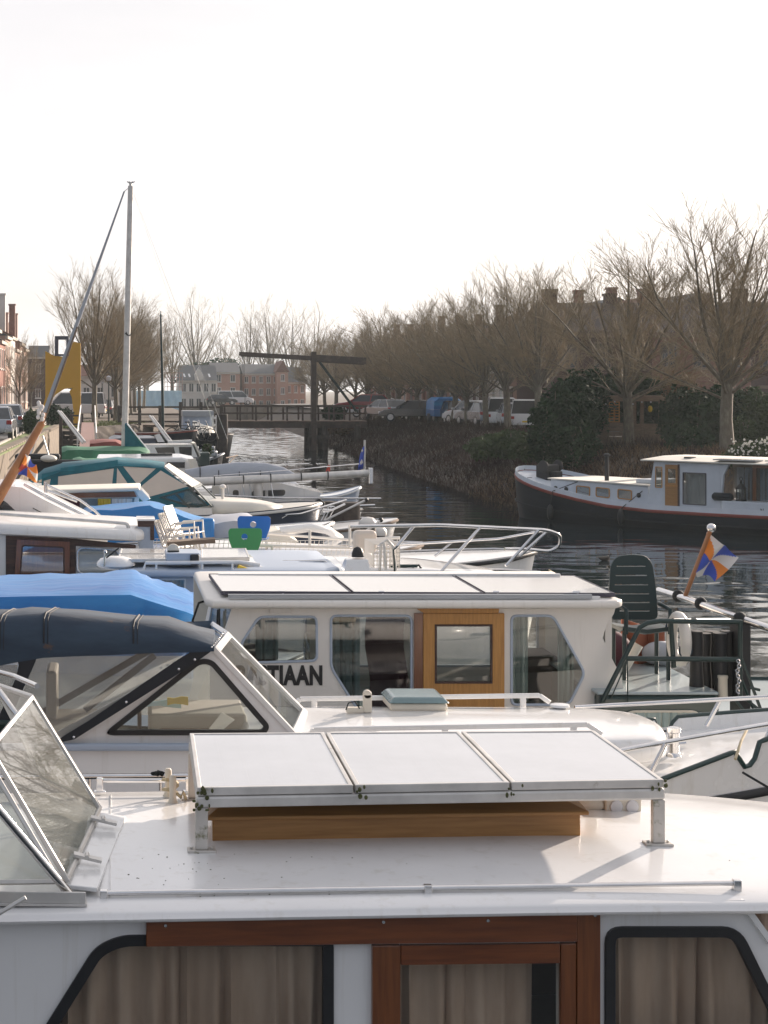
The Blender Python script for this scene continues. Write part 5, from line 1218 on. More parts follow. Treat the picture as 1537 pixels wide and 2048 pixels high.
# dark covers and fenders lashed at the stern
b = MB()
for i, px in enumerate((1392, 1408, 1424, 1440, 1456, 1470)):
    dd = 15.6+.12*(i % 3); t = Q(px, 1262+4*(i % 2), dd); q_ = Q(px+2, 1398, dd)
    b.loft([[t+(q_-t)*k+V(.06*c*(1+.12*math.sin(k*9+i)), .07*s, 0) for c, s in [(math.cos(a), math.sin(a)) for a in [6.283*j/10 for j in range(10)]]] for k in (0, .12, .3, .5, .7, .88, 1)])
b.build('lashed_cover', M['black_gear'], B3, smooth=50)
MB().box((1478-CX)*15.6/F-.03, (1490-CX)*15.6/F+.02, 15.5, 15.75, .4, 2.12).build('stern_post', M['black_gear'], B3, bevel=.01)
MB().tube([Q(1318, 1181, 17.2), Q(1380, 1200, 16.4), Q(1455, 1228, 15.7), Q(1560, 1264, 15.0)], .033, 12).build('steel_boom', M['chrome'], B3, smooth=60)
for px, py, dd in ((1357, 1192, 16.7), (1402, 1207, 16.2), (1480, 1237, 15.5)): MB().ell(Q(px, py, dd), (.06, .06, .06), 8, 6).build('lashing', M['rope_black'], B3, smooth=60)
MB().lathe([(.045, 0), (.042, .01), (.040, .16), (.044, .17), (.044, .19)], Q(1446, 1394, 15.5), n=16).build('bollard', M['ivory_plastic'], B3, smooth=40)
for px in (1276, 1448, 1462):
    pass
b = MB()
for k in range(4): b.torus(Q(1408, 1392-3*k, 15.6), .13-.012*k, .022, 'z')
b.build('rope_coil', M['rope_black'], B3, smooth=60)
b = MB()
for i in range(14): b.torus(Q(1477+2*math.sin(i), 1322+5.0*i, 15.26), .014, .005, 'x' if i % 2 else 'y', 12, 5)
b.build('chain', M['chrome'], B3, smooth=60)
# things standing on the stern
ch = thing('deck_chair', 'dark green slatted plastic chair standing on the stern, seen from behind', 'chair', (4.82, 16.2, 1.55))
d = 16.15; outer = [P(1216, 1238, d), P(1218, 1190, d), P(1222, 1130, d), P(1234, 1113, d), P(1264, 1109, d), P(1294, 1112, d), P(1306, 1128, d), P(1313, 1180, d), P(1317, 1240, d)]
holes = [round_loop([P(x0, y, d), P(x1, y, d), P(x1, y+2.6, d), P(x0, y+2.6, d)], .005, 2) for x0, x1, y in ((1234, 1292, 1131), (1232, 1295, 1149.5), (1230, 1297, 1168), (1229, 1299, 1186), (1236, 1300, 1203.5), (1240, 1300, 1220.5))]
MB().holed(round_loop(outer, .06, 3), holes, (0, .02, .004)).build('backrest', M['chair_green'], ch, bevel=.004)
MB().sheet([[V(4.60+.45*i/6, 15.85+.45*j/6, 2.0+.03*abs(i-3)/3+.02*(j < 1)-.0) for i in range(7)] for j in range(7)], (0, 0, -.035)).build('seat', M['chair_green'], ch, smooth=50)
for sx in (4.63, 5.03):
    for sy in (15.9, 16.25): MB().tube([(sx, sy, 1.555), (sx, sy, 1.99)], .02, 7).build('leg', M['chair_green'], ch, smooth=60)
    MB().tube([(sx, 15.85, 1.98), (sx, 15.84, 2.2), (sx, 16.2, 2.22)], .02, 7).build('armrest', M['chair_green'], ch, smooth=60)
lb = thing('life_ring', 'white life ring seen edge-on, hung on the green stern rail', 'life ring', Q(1358, 1330, 15.7))
MB().torus(Q(1358, 1278, 15.7), .20, .050, 'x').build('ring', M['plastic_white'], lb, smooth=60)
for k in range(4): a = k*1.571+.4; MB().torus(Q(1358, 1278, 15.7)+V(0, .20*math.cos(a), .2*math.sin(a)), .053, .012, 'z' if k % 2 else 'y', 14, 5).build('band', M['canvas_navy'], lb, smooth=60)
def flag(name, label, base, top, r, pts_w, cols, staffm, cat='flag', ball=True):
    o = thing(name, label, cat, base); base = Vector(base); top = Vector(top)
    MB().tube([base, top], r, 8).build('flagstaff', M[staffm], o, smooth=60)
    if ball: MB().ell(top, r*2.0, 10, 8).build('knob', M['chrome'], o, smooth=60)
    return o
fb = flag('stern_flag', 'small orange, white and blue flag waving from a varnished staff on the dark stern', Q(1371, 1192, 16.5), Q(1423, 1056, 16.5), .022, None, None, 'varnish_spar')
def wavy(o, A, B, C, D, mats, wave, seed, n=14):
    """flag cloth A(top hoist) B(bottom hoist) C(bottom fly) D(top fly) cut in eight gyronny wedges"""
    rnd = random.Random(seed)
    def pt(u, v):
        p = lerp(lerp(A, B, v), lerp(D, C, v), u); return p + V(.02*math.sin(u*7+v*3), wave*math.sin(u*6.5+v*2.5+seed), .018*math.sin(u*9+seed))
    b = MB(); ids = []
    for i in range(n):
        for j in range(n):
            u, v = (i+.5)/n-.5, (j+.5)/n-.5
            k = int((math.atan2(v, u)+math.pi)/(math.pi/4)) % 8; ids.append(k % len(mats)); b.add([pt(i/n, j/n), pt((i+1)/n, j/n), pt((i+1)/n, (j+1)/n), pt(i/n, (j+1)/n)], [(0, 1, 2, 3)])
    c = b.build('cloth', None, o, norm=False)
    for mt in mats: c.data.materials.append(M[mt])
    for pl_, k in zip(c.data.polygons, ids): pl_.material_index = k
wavy(fb, Q(1417, 1068, 16.5), Q(1388, 1148, 16.5), Q(1428, 1158, 16.6), Q(1478, 1112, 16.7), ['cloth_orange', 'cloth_white', 'cloth_blue', 'cloth_white', 'cloth_orange', 'cloth_blue', 'cloth_white', 'cloth_blue'], .05, 2, 22)
jb = thing('gear_pile', 'heap of dark and orange gear behind the wheelhouse on the stern', 'gear', Q(1240, 1335, 16.8))
b = MB().sheet([[V(4.9+.4*i/6, 16.9+.06*math.sin(i*2), 1.56+.42*j/5-.02*i) for i in range(7)] for j in range(6)], (0, .04, 0)); b.build('orange_jacket', M['orange_fabric'], jb, smooth=60)
MB().ell((4.75, 16.7, 1.72), (.18, .2, .17), 14, 9).build('dark_bag', M['plum_cloth'], jb, smooth=60)
MB().ell((5.25, 16.8, 1.66), (.19, .16, .12), 14, 9).build('grey_bag', M['canvas_grey'], jb, smooth=60)
MB().tube([(4.72, 16.25, 1.60), (4.86, 16.25, 1.83)], .05, 10).build('fender', M['plastic_white'], jb, smooth=60)
dk = thing('duck', 'small dark duck swimming on the canal left of the green chair', 'duck', G(1211, 1120, .0))
p = G(1211, 1121, 0); b = MB()
b.loft([[p+V(x, r*math.cos(a), z+r*.8*math.sin(a)) for a in [6.283*k/10 for k in range(10)]] for x, r, z in ((-.17, .01, .08), (-.13, .04, .055), (-.05, .07, .04), (.03, .075, .04), (.08, .055, .05), (.10, .034, .09), (.11, .03, .13), (.125, .036, .155), (.145, .03, .158), (.165, .014, .15), (.19, .006, .145))])
b.build('body', M['duck_brown'], dk, smooth=60)

# ================================================================== 4 boat under the pale blue tarpaulin
B4 = thing('covered_boat', 'boat wrapped in a sun-bleached blue tarpaulin beside the cream wheelhouse', 'boat', (-.5, 19.2, 0))
hull(B4, -5.5, 2.1, 19.3, 2.6, 1.0, .3, 'hull_navy', 'gelcoat')
st_ = [(-600, 1175, 1215, 0), (-200, 1156, 1200, .0), (-60, 1152, 1196, 0), (60, 1150, 1193, 0), (180, 1145, 1191, 0), (262, 1139, 1190, 0), (292, 1150, 1200, .0), (330, 1163, 1212, 0), (372, 1178, 1224, 0), (402, 1188, 1236, 0)]
rows = []
rnd = random.Random(5)
for i, (px, yr, yf, _) in enumerate(st_):
    a = P(px, yf, 18.1); r_ = P(px, yr, 19.35); X = a.x; wv = .025*math.sin(i*2.3)
    rows.append([V(X+.02, 17.95+wv, .75), V(X, 18.0+wv*1.5, lerp(.75, a.z, .5)), V(X, 18.06, a.z-.10), V(X, 18.12, a.z), V(X, 18.45, lerp(a.z, r_.z, .45)), V(r_.x, 18.9, lerp(a.z, r_.z, .85)-.01), V(r_.x, 19.35, r_.z), V(r_.x, 19.9, r_.z-.08), V(r_.x, 20.5, r_.z-.35), V(r_.x, 20.6, .8)])
rows2 = []
for k in range(len(rows)-1):
    for t in (0, .33, .66): rows2.append([lerp(a, b_, t) + V(0, 0, (.016*math.sin(k*3+j*1.7+t*5)) if 3 < j < 8 else 0) + (V(0, .03*math.sin(k*4+t*9+j), 0) if j < 3 else V(0, 0, 0)) for j, (a, b_) in enumerate(zip(rows[k], rows[k+1]))])
rows2.append(rows[-1])
MB().sheet(rows2, (0, .004, -.004)).build('tarpaulin', M['tarp_blue'], B4, smooth=40)

# ================================================================== 5 the blue-grey cabin boat with roof gear
B5 = thing('cabin_boat', 'pale blue-grey cabin boat with radome and solar panels on its roof and a white bow', 'boat', (2, 22, 0))
D5 = 21.3
fx, hf, sh = hull(B5, -3.6, 5.5, 22.6, 3.0, 1.55, .30, 'gelcoat', 'gelcoat', full=.55)
q = [P(215, 1147, D5), P(600, 1145, D5), P(640, 1147, D5), P(700, 1260, D5), P(215, 1260, D5)]
hw = [P(300, 1157, D5), P(372, 1157, D5), P(372, 1235, D5), P(300, 1235, D5)]
MB().holed(q, [hw], (0, .05, 0)).build('cabin_side', M['bluegrey_paint'], B5)
window(B5, hw, .02, M['gelcoat'], M['glass_cabin'], (0, -1, 0), .02, .01)
curtain(B5, P(300, 1190, D5+.1), P(372, 1190, D5+.1), 1.3, 1.95, M['curtain_white'], .015, 6, (0, .05, 0), 2)
ol = [(.05, 21.15), (2.55, 21.15), (2.75, 21.4), (2.75, 23.6), (2.55, 23.9), (.05, 23.9)]
slab(ol, lambda x, y: 2.0+.05*(1-((y-22.5)/1.4)**2), .09, 4, .03).build('roof', M['bluegrey_paint'], B5, smooth=50)
MB().lathe([(.001, .16), (.10, .155), (.19, .13), (.235, .08), (.24, .05), (.2, .02), (.1, .0)], P(232, 1138, 21.5), n=24).build('radome', M['gelcoat'], B5, smooth=50)
MB().tube([P(207, 1133, 21.3), P(211, 1103, 21.3)], .012, 6).ell(P(211, 1103, 21.3), .022, 8, 6).build('antenna', M['chrome'], B5)
MB().tube([P(213, 1116, 21.3), P(238, 1096, 21.3)], .010, 6).build('cable', M['rope_black'], B5)
solar(B5, P(237, 1118, 21.4), P(335, 1118, 21.4), P(330, 1108, 22.2), P(238, 1108, 22.2), 1, M['panel_pale'], M['aluminium'], .04, .02)
solar(B5, P(240, 1106, 22.3), P(334, 1106, 22.3), P(330, 1097, 23.1), P(242, 1097, 23.1), 1, M['panel_pale'], M['aluminium'], .04, .02)
solar(B5, P(402, 1115, 21.4), P(500, 1114, 21.4), P(493, 1096, 22.8), P(402, 1097, 22.8), 1, M['panel_pale'], M['aluminium'], .05, .02)
a = P(333, 1129, 21.3)
MB().box(a.x, a.x+.41, 21.3, 21.9, 2.055, 2.20).build('roof_box', M['bluegrey_paint'], B5, bevel=.01)
MB().box(a.x+.29, a.x+.40, 21.26, 21.298, 2.06, 2.19).build('lamp', M['glass_dark'] if False else M['black_gear'], B5, bevel=.02)
MB().lathe([(.001, -.03), (.075, -.03), (.075, .03), (.001, .03)], P(347, 1100, 21.5), 'y', 20).box(*(lambda p: (p.x-.075, p.x+.075, p.y-.03, p.y+.03, p.z-.12, p.z))(P(347, 1100, 21.5))).build('bracket', M['ivory_plastic'], B5, bevel=.004)
b = MB().tube([P(288, 1140, 21.25), P(292, 1126, 21.25), P(480, 1124, 21.25), P(520, 1130, 21.25)], .022, 8)
for px in (313, 405, 465): b.tube([P(px, 1126, 21.25), P(px, 1141, 21.25)], .016, 7)
b.build('handrail', M['gelcoat'], B5, smooth=60)
MB().prism([P(474, 1140, 21.3), P(505, 1140, 21.3), P(478, 1130, 21.4)], (0, .1, 0)).build('yellow_cover', M['yellow_cloth'], B5)
# sloping hatch cover and lamp housing on the fore cabin
a = [P(556, 1141, 21.4), P(700, 1142, 21.4), P(668, 1112, 22.9), P(530, 1111, 22.9)]
MB().loft([[p+V(0, 0, -.10) for p in a], a]).build('fore_hatch', M['gelcoat'], B5, bevel=.02)
MB().loft([[P(445, 1118, 21.6), P(556, 1140, 21.35), P(556, 1146, 21.35), P(445, 1140, 21.6)], [P(445, 1105, 22.6), P(535, 1112, 22.8), P(535, 1130, 22.8), P(445, 1130, 22.6)]]).build('visor', M['gelcoat'], B5, bevel=.01)
a = P(716, 1140, 21.4)
MB().loft([[V(a.x-.18, 21.3, a.z-.15), V(a.x+.15, 21.3, a.z-.15), V(a.x+.15, 21.7, a.z-.15), V(a.x-.18, 21.7, a.z-.15)], [V(a.x-.18, 21.3, a.z-.02), V(a.x+.15, 21.3, a.z-.02), V(a.x+.15, 21.7, a.z-.02), V(a.x-.18, 21.7, a.z-.02)], [V(a.x-.13, 21.4, a.z+.13), V(a.x+.13, 21.4, a.z+.13), V(a.x+.13, 21.6, a.z+.13), V(a.x-.13, 21.6, a.z+.13)]]).build('lamp_housing', M['gelcoat'], B5, bevel=.015)
MB().lathe([(.075, 0), (.074, .05), (.05, .11), (.001, .13)], P(716, 1114, 21.5), n=18).build('dome_lamp', M['black_gear'], B5, smooth=50)
MB().box(a.x-.1, a.x+.08, 21.25, 21.29, a.z-.10, a.z-.04).build('yellow_tape', M['yellow_cloth'], B5)
for px in (585, 660): MB().box(*(lambda p: (p.x-.08, p.x+.08, p.y-.03, p.y-.005, p.z-.075, p.z-.03))(P(px, 1141, 21.4))).build('hatch_hinge', M['grey_paint'], B5, bevel=.004)
rail(B5, [P(560, 1128, 22.0), P(566, 1122, 22.0), P(650, 1122, 22.0), P(656, 1128, 22.0)], [], .012, 'handrail')
MB().tube([P(845, 1140, 21.9), P(838, 1130, 21.9), P(826, 1134, 21.9), P(830, 1142, 21.9), P(842, 1144, 21.9)], .014, 6).build('rope_coil', M['rope_black'], B5, smooth=60)
MB().tube([P(790, 1146, 21.7), P(788, 1100, 21.6), P(796, 1092, 21.6)], .012, 6).build('hose', M['rail_green'], B5, smooth=60)
MB().tube([P(1098, 1140, 22.6), P(1150, 1170, 23.5), P(1200, 1200, 25)], .010, 5).build('mooring_line', M['rope'], B5)
# foredeck trunk
ol = [(2.7, 21.6), (4.2, 21.75), (4.9, 22.3), (4.95, 22.7), (4.2, 23.3), (2.7, 23.5)]
ol = [(p.x, p.y) for p in round_loop([V(x, y, 0) for x, y in ol], .3, 4)]
slab(ol, lambda x, y: 1.98-.03*max(0, x-3)**2, .25, 4, .08).build('fore_cabin', M['gelcoat'], B5, smooth=55)
# pulpit: long top rail, loop at the bow, stanchions
rail(B5, [P(700, 1053, 21.6), P(880, 1050, 21.8), P(1095, 1060, 22.4), P(1122, 1070, 22.5), P(1120, 1092, 22.6), P(1100, 1103, 22.6), P(1050, 1098, 22.5), P(1010, 1098, 22.4)],
     [(P(1078, 1060, 22.3), P(1012, 1132, 22.2)), (P(960, 1056, 22.0), P(880, 1146, 21.7)), (P(828, 1052, 21.8), P(790, 1098, 21.7)), (P(1096, 1062, 22.5), P(1040, 1112, 22.5))], .022, 'pulpit_rail', pr=.020, rr=.14)
rail(B5, [P(700, 1095, 23.9), P(760, 1092, 23.9), P(1000, 1078, 23.5), P(1085, 1062, 22.9)], [(P(905, 1085, 23.7), P(870, 1112, 23.7))], .020, 'pulpit_rail', pr=.016)
cleat(B5, P(807, 1146, 21.9), 1.6, 'rail_green')
# wire crate on the foredeck
cr = thing('wire_crate', 'white wire crate standing on the foredeck behind the black dome lamp', 'crate', P(768, 1146, 21.9))
a = P(770, 1145, 21.9); x0, x1, y0_, y1_, zb, zt2 = a.x-.0, a.x+.17, 21.8, 22.6, a.z, a.z+.36
b = MB()
for k in range(11):
    y = y0_+(y1_-y0_)*k/10; b.tube([(x1, y, zb), (x1, y, zt2), (x0-.15, y, zt2), (x0-.15, y, zb)], .006, 4)
for k in range(8):
    z = zb+(zt2-zb)*k/7; b.tube([(x0-.15, y0_, z), (x1, y0_, z), (x1, y1_, z)], .006, 4)
for k in range(9):
    x = x0-.15+(x1-x0+.15)*k/8; b.tube([(x, y0_, zb), (x, y0_, zt2)], .006, 4)
b.build('wire', M['plastic_white'], cr)
b = MB().tube([P(760, 1140, 21.7), P(762, 1088, 21.7), P(775, 1080, 21.7), P(786, 1092, 21.7), P(792, 1140, 21.7)], .02, 7).tube([P(772, 1140, 21.6), P(768, 1084, 21.6)], .018, 7).build('frame', M['plastic_white'], cr, smooth=60)
b = MB().box(*(lambda p: (p.x-.14, p.x+.16, p.y+.3, p.y+.5, p.z, p.z+.3))(P(737, 1112, 22.4))); bx = b
o = thing('tan_fender', 'tan padded cushion leaning behind the black dome lamp', 'cushion', P(737, 1112, 22.7)); bx.build('cushion', M['vinyl_cream'], o, bevel=.06, seg=3)

# ================================================================== 6 brown cabin boat with net rails
B6 = thing('cabin_boat', 'white roofed boat with dark mahogany cabin side at the left edge', 'boat', (0, 25.5, 0))
D6 = 24.8
hull(B6, -6, 6.3, 26.2, 3.2, 1.45, .35, 'gelcoat', 'gelcoat')
def zr6(x, y): return 2.30-.048*(x+1.8)+.05*(1-((y-26)/1.4)**2)
ol = [(-4.5, 24.65), (.30, 24.65), (.42, 24.8), (.42, 27.2), (.3, 27.4), (-4.5, 27.4)]
slab(ol, zr6, .16, 4, .06).build('roof', M['white_paint'], B6, smooth=50)
q = [P(-300, 1058, D6), P(12, 1064, D6), P(278, 1092, D6), P(300, 1260, D6), P(-300, 1260, D6)]
MB().prism([p+V(0, .02, 0) for p in q], (0, .05, 0)).build('cabin_side', M['white_paint'], B6)
dq = [P(12, 1063, D6), P(272, 1090, D6), P(272, 1097, D6), P(152, 1092, D6), P(152, 1250, D6), P(12, 1250, D6)]
MB().prism(dq, (0, .02, 0)).build('mahogany_side', M['dark_wood'], B6, bevel=.004)
q = [P(40, 1149, D6-.01), P(44, 1089, D6-.01), P(130, 1093, D6-.01), P(130, 1170, D6-.01), P(40, 1170, D6-.01)]
MB().prism(inset(q, -.07), (0, -.02, 0)).build('door_frame', M['mahogany_upright'], B6)
window(B6, [p+V(0, -.02, 0) for p in q], .02, M['dark_wood'], M['glass_barge'], (0, -1, 0), .05, .012)
q = [P(153, 1093, D6-.01), P(240, 1098, D6-.01), P(240, 1150, D6-.01), P(153, 1150, D6-.01)]
window(B6, q, .03, M['chrome'], M['glass_barge'], (0, -1, 0), .12, .015)
rail(B6, [P(-200, 1022, 24.9), P(0, 1028, 24.9), P(255, 1047, 24.9), P(258, 1058, 24.9)], [(P(-100, 1025, 24.9), P(-100, 1045, 24.9))], .024, 'handrail', 'aluminium', rr=.08)
rail(B6, [P(-200, 1040, 24.75), P(0, 1049, 24.75), P(262, 1070, 24.75), P(270, 1082, 24.75)], [], .022, 'handrail', 'aluminium', rr=.08)
# dark topped box and front of the roof
a = P(277, 1090, 24.9)
MB().box(a.x, a.x+.22, 24.9, 25.5, a.z-.1, a.z+.34).build('deck_box', M['bluegrey_paint'], B6, bevel=.01)
MB().box(a.x-.005, a.x+.225, 24.88, 25.5, a.z+.26, a.z+.345).box(a.x+.17, a.x+.226, 24.885, 25.4, a.z+.07, a.z+.2595).build('dark_trim', M['dark_wood'], B6)
MB().box(a.x-.02, a.x+.24, 24.86, 25.5, a.z+.347, a.z+.37).build('box_lid', M['white_paint'], B6)
# net rails round the foredeck
def net(pa, pb, d0_, d1_, z0_, z1_, nx, nz):
    ne = MB()
    A, Bq = P(pa, 1090, d0_), P(pb, 1090, d1_)
    for i in range(nx+1):
        p = lerp(A, Bq, i/nx); q_ = lerp(A, Bq, min(1, (i+.5)/nx)); ne.tube([V(p.x, p.y, z0_), V(q_.x, q_.y, z1_)], .0045, 4)
    for k in range(nz+1): z = z0_+(z1_-z0_)*k/nz; ne.tube([V(A.x, A.y, z), V(Bq.x, Bq.y, z)], .004, 4)
    ne.build('net', M['plastic_white'], B6)
net(310, 560, 25.0, 25.0, 1.80, 2.06, 26, 4); net(560, 800, 25.0, 25.3, 1.80, 2.03, 26, 3)
rail(B6, [P(480, 1090, 24.95), P(800, 1098, 25.1)], [(P(620, 1090, 25), P(620, 1060, 25)), (P(700, 1096, 25), P(700, 1050, 25)), (P(545, 1092, 24.95), P(545, 1120, 24.95))], .022, 'side_rail', 'plastic_white', .02)
rail(B6, [P(470, 1062, 27.3), P(700, 1080, 27.0), P(800, 1075, 26.8)], [], .02, 'side_rail', 'plastic_white')
MB().bar(P(335, 1087, 24.7), P(430, 1080, 24.7), .3, .06).build('plank', M['timber_grey'], B6)
ol = [(1.2, 25.4), (3.2, 25.7), (4.0, 26.2), (3.2, 26.8), (1.2, 27.0)]
slab([(p.x, p.y) for p in round_loop([V(x, y, 0) for x, y in ol], .3, 4)], lambda x, y: 1.88-.04*max(0, x-2), .25, 3, .1).build('fore_cabin', M['white_paint'], B6, smooth=55)
# white stacked garden chairs and the coloured chairs on deck
def garden_chair(pos, rz, lab):
    o = thing('garden_chair', lab, 'chair', (0, 0, 0), 'white garden chairs stacked on deck')
    for s in (-.24, .24):
        MB().tube([(s, -.22, 0), (s, -.2, .42), (s, -.22, .62), (s, .15, .64), (s, .22, .60)], .020, 7).build('armrest', M['plastic_white'], o, smooth=60)
        MB().tube([(s, .24, 0), (s*.98, .20, .42), (s*.9, .34, .95)], .018, 7).build('leg', M['plastic_white'], o, smooth=60)
    b = MB()
    for k in range(6): b.bar((-.24, -.2+.07*k, .42), (.24, -.2+.07*k, .42), .05, .015)
    b.build('seat', M['plastic_white'], o, bevel=.004)
    b = MB()
    for k in range(6): b.bar((-.23+.092*k, .20, .44), (-.21+.085*k, .33, .93), .045, .015, up=(0, 1, 0))
    b.bar((-.23, .33, .95), (.23, .33, .95), .03, .04)
    b.build('backrest', M['plastic_white'], o, bevel=.004)
    o.location = pos; o.scale = (.8, .8, .8); o.rotation_euler = (R(-8), 0, rz); return o
for k, lab in enumerate(('lowest white plastic garden chair of the stack on deck', 'middle white plastic garden chair of the stack on deck', 'topmost white plastic garden chair of the stack on deck')):
    garden_chair((.98+.07*k, 25.45+.03*k, 1.56+.10*k), R(68), lab)
def shell_chair(px, d, zb, mt, lab, rz=0):
    o = thing('shell_chair', lab, 'chair', (0, 0, 0), 'coloured plastic chairs on deck')
    def surf(u, v): return V(u*(.235-.03*v if v > .8 else .235-.045*(1-v)), -.02+.07*(abs(u)**2)+.10*(1-v)**2*0, .40+.36*v)
    out_ = [(-.17, .42), (-.235, .60), (-.24, .72), (-.215, .76), (.215, .76), (.24, .72), (.235, .60), (.17, .42)]
    hole = [V(.045*math.cos(a)-.01, 0, .64+.045*math.sin(a)) for a in [6.283*k/16 for k in range(16)]]
    MB().holed(round_loop([V(x, 0, z) for x, z in out_], .05, 4), [hole], (0, .012, 0)).build('backrest', M[mt], o, bevel=.003)
    MB().sheet([[V(-.2+.4*i/6, .02+.38*j/5, .40+.015*(abs(i-3))-.01*math.sin(j)) for i in range(7)] for j in range(6)], (0, 0, -.012)).build('seat', M[mt], o, smooth=60)
    for sx in (-.17, .17):
        for sy in (.05, .35): MB().tube([(sx, sy, .39), (sx*1.15, sy+(.04 if sy > .2 else -.04), 0)], .012, 6).build('leg', M['chrome'], o, smooth=60)
    o.location = ((px-CX)*d/F, d, zb); o.rotation_euler = (R(-4), 0, rz); return o
shell_chair(508, 25.3, 1.60, 'plastic_blue', 'blue plastic chair with a round hole in the back, behind the green one', R(-8))
shell_chair(492, 24.6, 1.48, 'plastic_green', 'green plastic chair with a round hole in the back, in front of the blue one', R(4))
# ================================================================== 7 low boat under the bright blue cover
B7 = thing('covered_boat', 'navy hulled boat with a bright blue winter cover behind the white garden chairs', 'boat', (1.5, 31, 0))
hull(B7, -2.2, 3.9, 31.2, 2.4, 1.55, .30, 'hull_navy', 'gelcoat', 'gelcoat')
def cover(o, name, st_, dn, dr, zb, mt, far=1.2):
    rows = []
    for i, (px, yr, yf) in enumerate(st_):
        a = P(px, yf, dn); r_ = P(px, yr, dr)
        rows.append([V(a.x, dn-.05, zb), V(a.x, dn+.01*math.sin(i*2), lerp(zb, a.z, .6)), V(a.x, dn, a.z), V((a.x+r_.x)/2, (dn+dr)/2, lerp(a.z, r_.z, .6)), V(r_.x, dr, r_.z), V(r_.x, dr+far*.6, r_.z-.12), V(r_.x, dr+far, zb)])
    r2 = []
    for k in range(len(rows)-1):
        for t in (0, .5): r2.append([lerp(a, b_, t)+V(0, .02*math.sin(k*5+j*2+t*7), .012*math.sin(k*3+j+t*6)) for j, (a, b_) in enumerate(zip(rows[k], rows[k+1]))])
    r2.append(rows[-1]); return MB().sheet(r2, (0, .004, -.004)).build(name, M[mt], o, smooth=40)
cover(B7, 'winter_cover', [(160, 1022, 1035), (178, 1012, 1024), (200, 1010, 1021), (250, 1006, 1017), (300, 1001, 1012), (318, 1005, 1017), (350, 1016, 1027), (390, 1030, 1040), (418, 1038, 1046)], 30.2, 31.4, 1.5, 'tarp_bright')
cover(B7, 'bow_cover', [(400, 1038, 1050), (430, 1029, 1047), (470, 1026, 1043), (495, 1026, 1041), (520, 1040, 1050)], 30.3, 31.4, 1.62, 'canvas_grey')
MB().box((412-CX)*30/F-.1, (412-CX)*30/F+.15, 30.0, 30.2, 1.5, 1.98).build('rolled_side', M['tarp_bright'], B7, bevel=.05)

# ================================================================== 8 sleek white wheelhouse at the left
B8 = thing('sports_cruiser', 'sleek white cruiser with a long raked windscreen side at the left edge', 'boat', (-2, 28.5, 0))
hull(B8, -7, 1.6, 28.7, 3.0, 1.4, .3, 'gelcoat', 'gelcoat')
d = 27.6
out_ = [P(-200, 975, d), P(20, 972, d), P(45, 975, d), P(90, 1000, d), P(150, 1030, d), P(215, 1063, d), P(215, 1120, d), P(-200, 1120, d)]
hole = round_loop([P(-120, 1000, d), P(8, 1000, d), P(35, 1025, d), P(50, 1048, d), P(-120, 1052, d)], .06)
MB().holed(out_, [hole], (0, .08, 0)).build('cabin_side', M['gelcoat'], B8, bevel=.01)
MB().prism([p+V(0, .05, 0) for p in inset(hole, -.02)], (0, .01, 0)).build('window', M['glass_dark'], B8)
rows = [[P(px, py, 27.62), P(px+6, py-6, 28.0), P(px+14, py-14, 28.8), P(px+14, py-10, 29.6)] for px, py in ((20, 973), (45, 976), (90, 1001), (150, 1031), (212, 1063))]
MB().sheet(rows, (0, 0, -.04)).build('raked_screen', M['gelcoat_dirty'], B8, smooth=40)
for k, off in enumerate((.10, .22)):
    MB().tube([P(48, 972-4*k, 27.8+off), P(95, 996-4*k, 27.8+off), P(150, 1024-4*k, 27.8+off), P(207, 1054-4*k, 27.8+off)], .018, 6).build('trim_strip', M['chrome'], B8, smooth=60)
MB().prism([P(66, 1015, d-.003), P(86, 1026, d-.003), P(88, 1028, d-.003), P(66, 1017, d-.003)], (0, -.004, 0)).build('vent', M['black_gear'], B8)
MB().tube([P(90, 967, 27.5), P(100, 973, 27.5), P(160, 1000, 27.5), P(190, 1022, 27.5), P(220, 1052, 27.5)], .022, 7).tube([P(92, 980, 27.5), P(155, 1003, 27.5)], .022, 7).tube([P(92, 965, 27.5), P(92, 985, 27.5)], .03, 7).build('screen_rail', M['chrome'], B8, smooth=60)
MB().box(*(lambda p: (p.x-2, p.x+.1, p.y+.1, p.y+1.9, p.z-.03, p.z+.02))(P(20, 973, 27.7))).build('roof', M['gelcoat'], B8, bevel=.02)
# thick varnished spar with the gyronny flag
f2 = thing('stern_flag', 'orange, white and blue gyronny flag hanging from a thick varnished spar at the left edge', 'flag', P(-10, 1020, 27.2))
MB().tube([P(-12, 1012, 27.2), P(36, 930, 27.25), P(84, 846, 27.3)], [.085, .075, .06], 12).tube([P(84, 846, 27.3), P(90, 826, 27.35)], .03, 8).build('spar', M['varnish_spar'], f2, smooth=60)
b = MB()
for k in range(9): b.ell(P(80+random.Random(k).uniform(-5, 7), 838-4*k, 27.25), (.035, .035, .04), 7, 5)
b.build('pennant_lines', M['cloth_white'], f2, smooth=60)
wavy(f2, P(52, 906, 27.2), P(32, 944, 27.2), P(76, 966, 27.3), P(72, 930, 27.4), ['cloth_orange', 'cloth_white', 'cloth_blue', 'cloth_orange', 'cloth_white', 'cloth_orange', 'cloth_blue', 'red_fabric'], .06, 4, 20)

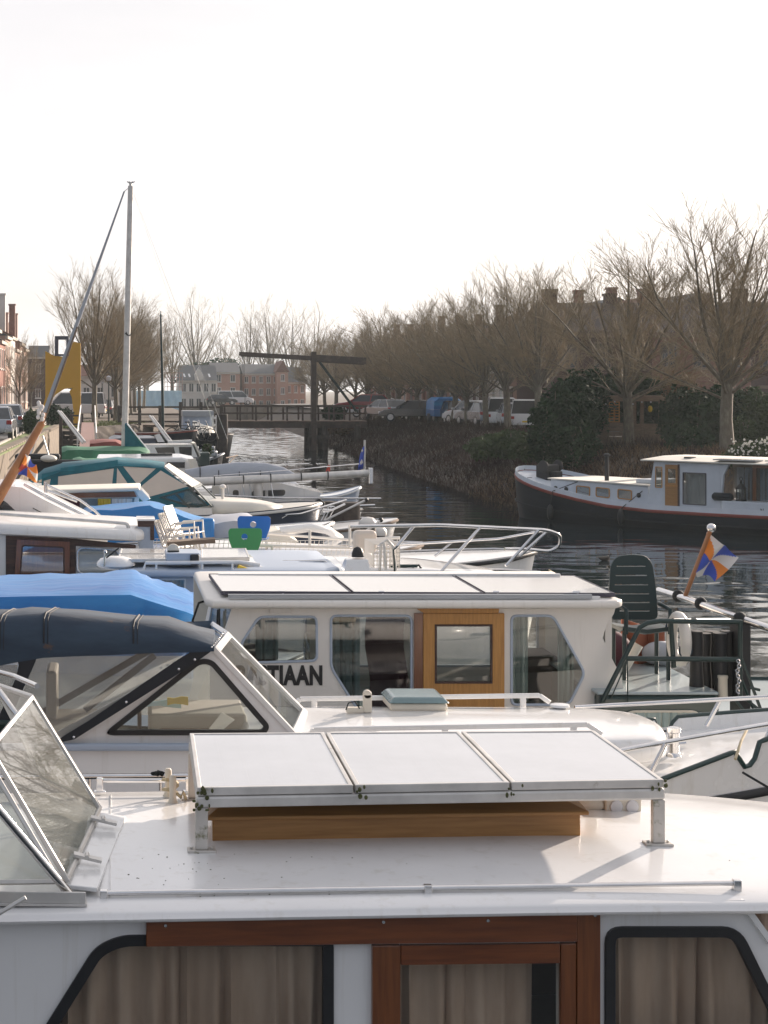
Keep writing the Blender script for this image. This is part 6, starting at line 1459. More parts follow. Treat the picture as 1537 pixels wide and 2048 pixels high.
# ================================================================== 9 boat with wooden band cabin
B9 = thing('cabin_boat', 'low boat with a brown wooden cabin band and patterned curtains before the teal canopy', 'boat', (-1, 33, 0))
hull(B9, -6, 1.7, 33.3, 2.6, 1.5, .2, 'gelcoat', 'gelcoat')
d = 32.4
MB().prism([P(75, 984, d), P(278, 978, d), P(280, 1060, d), P(75, 1060, d)], (0, .06, 0)).build('cabin_side', M['white_paint'], B9)
MB().prism([P(72, 985, d-.03), P(268, 981, d-.03), P(274, 994, d-.03), P(72, 997, d-.03)], (0, .028, 0)).build('wooden_band', M['mahogany'], B9)
MB().prism([P(90, 998, d-.01), P(270, 996, d-.01), P(262, 1040, d-.01), P(90, 1040, d-.01)], (0, .008, 0)).build('window', M['glass_dark'], B9)
for k, (a_, b_, mt) in enumerate(((95, 160, 'plum_cloth'), (196, 222, 'yellow_cloth'), (224, 265, 'curtain_white'))): curtain(B9, P(a_, 1010, d-.05), P(b_, 1010, d-.05), 1.75, 2.17, M[mt], .01, 5, (0, .02, 0), k)
slab([(-1.5, 32.3), (.45, 32.3), (.5, 33.8), (-1.5, 34)], lambda x, y: P(100, 981, 32.4).z+.02+.03*(x+1), .07, 3, .03).build('roof', M['canvas_white'], B9, smooth=50)
MB().prism([P(268, 980, d-.02), P(284, 979, d-.02), P(302, 998, d-.02), P(288, 1004, d-.02), P(276, 994, d-.02)], (0, 1.2, 0)).build('windscreen_post', M['gelcoat'], B9, bevel=.02)

# ================================================================== 10 teal canopy cruiser
B10 = thing('canopy_cruiser', 'cruiser with a teal canvas canopy and cream side panels', 'cabin cruiser', (1, 37, 0))
hull(B10, -2.6, 4.4, 37.3, 2.9, 1.55, .25, 'canvas_teal' if False else 'hull_navy', 'cream_deck', 'cream_paint')
d = 36.0; dn = d
ridge = [(60, 960, 966), (84, 940, 956), (118, 930, 943), (122, 927, 940), (190, 921, 938), (233, 916, 930), (240, 917, 930), (290, 921, 931), (328, 926, 936)]
rows = []
for px, yr, yf in ridge:
    a = P(px, yf, dn); r_ = P(px+2, yr, dn+.7)
    rows.append([V(a.x, dn-.02, a.z-.02), V(a.x, dn, a.z), V((a.x+r_.x)/2, dn+.25, lerp(a.z, r_.z, .75)), r_, V(r_.x, dn+1.4, r_.z), V(r_.x, dn+2.1, lerp(a.z, r_.z, .4)), V(a.x, dn+2.2, a.z-.02)])
cn = MB().sheet(rows, (0, 0, -.006)).build('canopy', M['canvas_teal'], B10, smooth=50)
def sheet_(pts, mt, name='canopy_panel', t=.004, dy=0, par=cn): return MB().prism([P(x, y, dn+dy) for x, y in pts], (0, t, 0)).build(name, M[mt], par)
sheet_([(84, 948), (122, 940), (190, 937), (236, 928), (328, 935), (420, 1010), (330, 1030), (84, 1012)], 'canvas_teal', 'canopy_side', .004, .01)
for pts in ([(117, 953), (228, 937), (224, 976), (116, 978)], [(235, 936), (262, 976), (233, 976)], [(247, 933), (312, 937), (276, 970)], [(322, 941), (376, 973), (297, 994), (281, 974)], [(88, 962), (102, 958), (98, 976), (88, 976)]):
    sheet_(pts, 'vinyl_cream', 'canopy_window', -.006, .008)
sheet_([(122, 936), (236, 920), (236, 932), (180, 944), (120, 950)], 'canvas_teal', 'canopy_valance', -.008, .0)
# cream front slope and windscreen
MB().prism([P(330, 932, dn+.1), P(338, 926, dn+.9), P(402, 966, dn+.9), P(385, 974, dn+.1)], (0, .02, -.01)).build('front_panel', M['canvas_white'], cn)
fq = [P(386, 974, dn+.05), P(402, 967, dn+.9), P(443, 1008, dn+.9), P(424, 1014, dn+.05)]
frame('windscreen', fq, .05, 'hull_green', 'glass_bright', .03, B10)
sq = [P(318, 995, dn), P(380, 976, dn), P(418, 1012, dn), P(385, 1015, dn)]
frame('side_window', sq, .045, 'hull_green', 'glass_bright', .03, B10)
MB().bar(P(352, 988, dn-.02), P(380, 1015, dn-.02), .05, .02, up=(0, 1, 0)).build('window_bar', M['hull_green'], B10)
ol = [(1.3, 36.1), (3.2, 36.3), (3.7, 37.0), (3.2, 37.8), (1.3, 38.2)]
slab([(p.x, p.y) for p in round_loop([V(x, y, 0) for x, y in ol], .35, 4)], lambda x, y: 1.90-.05*max(0, x-1.8)**2, .3, 3, .1).build('fore_cabin', M['cream_deck'], B10, smooth=55)
MB().prism([P(260, 1012, dn), P(424, 1016, dn), P(430, 1060, dn), P(260, 1060, dn)], (0, .05, 0)).build('cabin_side', M['cream_paint'], B10)
MB().lathe([(.05, 0), (.03, .05), (.03, .32), (.07, .34), (.07, .38), (.02, .42)], P(446, 1008, 36.8), n=10).build('vent_post', M['cream_paint'], B10, smooth=40)
rail(B10, [P(420, 1035, 36.0), P(600, 1028, 36.4), P(693, 1000, 37.3)], [(P(500, 1032, 36.2), P(490, 1045, 36.2)), (P(575, 1030, 36.3), P(550, 1045, 36.3))], .022, 'pulpit_rail')

# ================================================================== white sailing boats with lowered masts, davits, dinghies
B11 = thing('sailing_boat', 'white cabin sailing boat with dark oval windows under the lowered pale mast', 'sailing boat', (3.5, 42, 0))
hull(B11, -1.0, 6.0, 42.4, 2.6, 1.2, .12, 'gelcoat', 'gelcoat')
d = 41.2
sd_ = [P(425, 968, d), P(560, 966, d), P(640, 985, d), P(648, 1030, d), P(420, 1030, d)]
ov = [round_loop([P(466, 980, d), P(478, 980, d), P(478, 994, d), P(466, 994, d)], .06), round_loop([P(504, 982, d), P(572, 979, d), P(570, 992, d), P(504, 993, d)], .1)]
MB().holed(sd_, ov, (0, .06, 0)).build('cabin_side', M['gelcoat'], B11)
for q in ov: MB().prism([p+V(0, .02, 0) for p in inset(q, -.01)], (0, .01, 0)).build('window', M['window_dark'], B11)
MB().loft([[P(425, 968, d), P(560, 966, d), P(640, 985, d), P(648, 990, d)], [P(428, 962, 42.4), P(560, 960, 42.4), P(636, 978, 42.4), P(645, 983, 42.4)], [P(432, 966, 43.6), P(558, 964, 43.6), P(620, 980, 43.6), P(630, 984, 43.6)]], False).build('cabin_top', M['gelcoat'], B11, smooth=30)
MB().prism([P(425, 972, d-.02), P(438, 972, d-.02), P(440, 992, d-.02), P(425, 992, d-.02)], (0, .018, 0)).build('cream_hatch', M['canvas_white'], B11)
MB().tube([P(517, 1006, 41.0), P(517, 966, 41.0)], .11, 12).tube([P(533, 1006, 41.3), P(533, 966, 41.3)], .09, 12).build('mast_support', M['aluminium'], B11, smooth=60)
b = MB()
for px in (447, 455, 486, 500, 543): b.tube([P(px, 968, 41.0), P(px+6, 1008, 40.9)], .010, 5)
b.build('stanchion', M['chrome'], B11)
rail(B11, [P(430, 990, 40.9), P(560, 996, 40.9), P(762, 997, 41.6)], [(P(680, 1000, 41.3), P(655, 1030, 41.2)), (P(720, 998, 41.5), P(690, 1032, 41.4)), (P(600, 998, 41), P(585, 1030, 41))], .022, 'pulpit_rail')
rail(B11, [P(440, 1020, 40.6), P(600, 1016, 40.6), P(750, 1010, 41.0)], [(P(706, 1013, 41), P(660, 1040, 40.9)), (P(640, 1015, 40.7), P(620, 1045, 40.7))], .024, 'pulpit_rail')
lm = thing('lowered_mast', 'pale lowered mast lying level over the white sailing boat', 'mast', P(395, 968, 40.5))
a, e = P(385, 964, 40.5), P(744, 946, 41.5)
MB().tube([a, lerp(a, e, .5)+V(0, 0, -.02), e], [.10, .095, .085], 12).build('mast', M['aluminium'], lm, smooth=60)
for t in (.12, .28, .43, .60, .75): MB().torus(lerp(a, e, t), .10, .014, 'x', 16, 5).build('lashing', M['rope_black'], lm)
MB().box(*(lambda p: (p.x-.08, p.x+.02, p.y-.1, p.y+.1, p.z-.25, p.z+.12))(e)).build('mast_head', M['chrome'], lm, bevel=.01)
MB().tube([a+V(.5, 0, .14), lerp(a, e, .5)+V(0, 0, .16), e+V(-.3, 0, .22)], .012, 5).build('stay', M['chrome'], lm)
sl = thing('furled_sail', 'pale grey sail furled on a boom just above the lowered mast', 'sail', P(395, 958, 43.5))
pts = [P(372, 952, 43.5), P(420, 946, 43.5), P(480, 940, 43.5), P(530, 940, 43.5), P(565, 945, 43.5), P(590, 952, 43.5)]
MB().tube(pts, [.16, .19, .20, .18, .14, .06], 12).build('sail_cover', M['canvas_grey'], sl, smooth=60)
MB().tube([P(360, 960, 43.5), P(600, 955, 43.5)], .07, 10).build('boom', M['aluminium'], sl, smooth=60)
for t, px in enumerate((400, 437, 478, 520)): MB().torus(P(px, 948, 43.5), .20, .012, 'x', 16, 5).build('sail_tie', M['rope_black'], sl)
dg = thing('dinghy', 'small pale blue-grey dinghy with raised bow behind the boat rails', 'dinghy', P(660, 992, 47))
hull(dg, 5.0, 6.68, 47.5, 1.3, 1.32, .26, 'bluegrey_paint', 'gelcoat', 'gelcoat', full=.3)
om = thing('outboard_motor', 'white outboard motor tilted up beside the red one', 'outboard motor', P(592, 1005, 43))
p = P(592, 985, 43)
MB().loft([[p+V(.13*c*k+dx, .10*s_*k, z) for c, s_ in [(math.cos(a_), math.sin(a_)) for a_ in [6.283*j/10 for j in range(10)]]] for z, k, dx in ((-.1, .8, 0), (.0, 1.05, .0), (.14, 1, -.02), (.24, .75, -.06), (.28, .3, -.08))]).build('cowl', M['gelcoat'], om, smooth=50)
MB().loft([[p+V(dx-w_, -.03, z), p+V(dx+w_, -.03, z), p+V(dx+w_, .03, z), p+V(dx-w_, .03, z)] for z, w_, dx in ((-.1, .08, 0), (-.5, .05, .06), (-.62, .14, .08), (-.66, .13, .09))]).build('leg', M['gelcoat'], om, bevel=.01)
om2 = thing('outboard_motor', 'dark outboard motor with a red fin standing between the white boats', 'outboard motor', P(566, 1018, 42))
p = P(568, 990, 42.2)
MB().prism([p+V(-.03, 0, .32), p+V(.08, 0, .30), p+V(.12, 0, -.2), p+V(.10, 0, -.32), p+V(-.10, 0, -.32), p+V(-.04, 0, -.1)], (0, .1, 0)).build('red_cowl', M['red_fabric'], om2, bevel=.02)
MB().box(p.x-.25, p.x-.11, p.y-.1, p.y+.1, p.z-.25, p.z+.05).box(p.x+.13, p.x+.3, p.y, p.y+.2, p.z-.3, p.z-.1).build('bracket', M['black_gear'], om2, bevel=.03)
bg_ = thing('black_outboard', 'black outboard motor tilted on the stern bracket among the boat rails', 'outboard motor', P(622, 1050, 38.5))
p = P(620, 1030, 38.5); t_ = V(.28, 0, .34).normalized()
MB().bar(p-t_*.30, p+t_*.24, .20, .18).bar(p+t_*.26, p+t_*.42, .24, .2).build('cowl', M['black_gear'], bg_, bevel=.04, seg=3)
MB().bar(p-t_*.31, p-t_*.6, .06, .1).build('leg', M['black_gear'], bg_, bevel=.01)
# tangle of bow rails and davits of the boats between
B12 = thing('open_boat', 'small pale open boat with folded davits in front of the white sailing boat', 'boat', (4, 38.8, 0))
hull(B12, 1.5, 6.3, 39.0, 2.0, 1.05, .28, 'gelcoat_dirty', 'white_paint', 'timber_grey')
b = MB(); rnd = random.Random(12)
for i in range(15):
    px = 548+rnd.uniform(-4, 4)+i*7.2; b.tube([P(px+14, 1012+rnd.uniform(-4, 8), 39+rnd.uniform(-.5, .6)), P(px-6, 1050, 38.8)], .012, 5)
b.build('davit', M['chrome'], B12)
rail(B12, [P(530, 1022, 38.6), P(585, 1012, 38.6), P(660, 1022, 38.8), P(690, 1008, 39)], [(P(640, 1020, 38.8), P(615, 1050, 38.8)), (P(671, 1014, 38.9), P(648, 1055, 38.9))], .024, 'guard_rail')
for k, (x0, y0_, x1, y1_, dd, lab) in enumerate(((612, 1060, 733, 1000, 37, 'long pale boathook leaning across the davits'), (690, 1095, 762, 1040, 33, 'pale pole leaning near the white capped post'))):
    o = thing('boathook', lab, 'pole', P(x0, y0_, dd)); MB().tube([P(x0, y0_, dd), P(x1, y1_, dd+.5)], .026, 7).build('pole', M['aluminium'], o, smooth=60); MB().ell(P(x1, y1_, dd+.5), .05, 8, 6).build('tip', M['rubber'], o, smooth=60)
# low wide open launch between 6 and 7
B13 = thing('launch', 'white launch with a long curved coaming behind the net rails', 'boat', (4, 29, 0))
hull(B13, .5, 5.1, 29.0, 2.1, 1.45, .22, 'gelcoat', 'gelcoat', 'timber_grey')
MB().tube([P(560, 1062, 28.2), P(620, 1055, 28.2), P(655, 1060, 28.6), P(680, 1076, 29.0), P(655, 1090, 29.4)], .07, 10).build('coaming', M['gelcoat'], B13, smooth=60)
MB().prism([P(490, 1068, 28.1), P(560, 1062, 28.1), P(600, 1085, 28.1), P(500, 1090, 28.1)], (0, .8, .02)).build('deck_panel', M['canvas_white'], B13, bevel=.02)
# ================================================================== the tall masted yacht and boats further up the quay
B14 = thing('sailing_yacht', 'yacht with a very tall pale mast and a furled foresail running down to the left', 'sailing yacht', P(253, 900, 52))
hull(B14, 4.4, -3.6, 52.3, 2.8, 1.15, .35, 'hull_green', 'gelcoat_dirty', 'white_paint')
dm = 52.0
mb_, mt_ = P(249, 905, dm), P(262, 372, dm)
MB().tube([mb_, lerp(mb_, mt_, .5), mt_], [.098, .095, .085], 14).build('mast', M['aluminium'], B14, smooth=60)
b = MB().tube([mt_, P(262, 364, dm)], .05, 8)
for dx in (-.11, -.05, .06, .12): b.bar(P(262, 368, dm), P(262, 363, dm)+V(dx, 0, 0), .05, .03)
b.build('mast_head', M['aluminium'], B14)
fa, fb_ = P(72, 878, dm-.5), P(249, 383, dm)
MB().tube([fa, lerp(fa, fb_, .15), lerp(fa, fb_, .6), fb_], [.07, .08, .05, .026], 10).build('furled_foresail', M['canvas_grey'], B14, smooth=60)
MB().tube([lerp(fa, fb_, .03)+V(.06, -.06, 0), lerp(fa, fb_, .45)+V(.05, -.06, 0)], .03, 6).build('sail_edge', M['timber_grey'], B14, smooth=60)
MB().tube([fb_, mt_], .012, 5).tube([fa, fa+(fa-fb_)*.06], .04, 8).build('forestay', M['chrome'], B14)
MB().tube([mt_, P(438, 878, dm+.6)], .0045, 4).tube([mt_, P(455, 878, dm-.6)], .0045, 4).build('backstay', M['chrome'], B14)
MB().tube([P(255, 668, dm), P(258, 666, dm-.05)], .10, 8).build('spreader', M['black_gear'], B14)
MB().prism([P(250, 846, dm-.12), P(256, 846, dm-.12), P(296, 902, dm-.12), P(250, 902, dm-.12)], (0, .26, 0)).build('sail_bag', M['canvas_teal'], B14, bevel=.04)
MB().tube([P(254, 848, dm-.2), P(300, 905, dm-.2)], .03, 7).build('vang', M['chrome'], B14)
cover(B14, 'green_cover', [(124, 893, 906), (135, 892, 900), (180, 893, 901), (230, 892, 901), (280, 893, 902), (292, 895, 905), (300, 902, 912)], 51.0, 51.8, 1.55, 'canvas_green', 1.0)
B15 = thing('covered_boat', 'dark hulled boat with a green cover behind the teal canopy', 'boat', P(180, 930, 47))
hull(B15, -4.0, 2.2, 47.2, 2.4, 1.5, .25, 'hull_dark', 'cream_deck', 'cream_paint')
cover(B15, 'green_cover', [(146, 916, 926), (160, 914, 922), (172, 916, 925), (200, 917, 924), (240, 918, 925), (275, 921, 930)], 46.0, 46.8, 1.9, 'canvas_green', 1.0)
MB().box(*(lambda p: (p.x-.6, p.x+.6, p.y, p.y+.4, p.z-.15, p.z))(P(75, 908, 46.2))).box(*(lambda p: (p.x-.7, p.x+.9, p.y, p.y+.3, p.z-.4, p.z))(P(100, 920, 45.8))).build('dark_cover', M['canvas_black'], B15, bevel=.06)
MB().ell(P(98, 917, 45.7), (.22, .2, .10), 14, 8).tube([P(98, 912, 45.7), P(86, 872, 45.8)], .025, 6).build('lantern', M['cream_deck'], B15, smooth=60)
B16 = thing('cabin_boat', 'low white cabin boat with a long flat roof in front of the green covered yacht', 'boat', P(300, 935, 48))
hull(B16, -1.2, 4.6, 49.4, 2.4, 1.4, .2, 'hull_dark', 'gelcoat', 'gelcoat')
MB().loft([[P(192, 917, 48.5), P(365, 915, 48.5), P(392, 921, 48.5), P(398, 940, 48.5), P(392, 950, 48.5), P(192, 950, 48.5)], [P(196, 908, 49.6), P(360, 907, 49.6), P(385, 912, 49.6), P(392, 930, 49.6), P(388, 940, 49.6), P(196, 940, 49.6)]]).build('cabin', M['gelcoat'], B16, bevel=.05)
MB().box(*(lambda p: (p.x-.25, p.x+.25, p.y-.02, p.y+.02, p.z-.08, p.z+.08))(P(352, 930, 48.48))).build('window', M['window_dark'], B16)
MB().prism([P(376, 918, 48.4), P(392, 917, 48.4), P(399, 938, 48.4), P(382, 938, 48.4)], (0, .04, 0)).build('cream_board', M['canvas_white'], B16)
MB().bar(P(282, 909, 49.2), P(345, 908, 49.2), .3, .05).build('solar_panel', M['window_dark'], B16)
B17 = thing('cabin_boat', 'white framed cabin boat with dark windows left of the mooring post', 'boat', P(345, 905, 58))
hull(B17, -.5, 4.2, 59.0, 2.6, 1.2, .25, 'hull_dark', 'gelcoat', 'gelcoat')
q = [P(290, 890, 58), P(388, 889, 58), P(400, 914, 58), P(290, 914, 58)]
h_ = [[P(310, 895, 58), P(348, 894, 58), P(352, 911, 58), P(318, 911, 58)], [P(358, 894, 58), P(384, 894, 58), P(384, 911, 58), P(360, 911, 58)]]
MB().holed(q, h_, (0, 1.6, 0)).build('cabin', M['gelcoat'], B17)
for k in h_: MB().prism([p+V(0, .05, 0) for p in k], (0, .03, 0)).build('window', M['window_dark'], B17)
MB().bar(P(336, 884, 58), P(384, 882, 58), .5, .08).build('roof_rack', M['gelcoat'], B17)
MB().prism([P(384, 886, 58), P(392, 886, 58), P(402, 912, 58), P(396, 914, 58)], (0, 1.6, 0)).build('windscreen_post', M['canvas_white'], B17)
B18 = thing('motor_boat', 'dark blue motor boat with white windscreen beneath the thin mast', 'boat', P(290, 880, 68))
hull(B18, -.6, 4.0, 68.5, 2.6, 1.5, .3, 'hull_navy', 'bluegrey_paint', 'gelcoat')
cover(B18, 'navy_cover', [(218, 874, 880), (230, 870, 877), (262, 871, 876), (300, 871, 876), (312, 873, 878)], 67.6, 68.4, 1.9, 'hull_navy', 1)
MB().prism([P(310, 872, 67.5), P(320, 868, 67.5), P(330, 884, 67.5), P(316, 884, 67.5)], (0, 1.2, 0)).build('windscreen', M['gelcoat'], B18)
B19 = thing('covered_boat', 'boat under a faded red cover beside the gangway', 'boat', P(215, 890, 60))
hull(B19, -2.2, 1.1, 60.3, 2.2, 1.6, .2, 'hull_dark', 'gelcoat', 'gelcoat')
cover(B19, 'red_cover', [(180, 880, 888), (205, 878, 884), (232, 878, 884), (246, 883, 890)], 59.2, 60, 1.95, 'canvas_red', 1)
B20 = thing('sloop', 'dark red and black sloop hull with a thin dark mast under the footbridge', 'sailing boat', P(325, 870, 80))
hull(B20, 0, 3.8, 80.5, 2.2, 2.2, .15, 'hull_dark', 'dark_wood', 'oxide_red')
MB().tube([P(327, 885, 79.4), P(325, 750, 79.4), P(322, 628, 79.4)], [.075, .065, .04], 9).build('mast', M['rail_green'], B20, smooth=60)
MB().bar(P(319, 632, 79.4), P(326, 632, 79.4), .03, .03).tube([P(322, 630, 79.4), P(322, 622, 79.4)], .02, 5).build('mast_head', M['rail_green'], B20)
# houseboat with wheelhouse, covered gear and bicycles
B21 = thing('houseboat', 'old houseboat with grey wheelhouse and black hull carrying bicycles, before the footbridge', 'houseboat', P(400, 900, 86))
hull(B21, 2.2, 5.9, 87, 3.2, 1.9, .1, 'hull_dark', 'timber_grey', 'hull_dark')
MB().prism([P(367, 832, 87), P(427, 832, 87), P(429, 872, 87), P(366, 872, 87)], (0, 2.2, 0)).build('wheelhouse', M['bluegrey_paint'], B21)
MB().prism([P(366, 822, 86.9), P(428, 822, 86.9), P(428, 833, 86.9), P(366, 833, 86.9)], (0, 2.4, 0)).build('roof_coaming', M['grey_paint'], B21)
b = MB()
for px in (426, 434): b.box(P(px, 850, 86.8).x-.05, P(px, 850, 86.8).x+.05, 86.8, 86.9, 1.8, 2.9)
for k in range(3): b.bar(P(424, 836+14*k, 86.8), P(438, 836+14*k, 86.8), .1, .1)
b.build('ladder', M['white_paint'], B21)
cover(B21, 'white_tarpaulin', [(386, 841, 850), (392, 842, 856), (410, 850, 862), (424, 854, 866), (430, 864, 870)], 85.6, 86.2, 2.0, 'canvas_white', .6)
MB().prism([P(398, 866, 85.4), P(440, 866, 85.4), P(436, 884, 85.4), P(398, 884, 85.4)], (0, 1.2, 0)).build('gunwale', M['hull_dark'], B21)
MB().prism([P(436, 862, 85.3), P(442, 860, 85.3), P(440, 884, 85.3), P(436, 884, 85.3)], (0, .3, 0)).build('stem_trim', M['cream_paint'], B21)
def bicycle(px, py, d, lab, mt):
    o = thing('bicycle', lab, 'bicycle', P(px, py, d), 'bicycles on the houseboat'); p = P(px, py, d)
    for s in (-.5, .5): MB().torus(p+V(s, 0, .33), .31, .022, 'y', 20, 6).build('wheel', M['rubber'], o)
    b = MB()
    for a_, c_ in (((-.5, .33), (-.05, .30)), ((-.05, .30), (.32, .72)), ((-.2, .74), (.34, .74)), ((-.05, .3), (-.24, .9)), ((-.5, .33), (-.2, .74)), ((.5, .33), (.32, .95))): b.tube([p+V(a_[0], 0, a_[1]), p+V(c_[0], 0, c_[1])], .02, 5)
    b.build('frame', M[mt], o); MB().box(p.x-.36, p.x-.12, p.y-.06, p.y+.06, p.z+.9, p.z+.96).build('saddle', M['black_gear'], o)
    MB().tube([p+V(.28, -.25, 1.02), p+V(.34, 0, .98), p+V(.28, .25, 1.02)], .016, 5).build('handlebar', M['chrome'], o)
bicycle(365, 882, 84.5, 'dark bicycle at the left end of the houseboat deck', 'black_gear'); bicycle(385, 883, 84.2, 'bicycle leaning before the white tarpaulin of the houseboat', 'hull_navy'); bicycle(400, 884, 84.7, 'dark green bicycle before the houseboat gunwale', 'rail_green')
B22 = thing('workboat', 'grey cluttered workboat with raised bow beside the thick mooring post', 'boat', P(420, 915, 66))
hull(B22, .8, 4.15, 66.5, 2.2, 1.25, .55, 'hull_dark', 'grey_paint', 'grey_paint', full=.3)
b = MB(); rnd = random.Random(5)
for k in range(12):
    p = P(375+5*k, 905+rnd.uniform(-6, 6), 65.8); s = rnd.uniform(.08, .2); b.box(p.x-s, p.x+s, p.y-s, p.y+s, p.z-s, p.z+s)
b.build('deck_gear', M['grey_paint'], B22, bevel=.04)
pl = bush('potted_plant', 'yellowish green plant in a tub on the cluttered workboat', [((415-CX)*64.5/F, 64.5, 1.95) and (((415-CX)*64.5/F, 64.5, 1.95), (.22, .2, .25))], 260, .06, 'leaf_mid', 'plant', seed=31)
MB().prism([P(398, 906, 63), P(420, 905, 63), P(420, 932, 63), P(398, 932, 63)], (0, 1.2, 0)).build('locker', M['hull_green'], B22, bevel=.02)
MB().tube([P(455, 930, 62), P(474, 910, 63)], .02, 5).tube([P(452, 916, 62), P(476, 911, 63)], .025, 5).build('bow_spar', M['timber_grey'], B22)
# blue pennant on a thin staff
pn = thing('blue_pennant', 'narrow dark blue pennant hanging from a thin staff at the end of the lowered mast', 'flag', P(730, 946, 46))
MB().tube([P(729, 948, 46), P(730, 880, 46)], .028, 7).build('flagstaff', M['aluminium'], pn, smooth=60)
rows = [[P(729-dx*k/4, y+2*k, 46)+V(0, .05*math.sin(k+y), 0) for k in range(5)] for y, dx in ((890, 4), (902, 8), (914, 10), (926, 12), (936, 14))]
MB().sheet(rows, (0, .004, 0)).build('cloth', M['cloth_blue'], pn, smooth=60)
MB().prism([P(724, 918, 45.9), P(727, 925, 45.9), P(722, 930, 45.9), P(720, 925, 45.9)], (0, -.003, 0)).prism([P(725, 898, 45.9), P(727, 901, 45.9), P(724, 905, 45.9), P(723, 901, 45.9)], (0, -.003, 0)).build('emblem', M['cloth_white'], pn)
rp = thing('red_pennant', 'small red and white rolled flag on the lowered mast', 'flag', P(658, 946, 44))
MB().tube([P(658, 948, 44), P(660, 920, 44)], .03, 6).build('flagstaff', M['canvas_white'], rp); MB().tube([P(656, 946, 43.9), P(659, 930, 43.9)], [.06, .03], 7).build('cloth', M['red_fabric'], rp, smooth=60)

# ================================================================== the grey barge on the right bank
BG = thing('barge', 'long barge with black hull, red strake and yellow wooden door on the right bank', 'barge', (0, 0, 0))
Lb, Bm = 17.0, 3.7
def bh(u):
    return Bm/2*(math.sqrt(max(0.0004, 1-((2.6-u)/2.6)**2.2)) if u < 2.6 else 1 if u < 14 else math.sqrt(max(.02, 1-((u-14)/3.2)**2)))
def bz(u): return .50+.93*max(0, (5.6-u)/5.6)**1.55 + (.02*max(0, u-9)**2 if u > 9 else 0)
us = [0, .05, .15, .3, .5, .8, 1.2, 1.7, 2.2, 2.6, 3.4, 4.5, 6, 8, 10, 12, 14, 15, 16, 16.7, 17]
prf = [(1, 1), (1, .72), (.99, .45), (.97, .2), (.93, 0), (.86, -.3)]
secs = []
for u in us:
    h = bh(u); z = bz(u); q = [V(u+.12*(1-k2)*(1 if u < 1 else 0), -h*k, (z-.02)*k2 if k2 > 0 else k2) for k, k2 in prf]
    secs.append(q + [V(p.x, -p.y, p.z) for p in reversed(q)])
MB().loft(secs, False).build('hull', M['hull_dark'], BG, smooth=50)
for s in (-1, 1):
    MB().sheet([[V(u, s*(bh(u)+.03), bz(u)-.02), V(u, s*(bh(u)+.05), bz(u)+.03), V(u, s*(bh(u)+.03), bz(u)+.075)] for u in us], (0, -s*.03, 0)).build('strake', M['oxide_red'], BG, smooth=50)
    MB().sheet([[V(u, s*(bh(u)+.005), bz(u)+.076), V(u, s*(bh(u)-.02), bz(u)+.22)] for u in us], (0, -s*.03, 0)).build('bulwark', M['barge_white'], BG, smooth=50)
MB().grid([[V(u, bh(u)*k*.97, bz(u)+.05) for k in (-1, 0, 1)] for u in us]).build('deck', M['barge_white'], BG, smooth=50)
b = MB()
for s in (-1, ): b.tube([V(u, s*(bh(u)*.985+.01), bz(u)*.42) for u in us], .022, 6)
b.build('rubbing_strake', M['hull_dark'], BG, smooth=60)
# forward cabin
yn = -1.42
MB().loft([[V(1.9, -1.15, z1_) , V(5.7, yn, z2_), V(5.7, -yn, z2_), V(1.9, 1.15, z1_)] for z1_, z2_ in ((.75, .5), (1.30, 1.24))]).build('fore_cabin', M['barge_white'], BG, bevel=.03)
MB().loft([[V(1.82, -1.2, a_), V(5.72, yn-.05, c_), V(5.72, -yn+.05, c_), V(1.82, 1.2, a_)] for a_, c_ in ((1.302, 1.242), (1.345, 1.285))]).build('cabin_top', M['canvas_white'], BG, bevel=.012)
def side(u, z): t = (u-1.9)/3.8; return V(u, lerp(-1.15, yn, t)-.006, z)
for u0, u1 in ((2.95, 3.5), (3.72, 4.26), (4.56, 5.1)):
    q = round_loop([side(u0, .84-.02*(u0-3)), side(u1, .83-.02*(u1-3)), side(u1, 1.14-.02*(u1-3)), side(u0, 1.15-.02*(u0-3))], .07, 4)
    wd = MB().ring(q, inset(q, .03), (0, -.02, 0)).build('window', M['oak_upright'], BG); MB().prism(inset(q, .012), (0, -.008, 0)).build('pane', M['glass_barge'], wd)
for u in (2.12, 2.55, 5.35):
    p = side(u, 1.0-.02*(u-3)); MB().lathe([(.001, -.02), (.055, -.02), (.075, -.012), (.075, .02)], p, 'y', 16).build('porthole', M['rubber'], BG, smooth=40)
MB().lathe([(.07, 0), (.065, .55), (.068, .80), (.11, .81), (.11, .86), (.05, .9)], (3.75, -.75, 1.28), n=14).build('chimney', M['black_gear'], BG, smooth=40)
MB().box(4.9, 5.6, -.9, .3, 1.29, 1.42).build('skylight', M['barge_white'], BG, bevel=.03)
MB().box(.7, 1.15, -.32, .32, 1.2, 1.70).box(.85, 1.4, -.18, .18, 1.1, 1.5).lathe([(.20, -.42), (.20, -.37), (.06, -.36), (.06, .36), (.20, .37), (.20, .42)], (1.05, 0, 1.66), 'y', 18).build('windlass', M['black_gear'], BG, bevel=.03)
MB().box(.4, .8, -.9, -.6, 1.0, 1.3).build('bollard', M['hull_dark'], BG, bevel=.03)
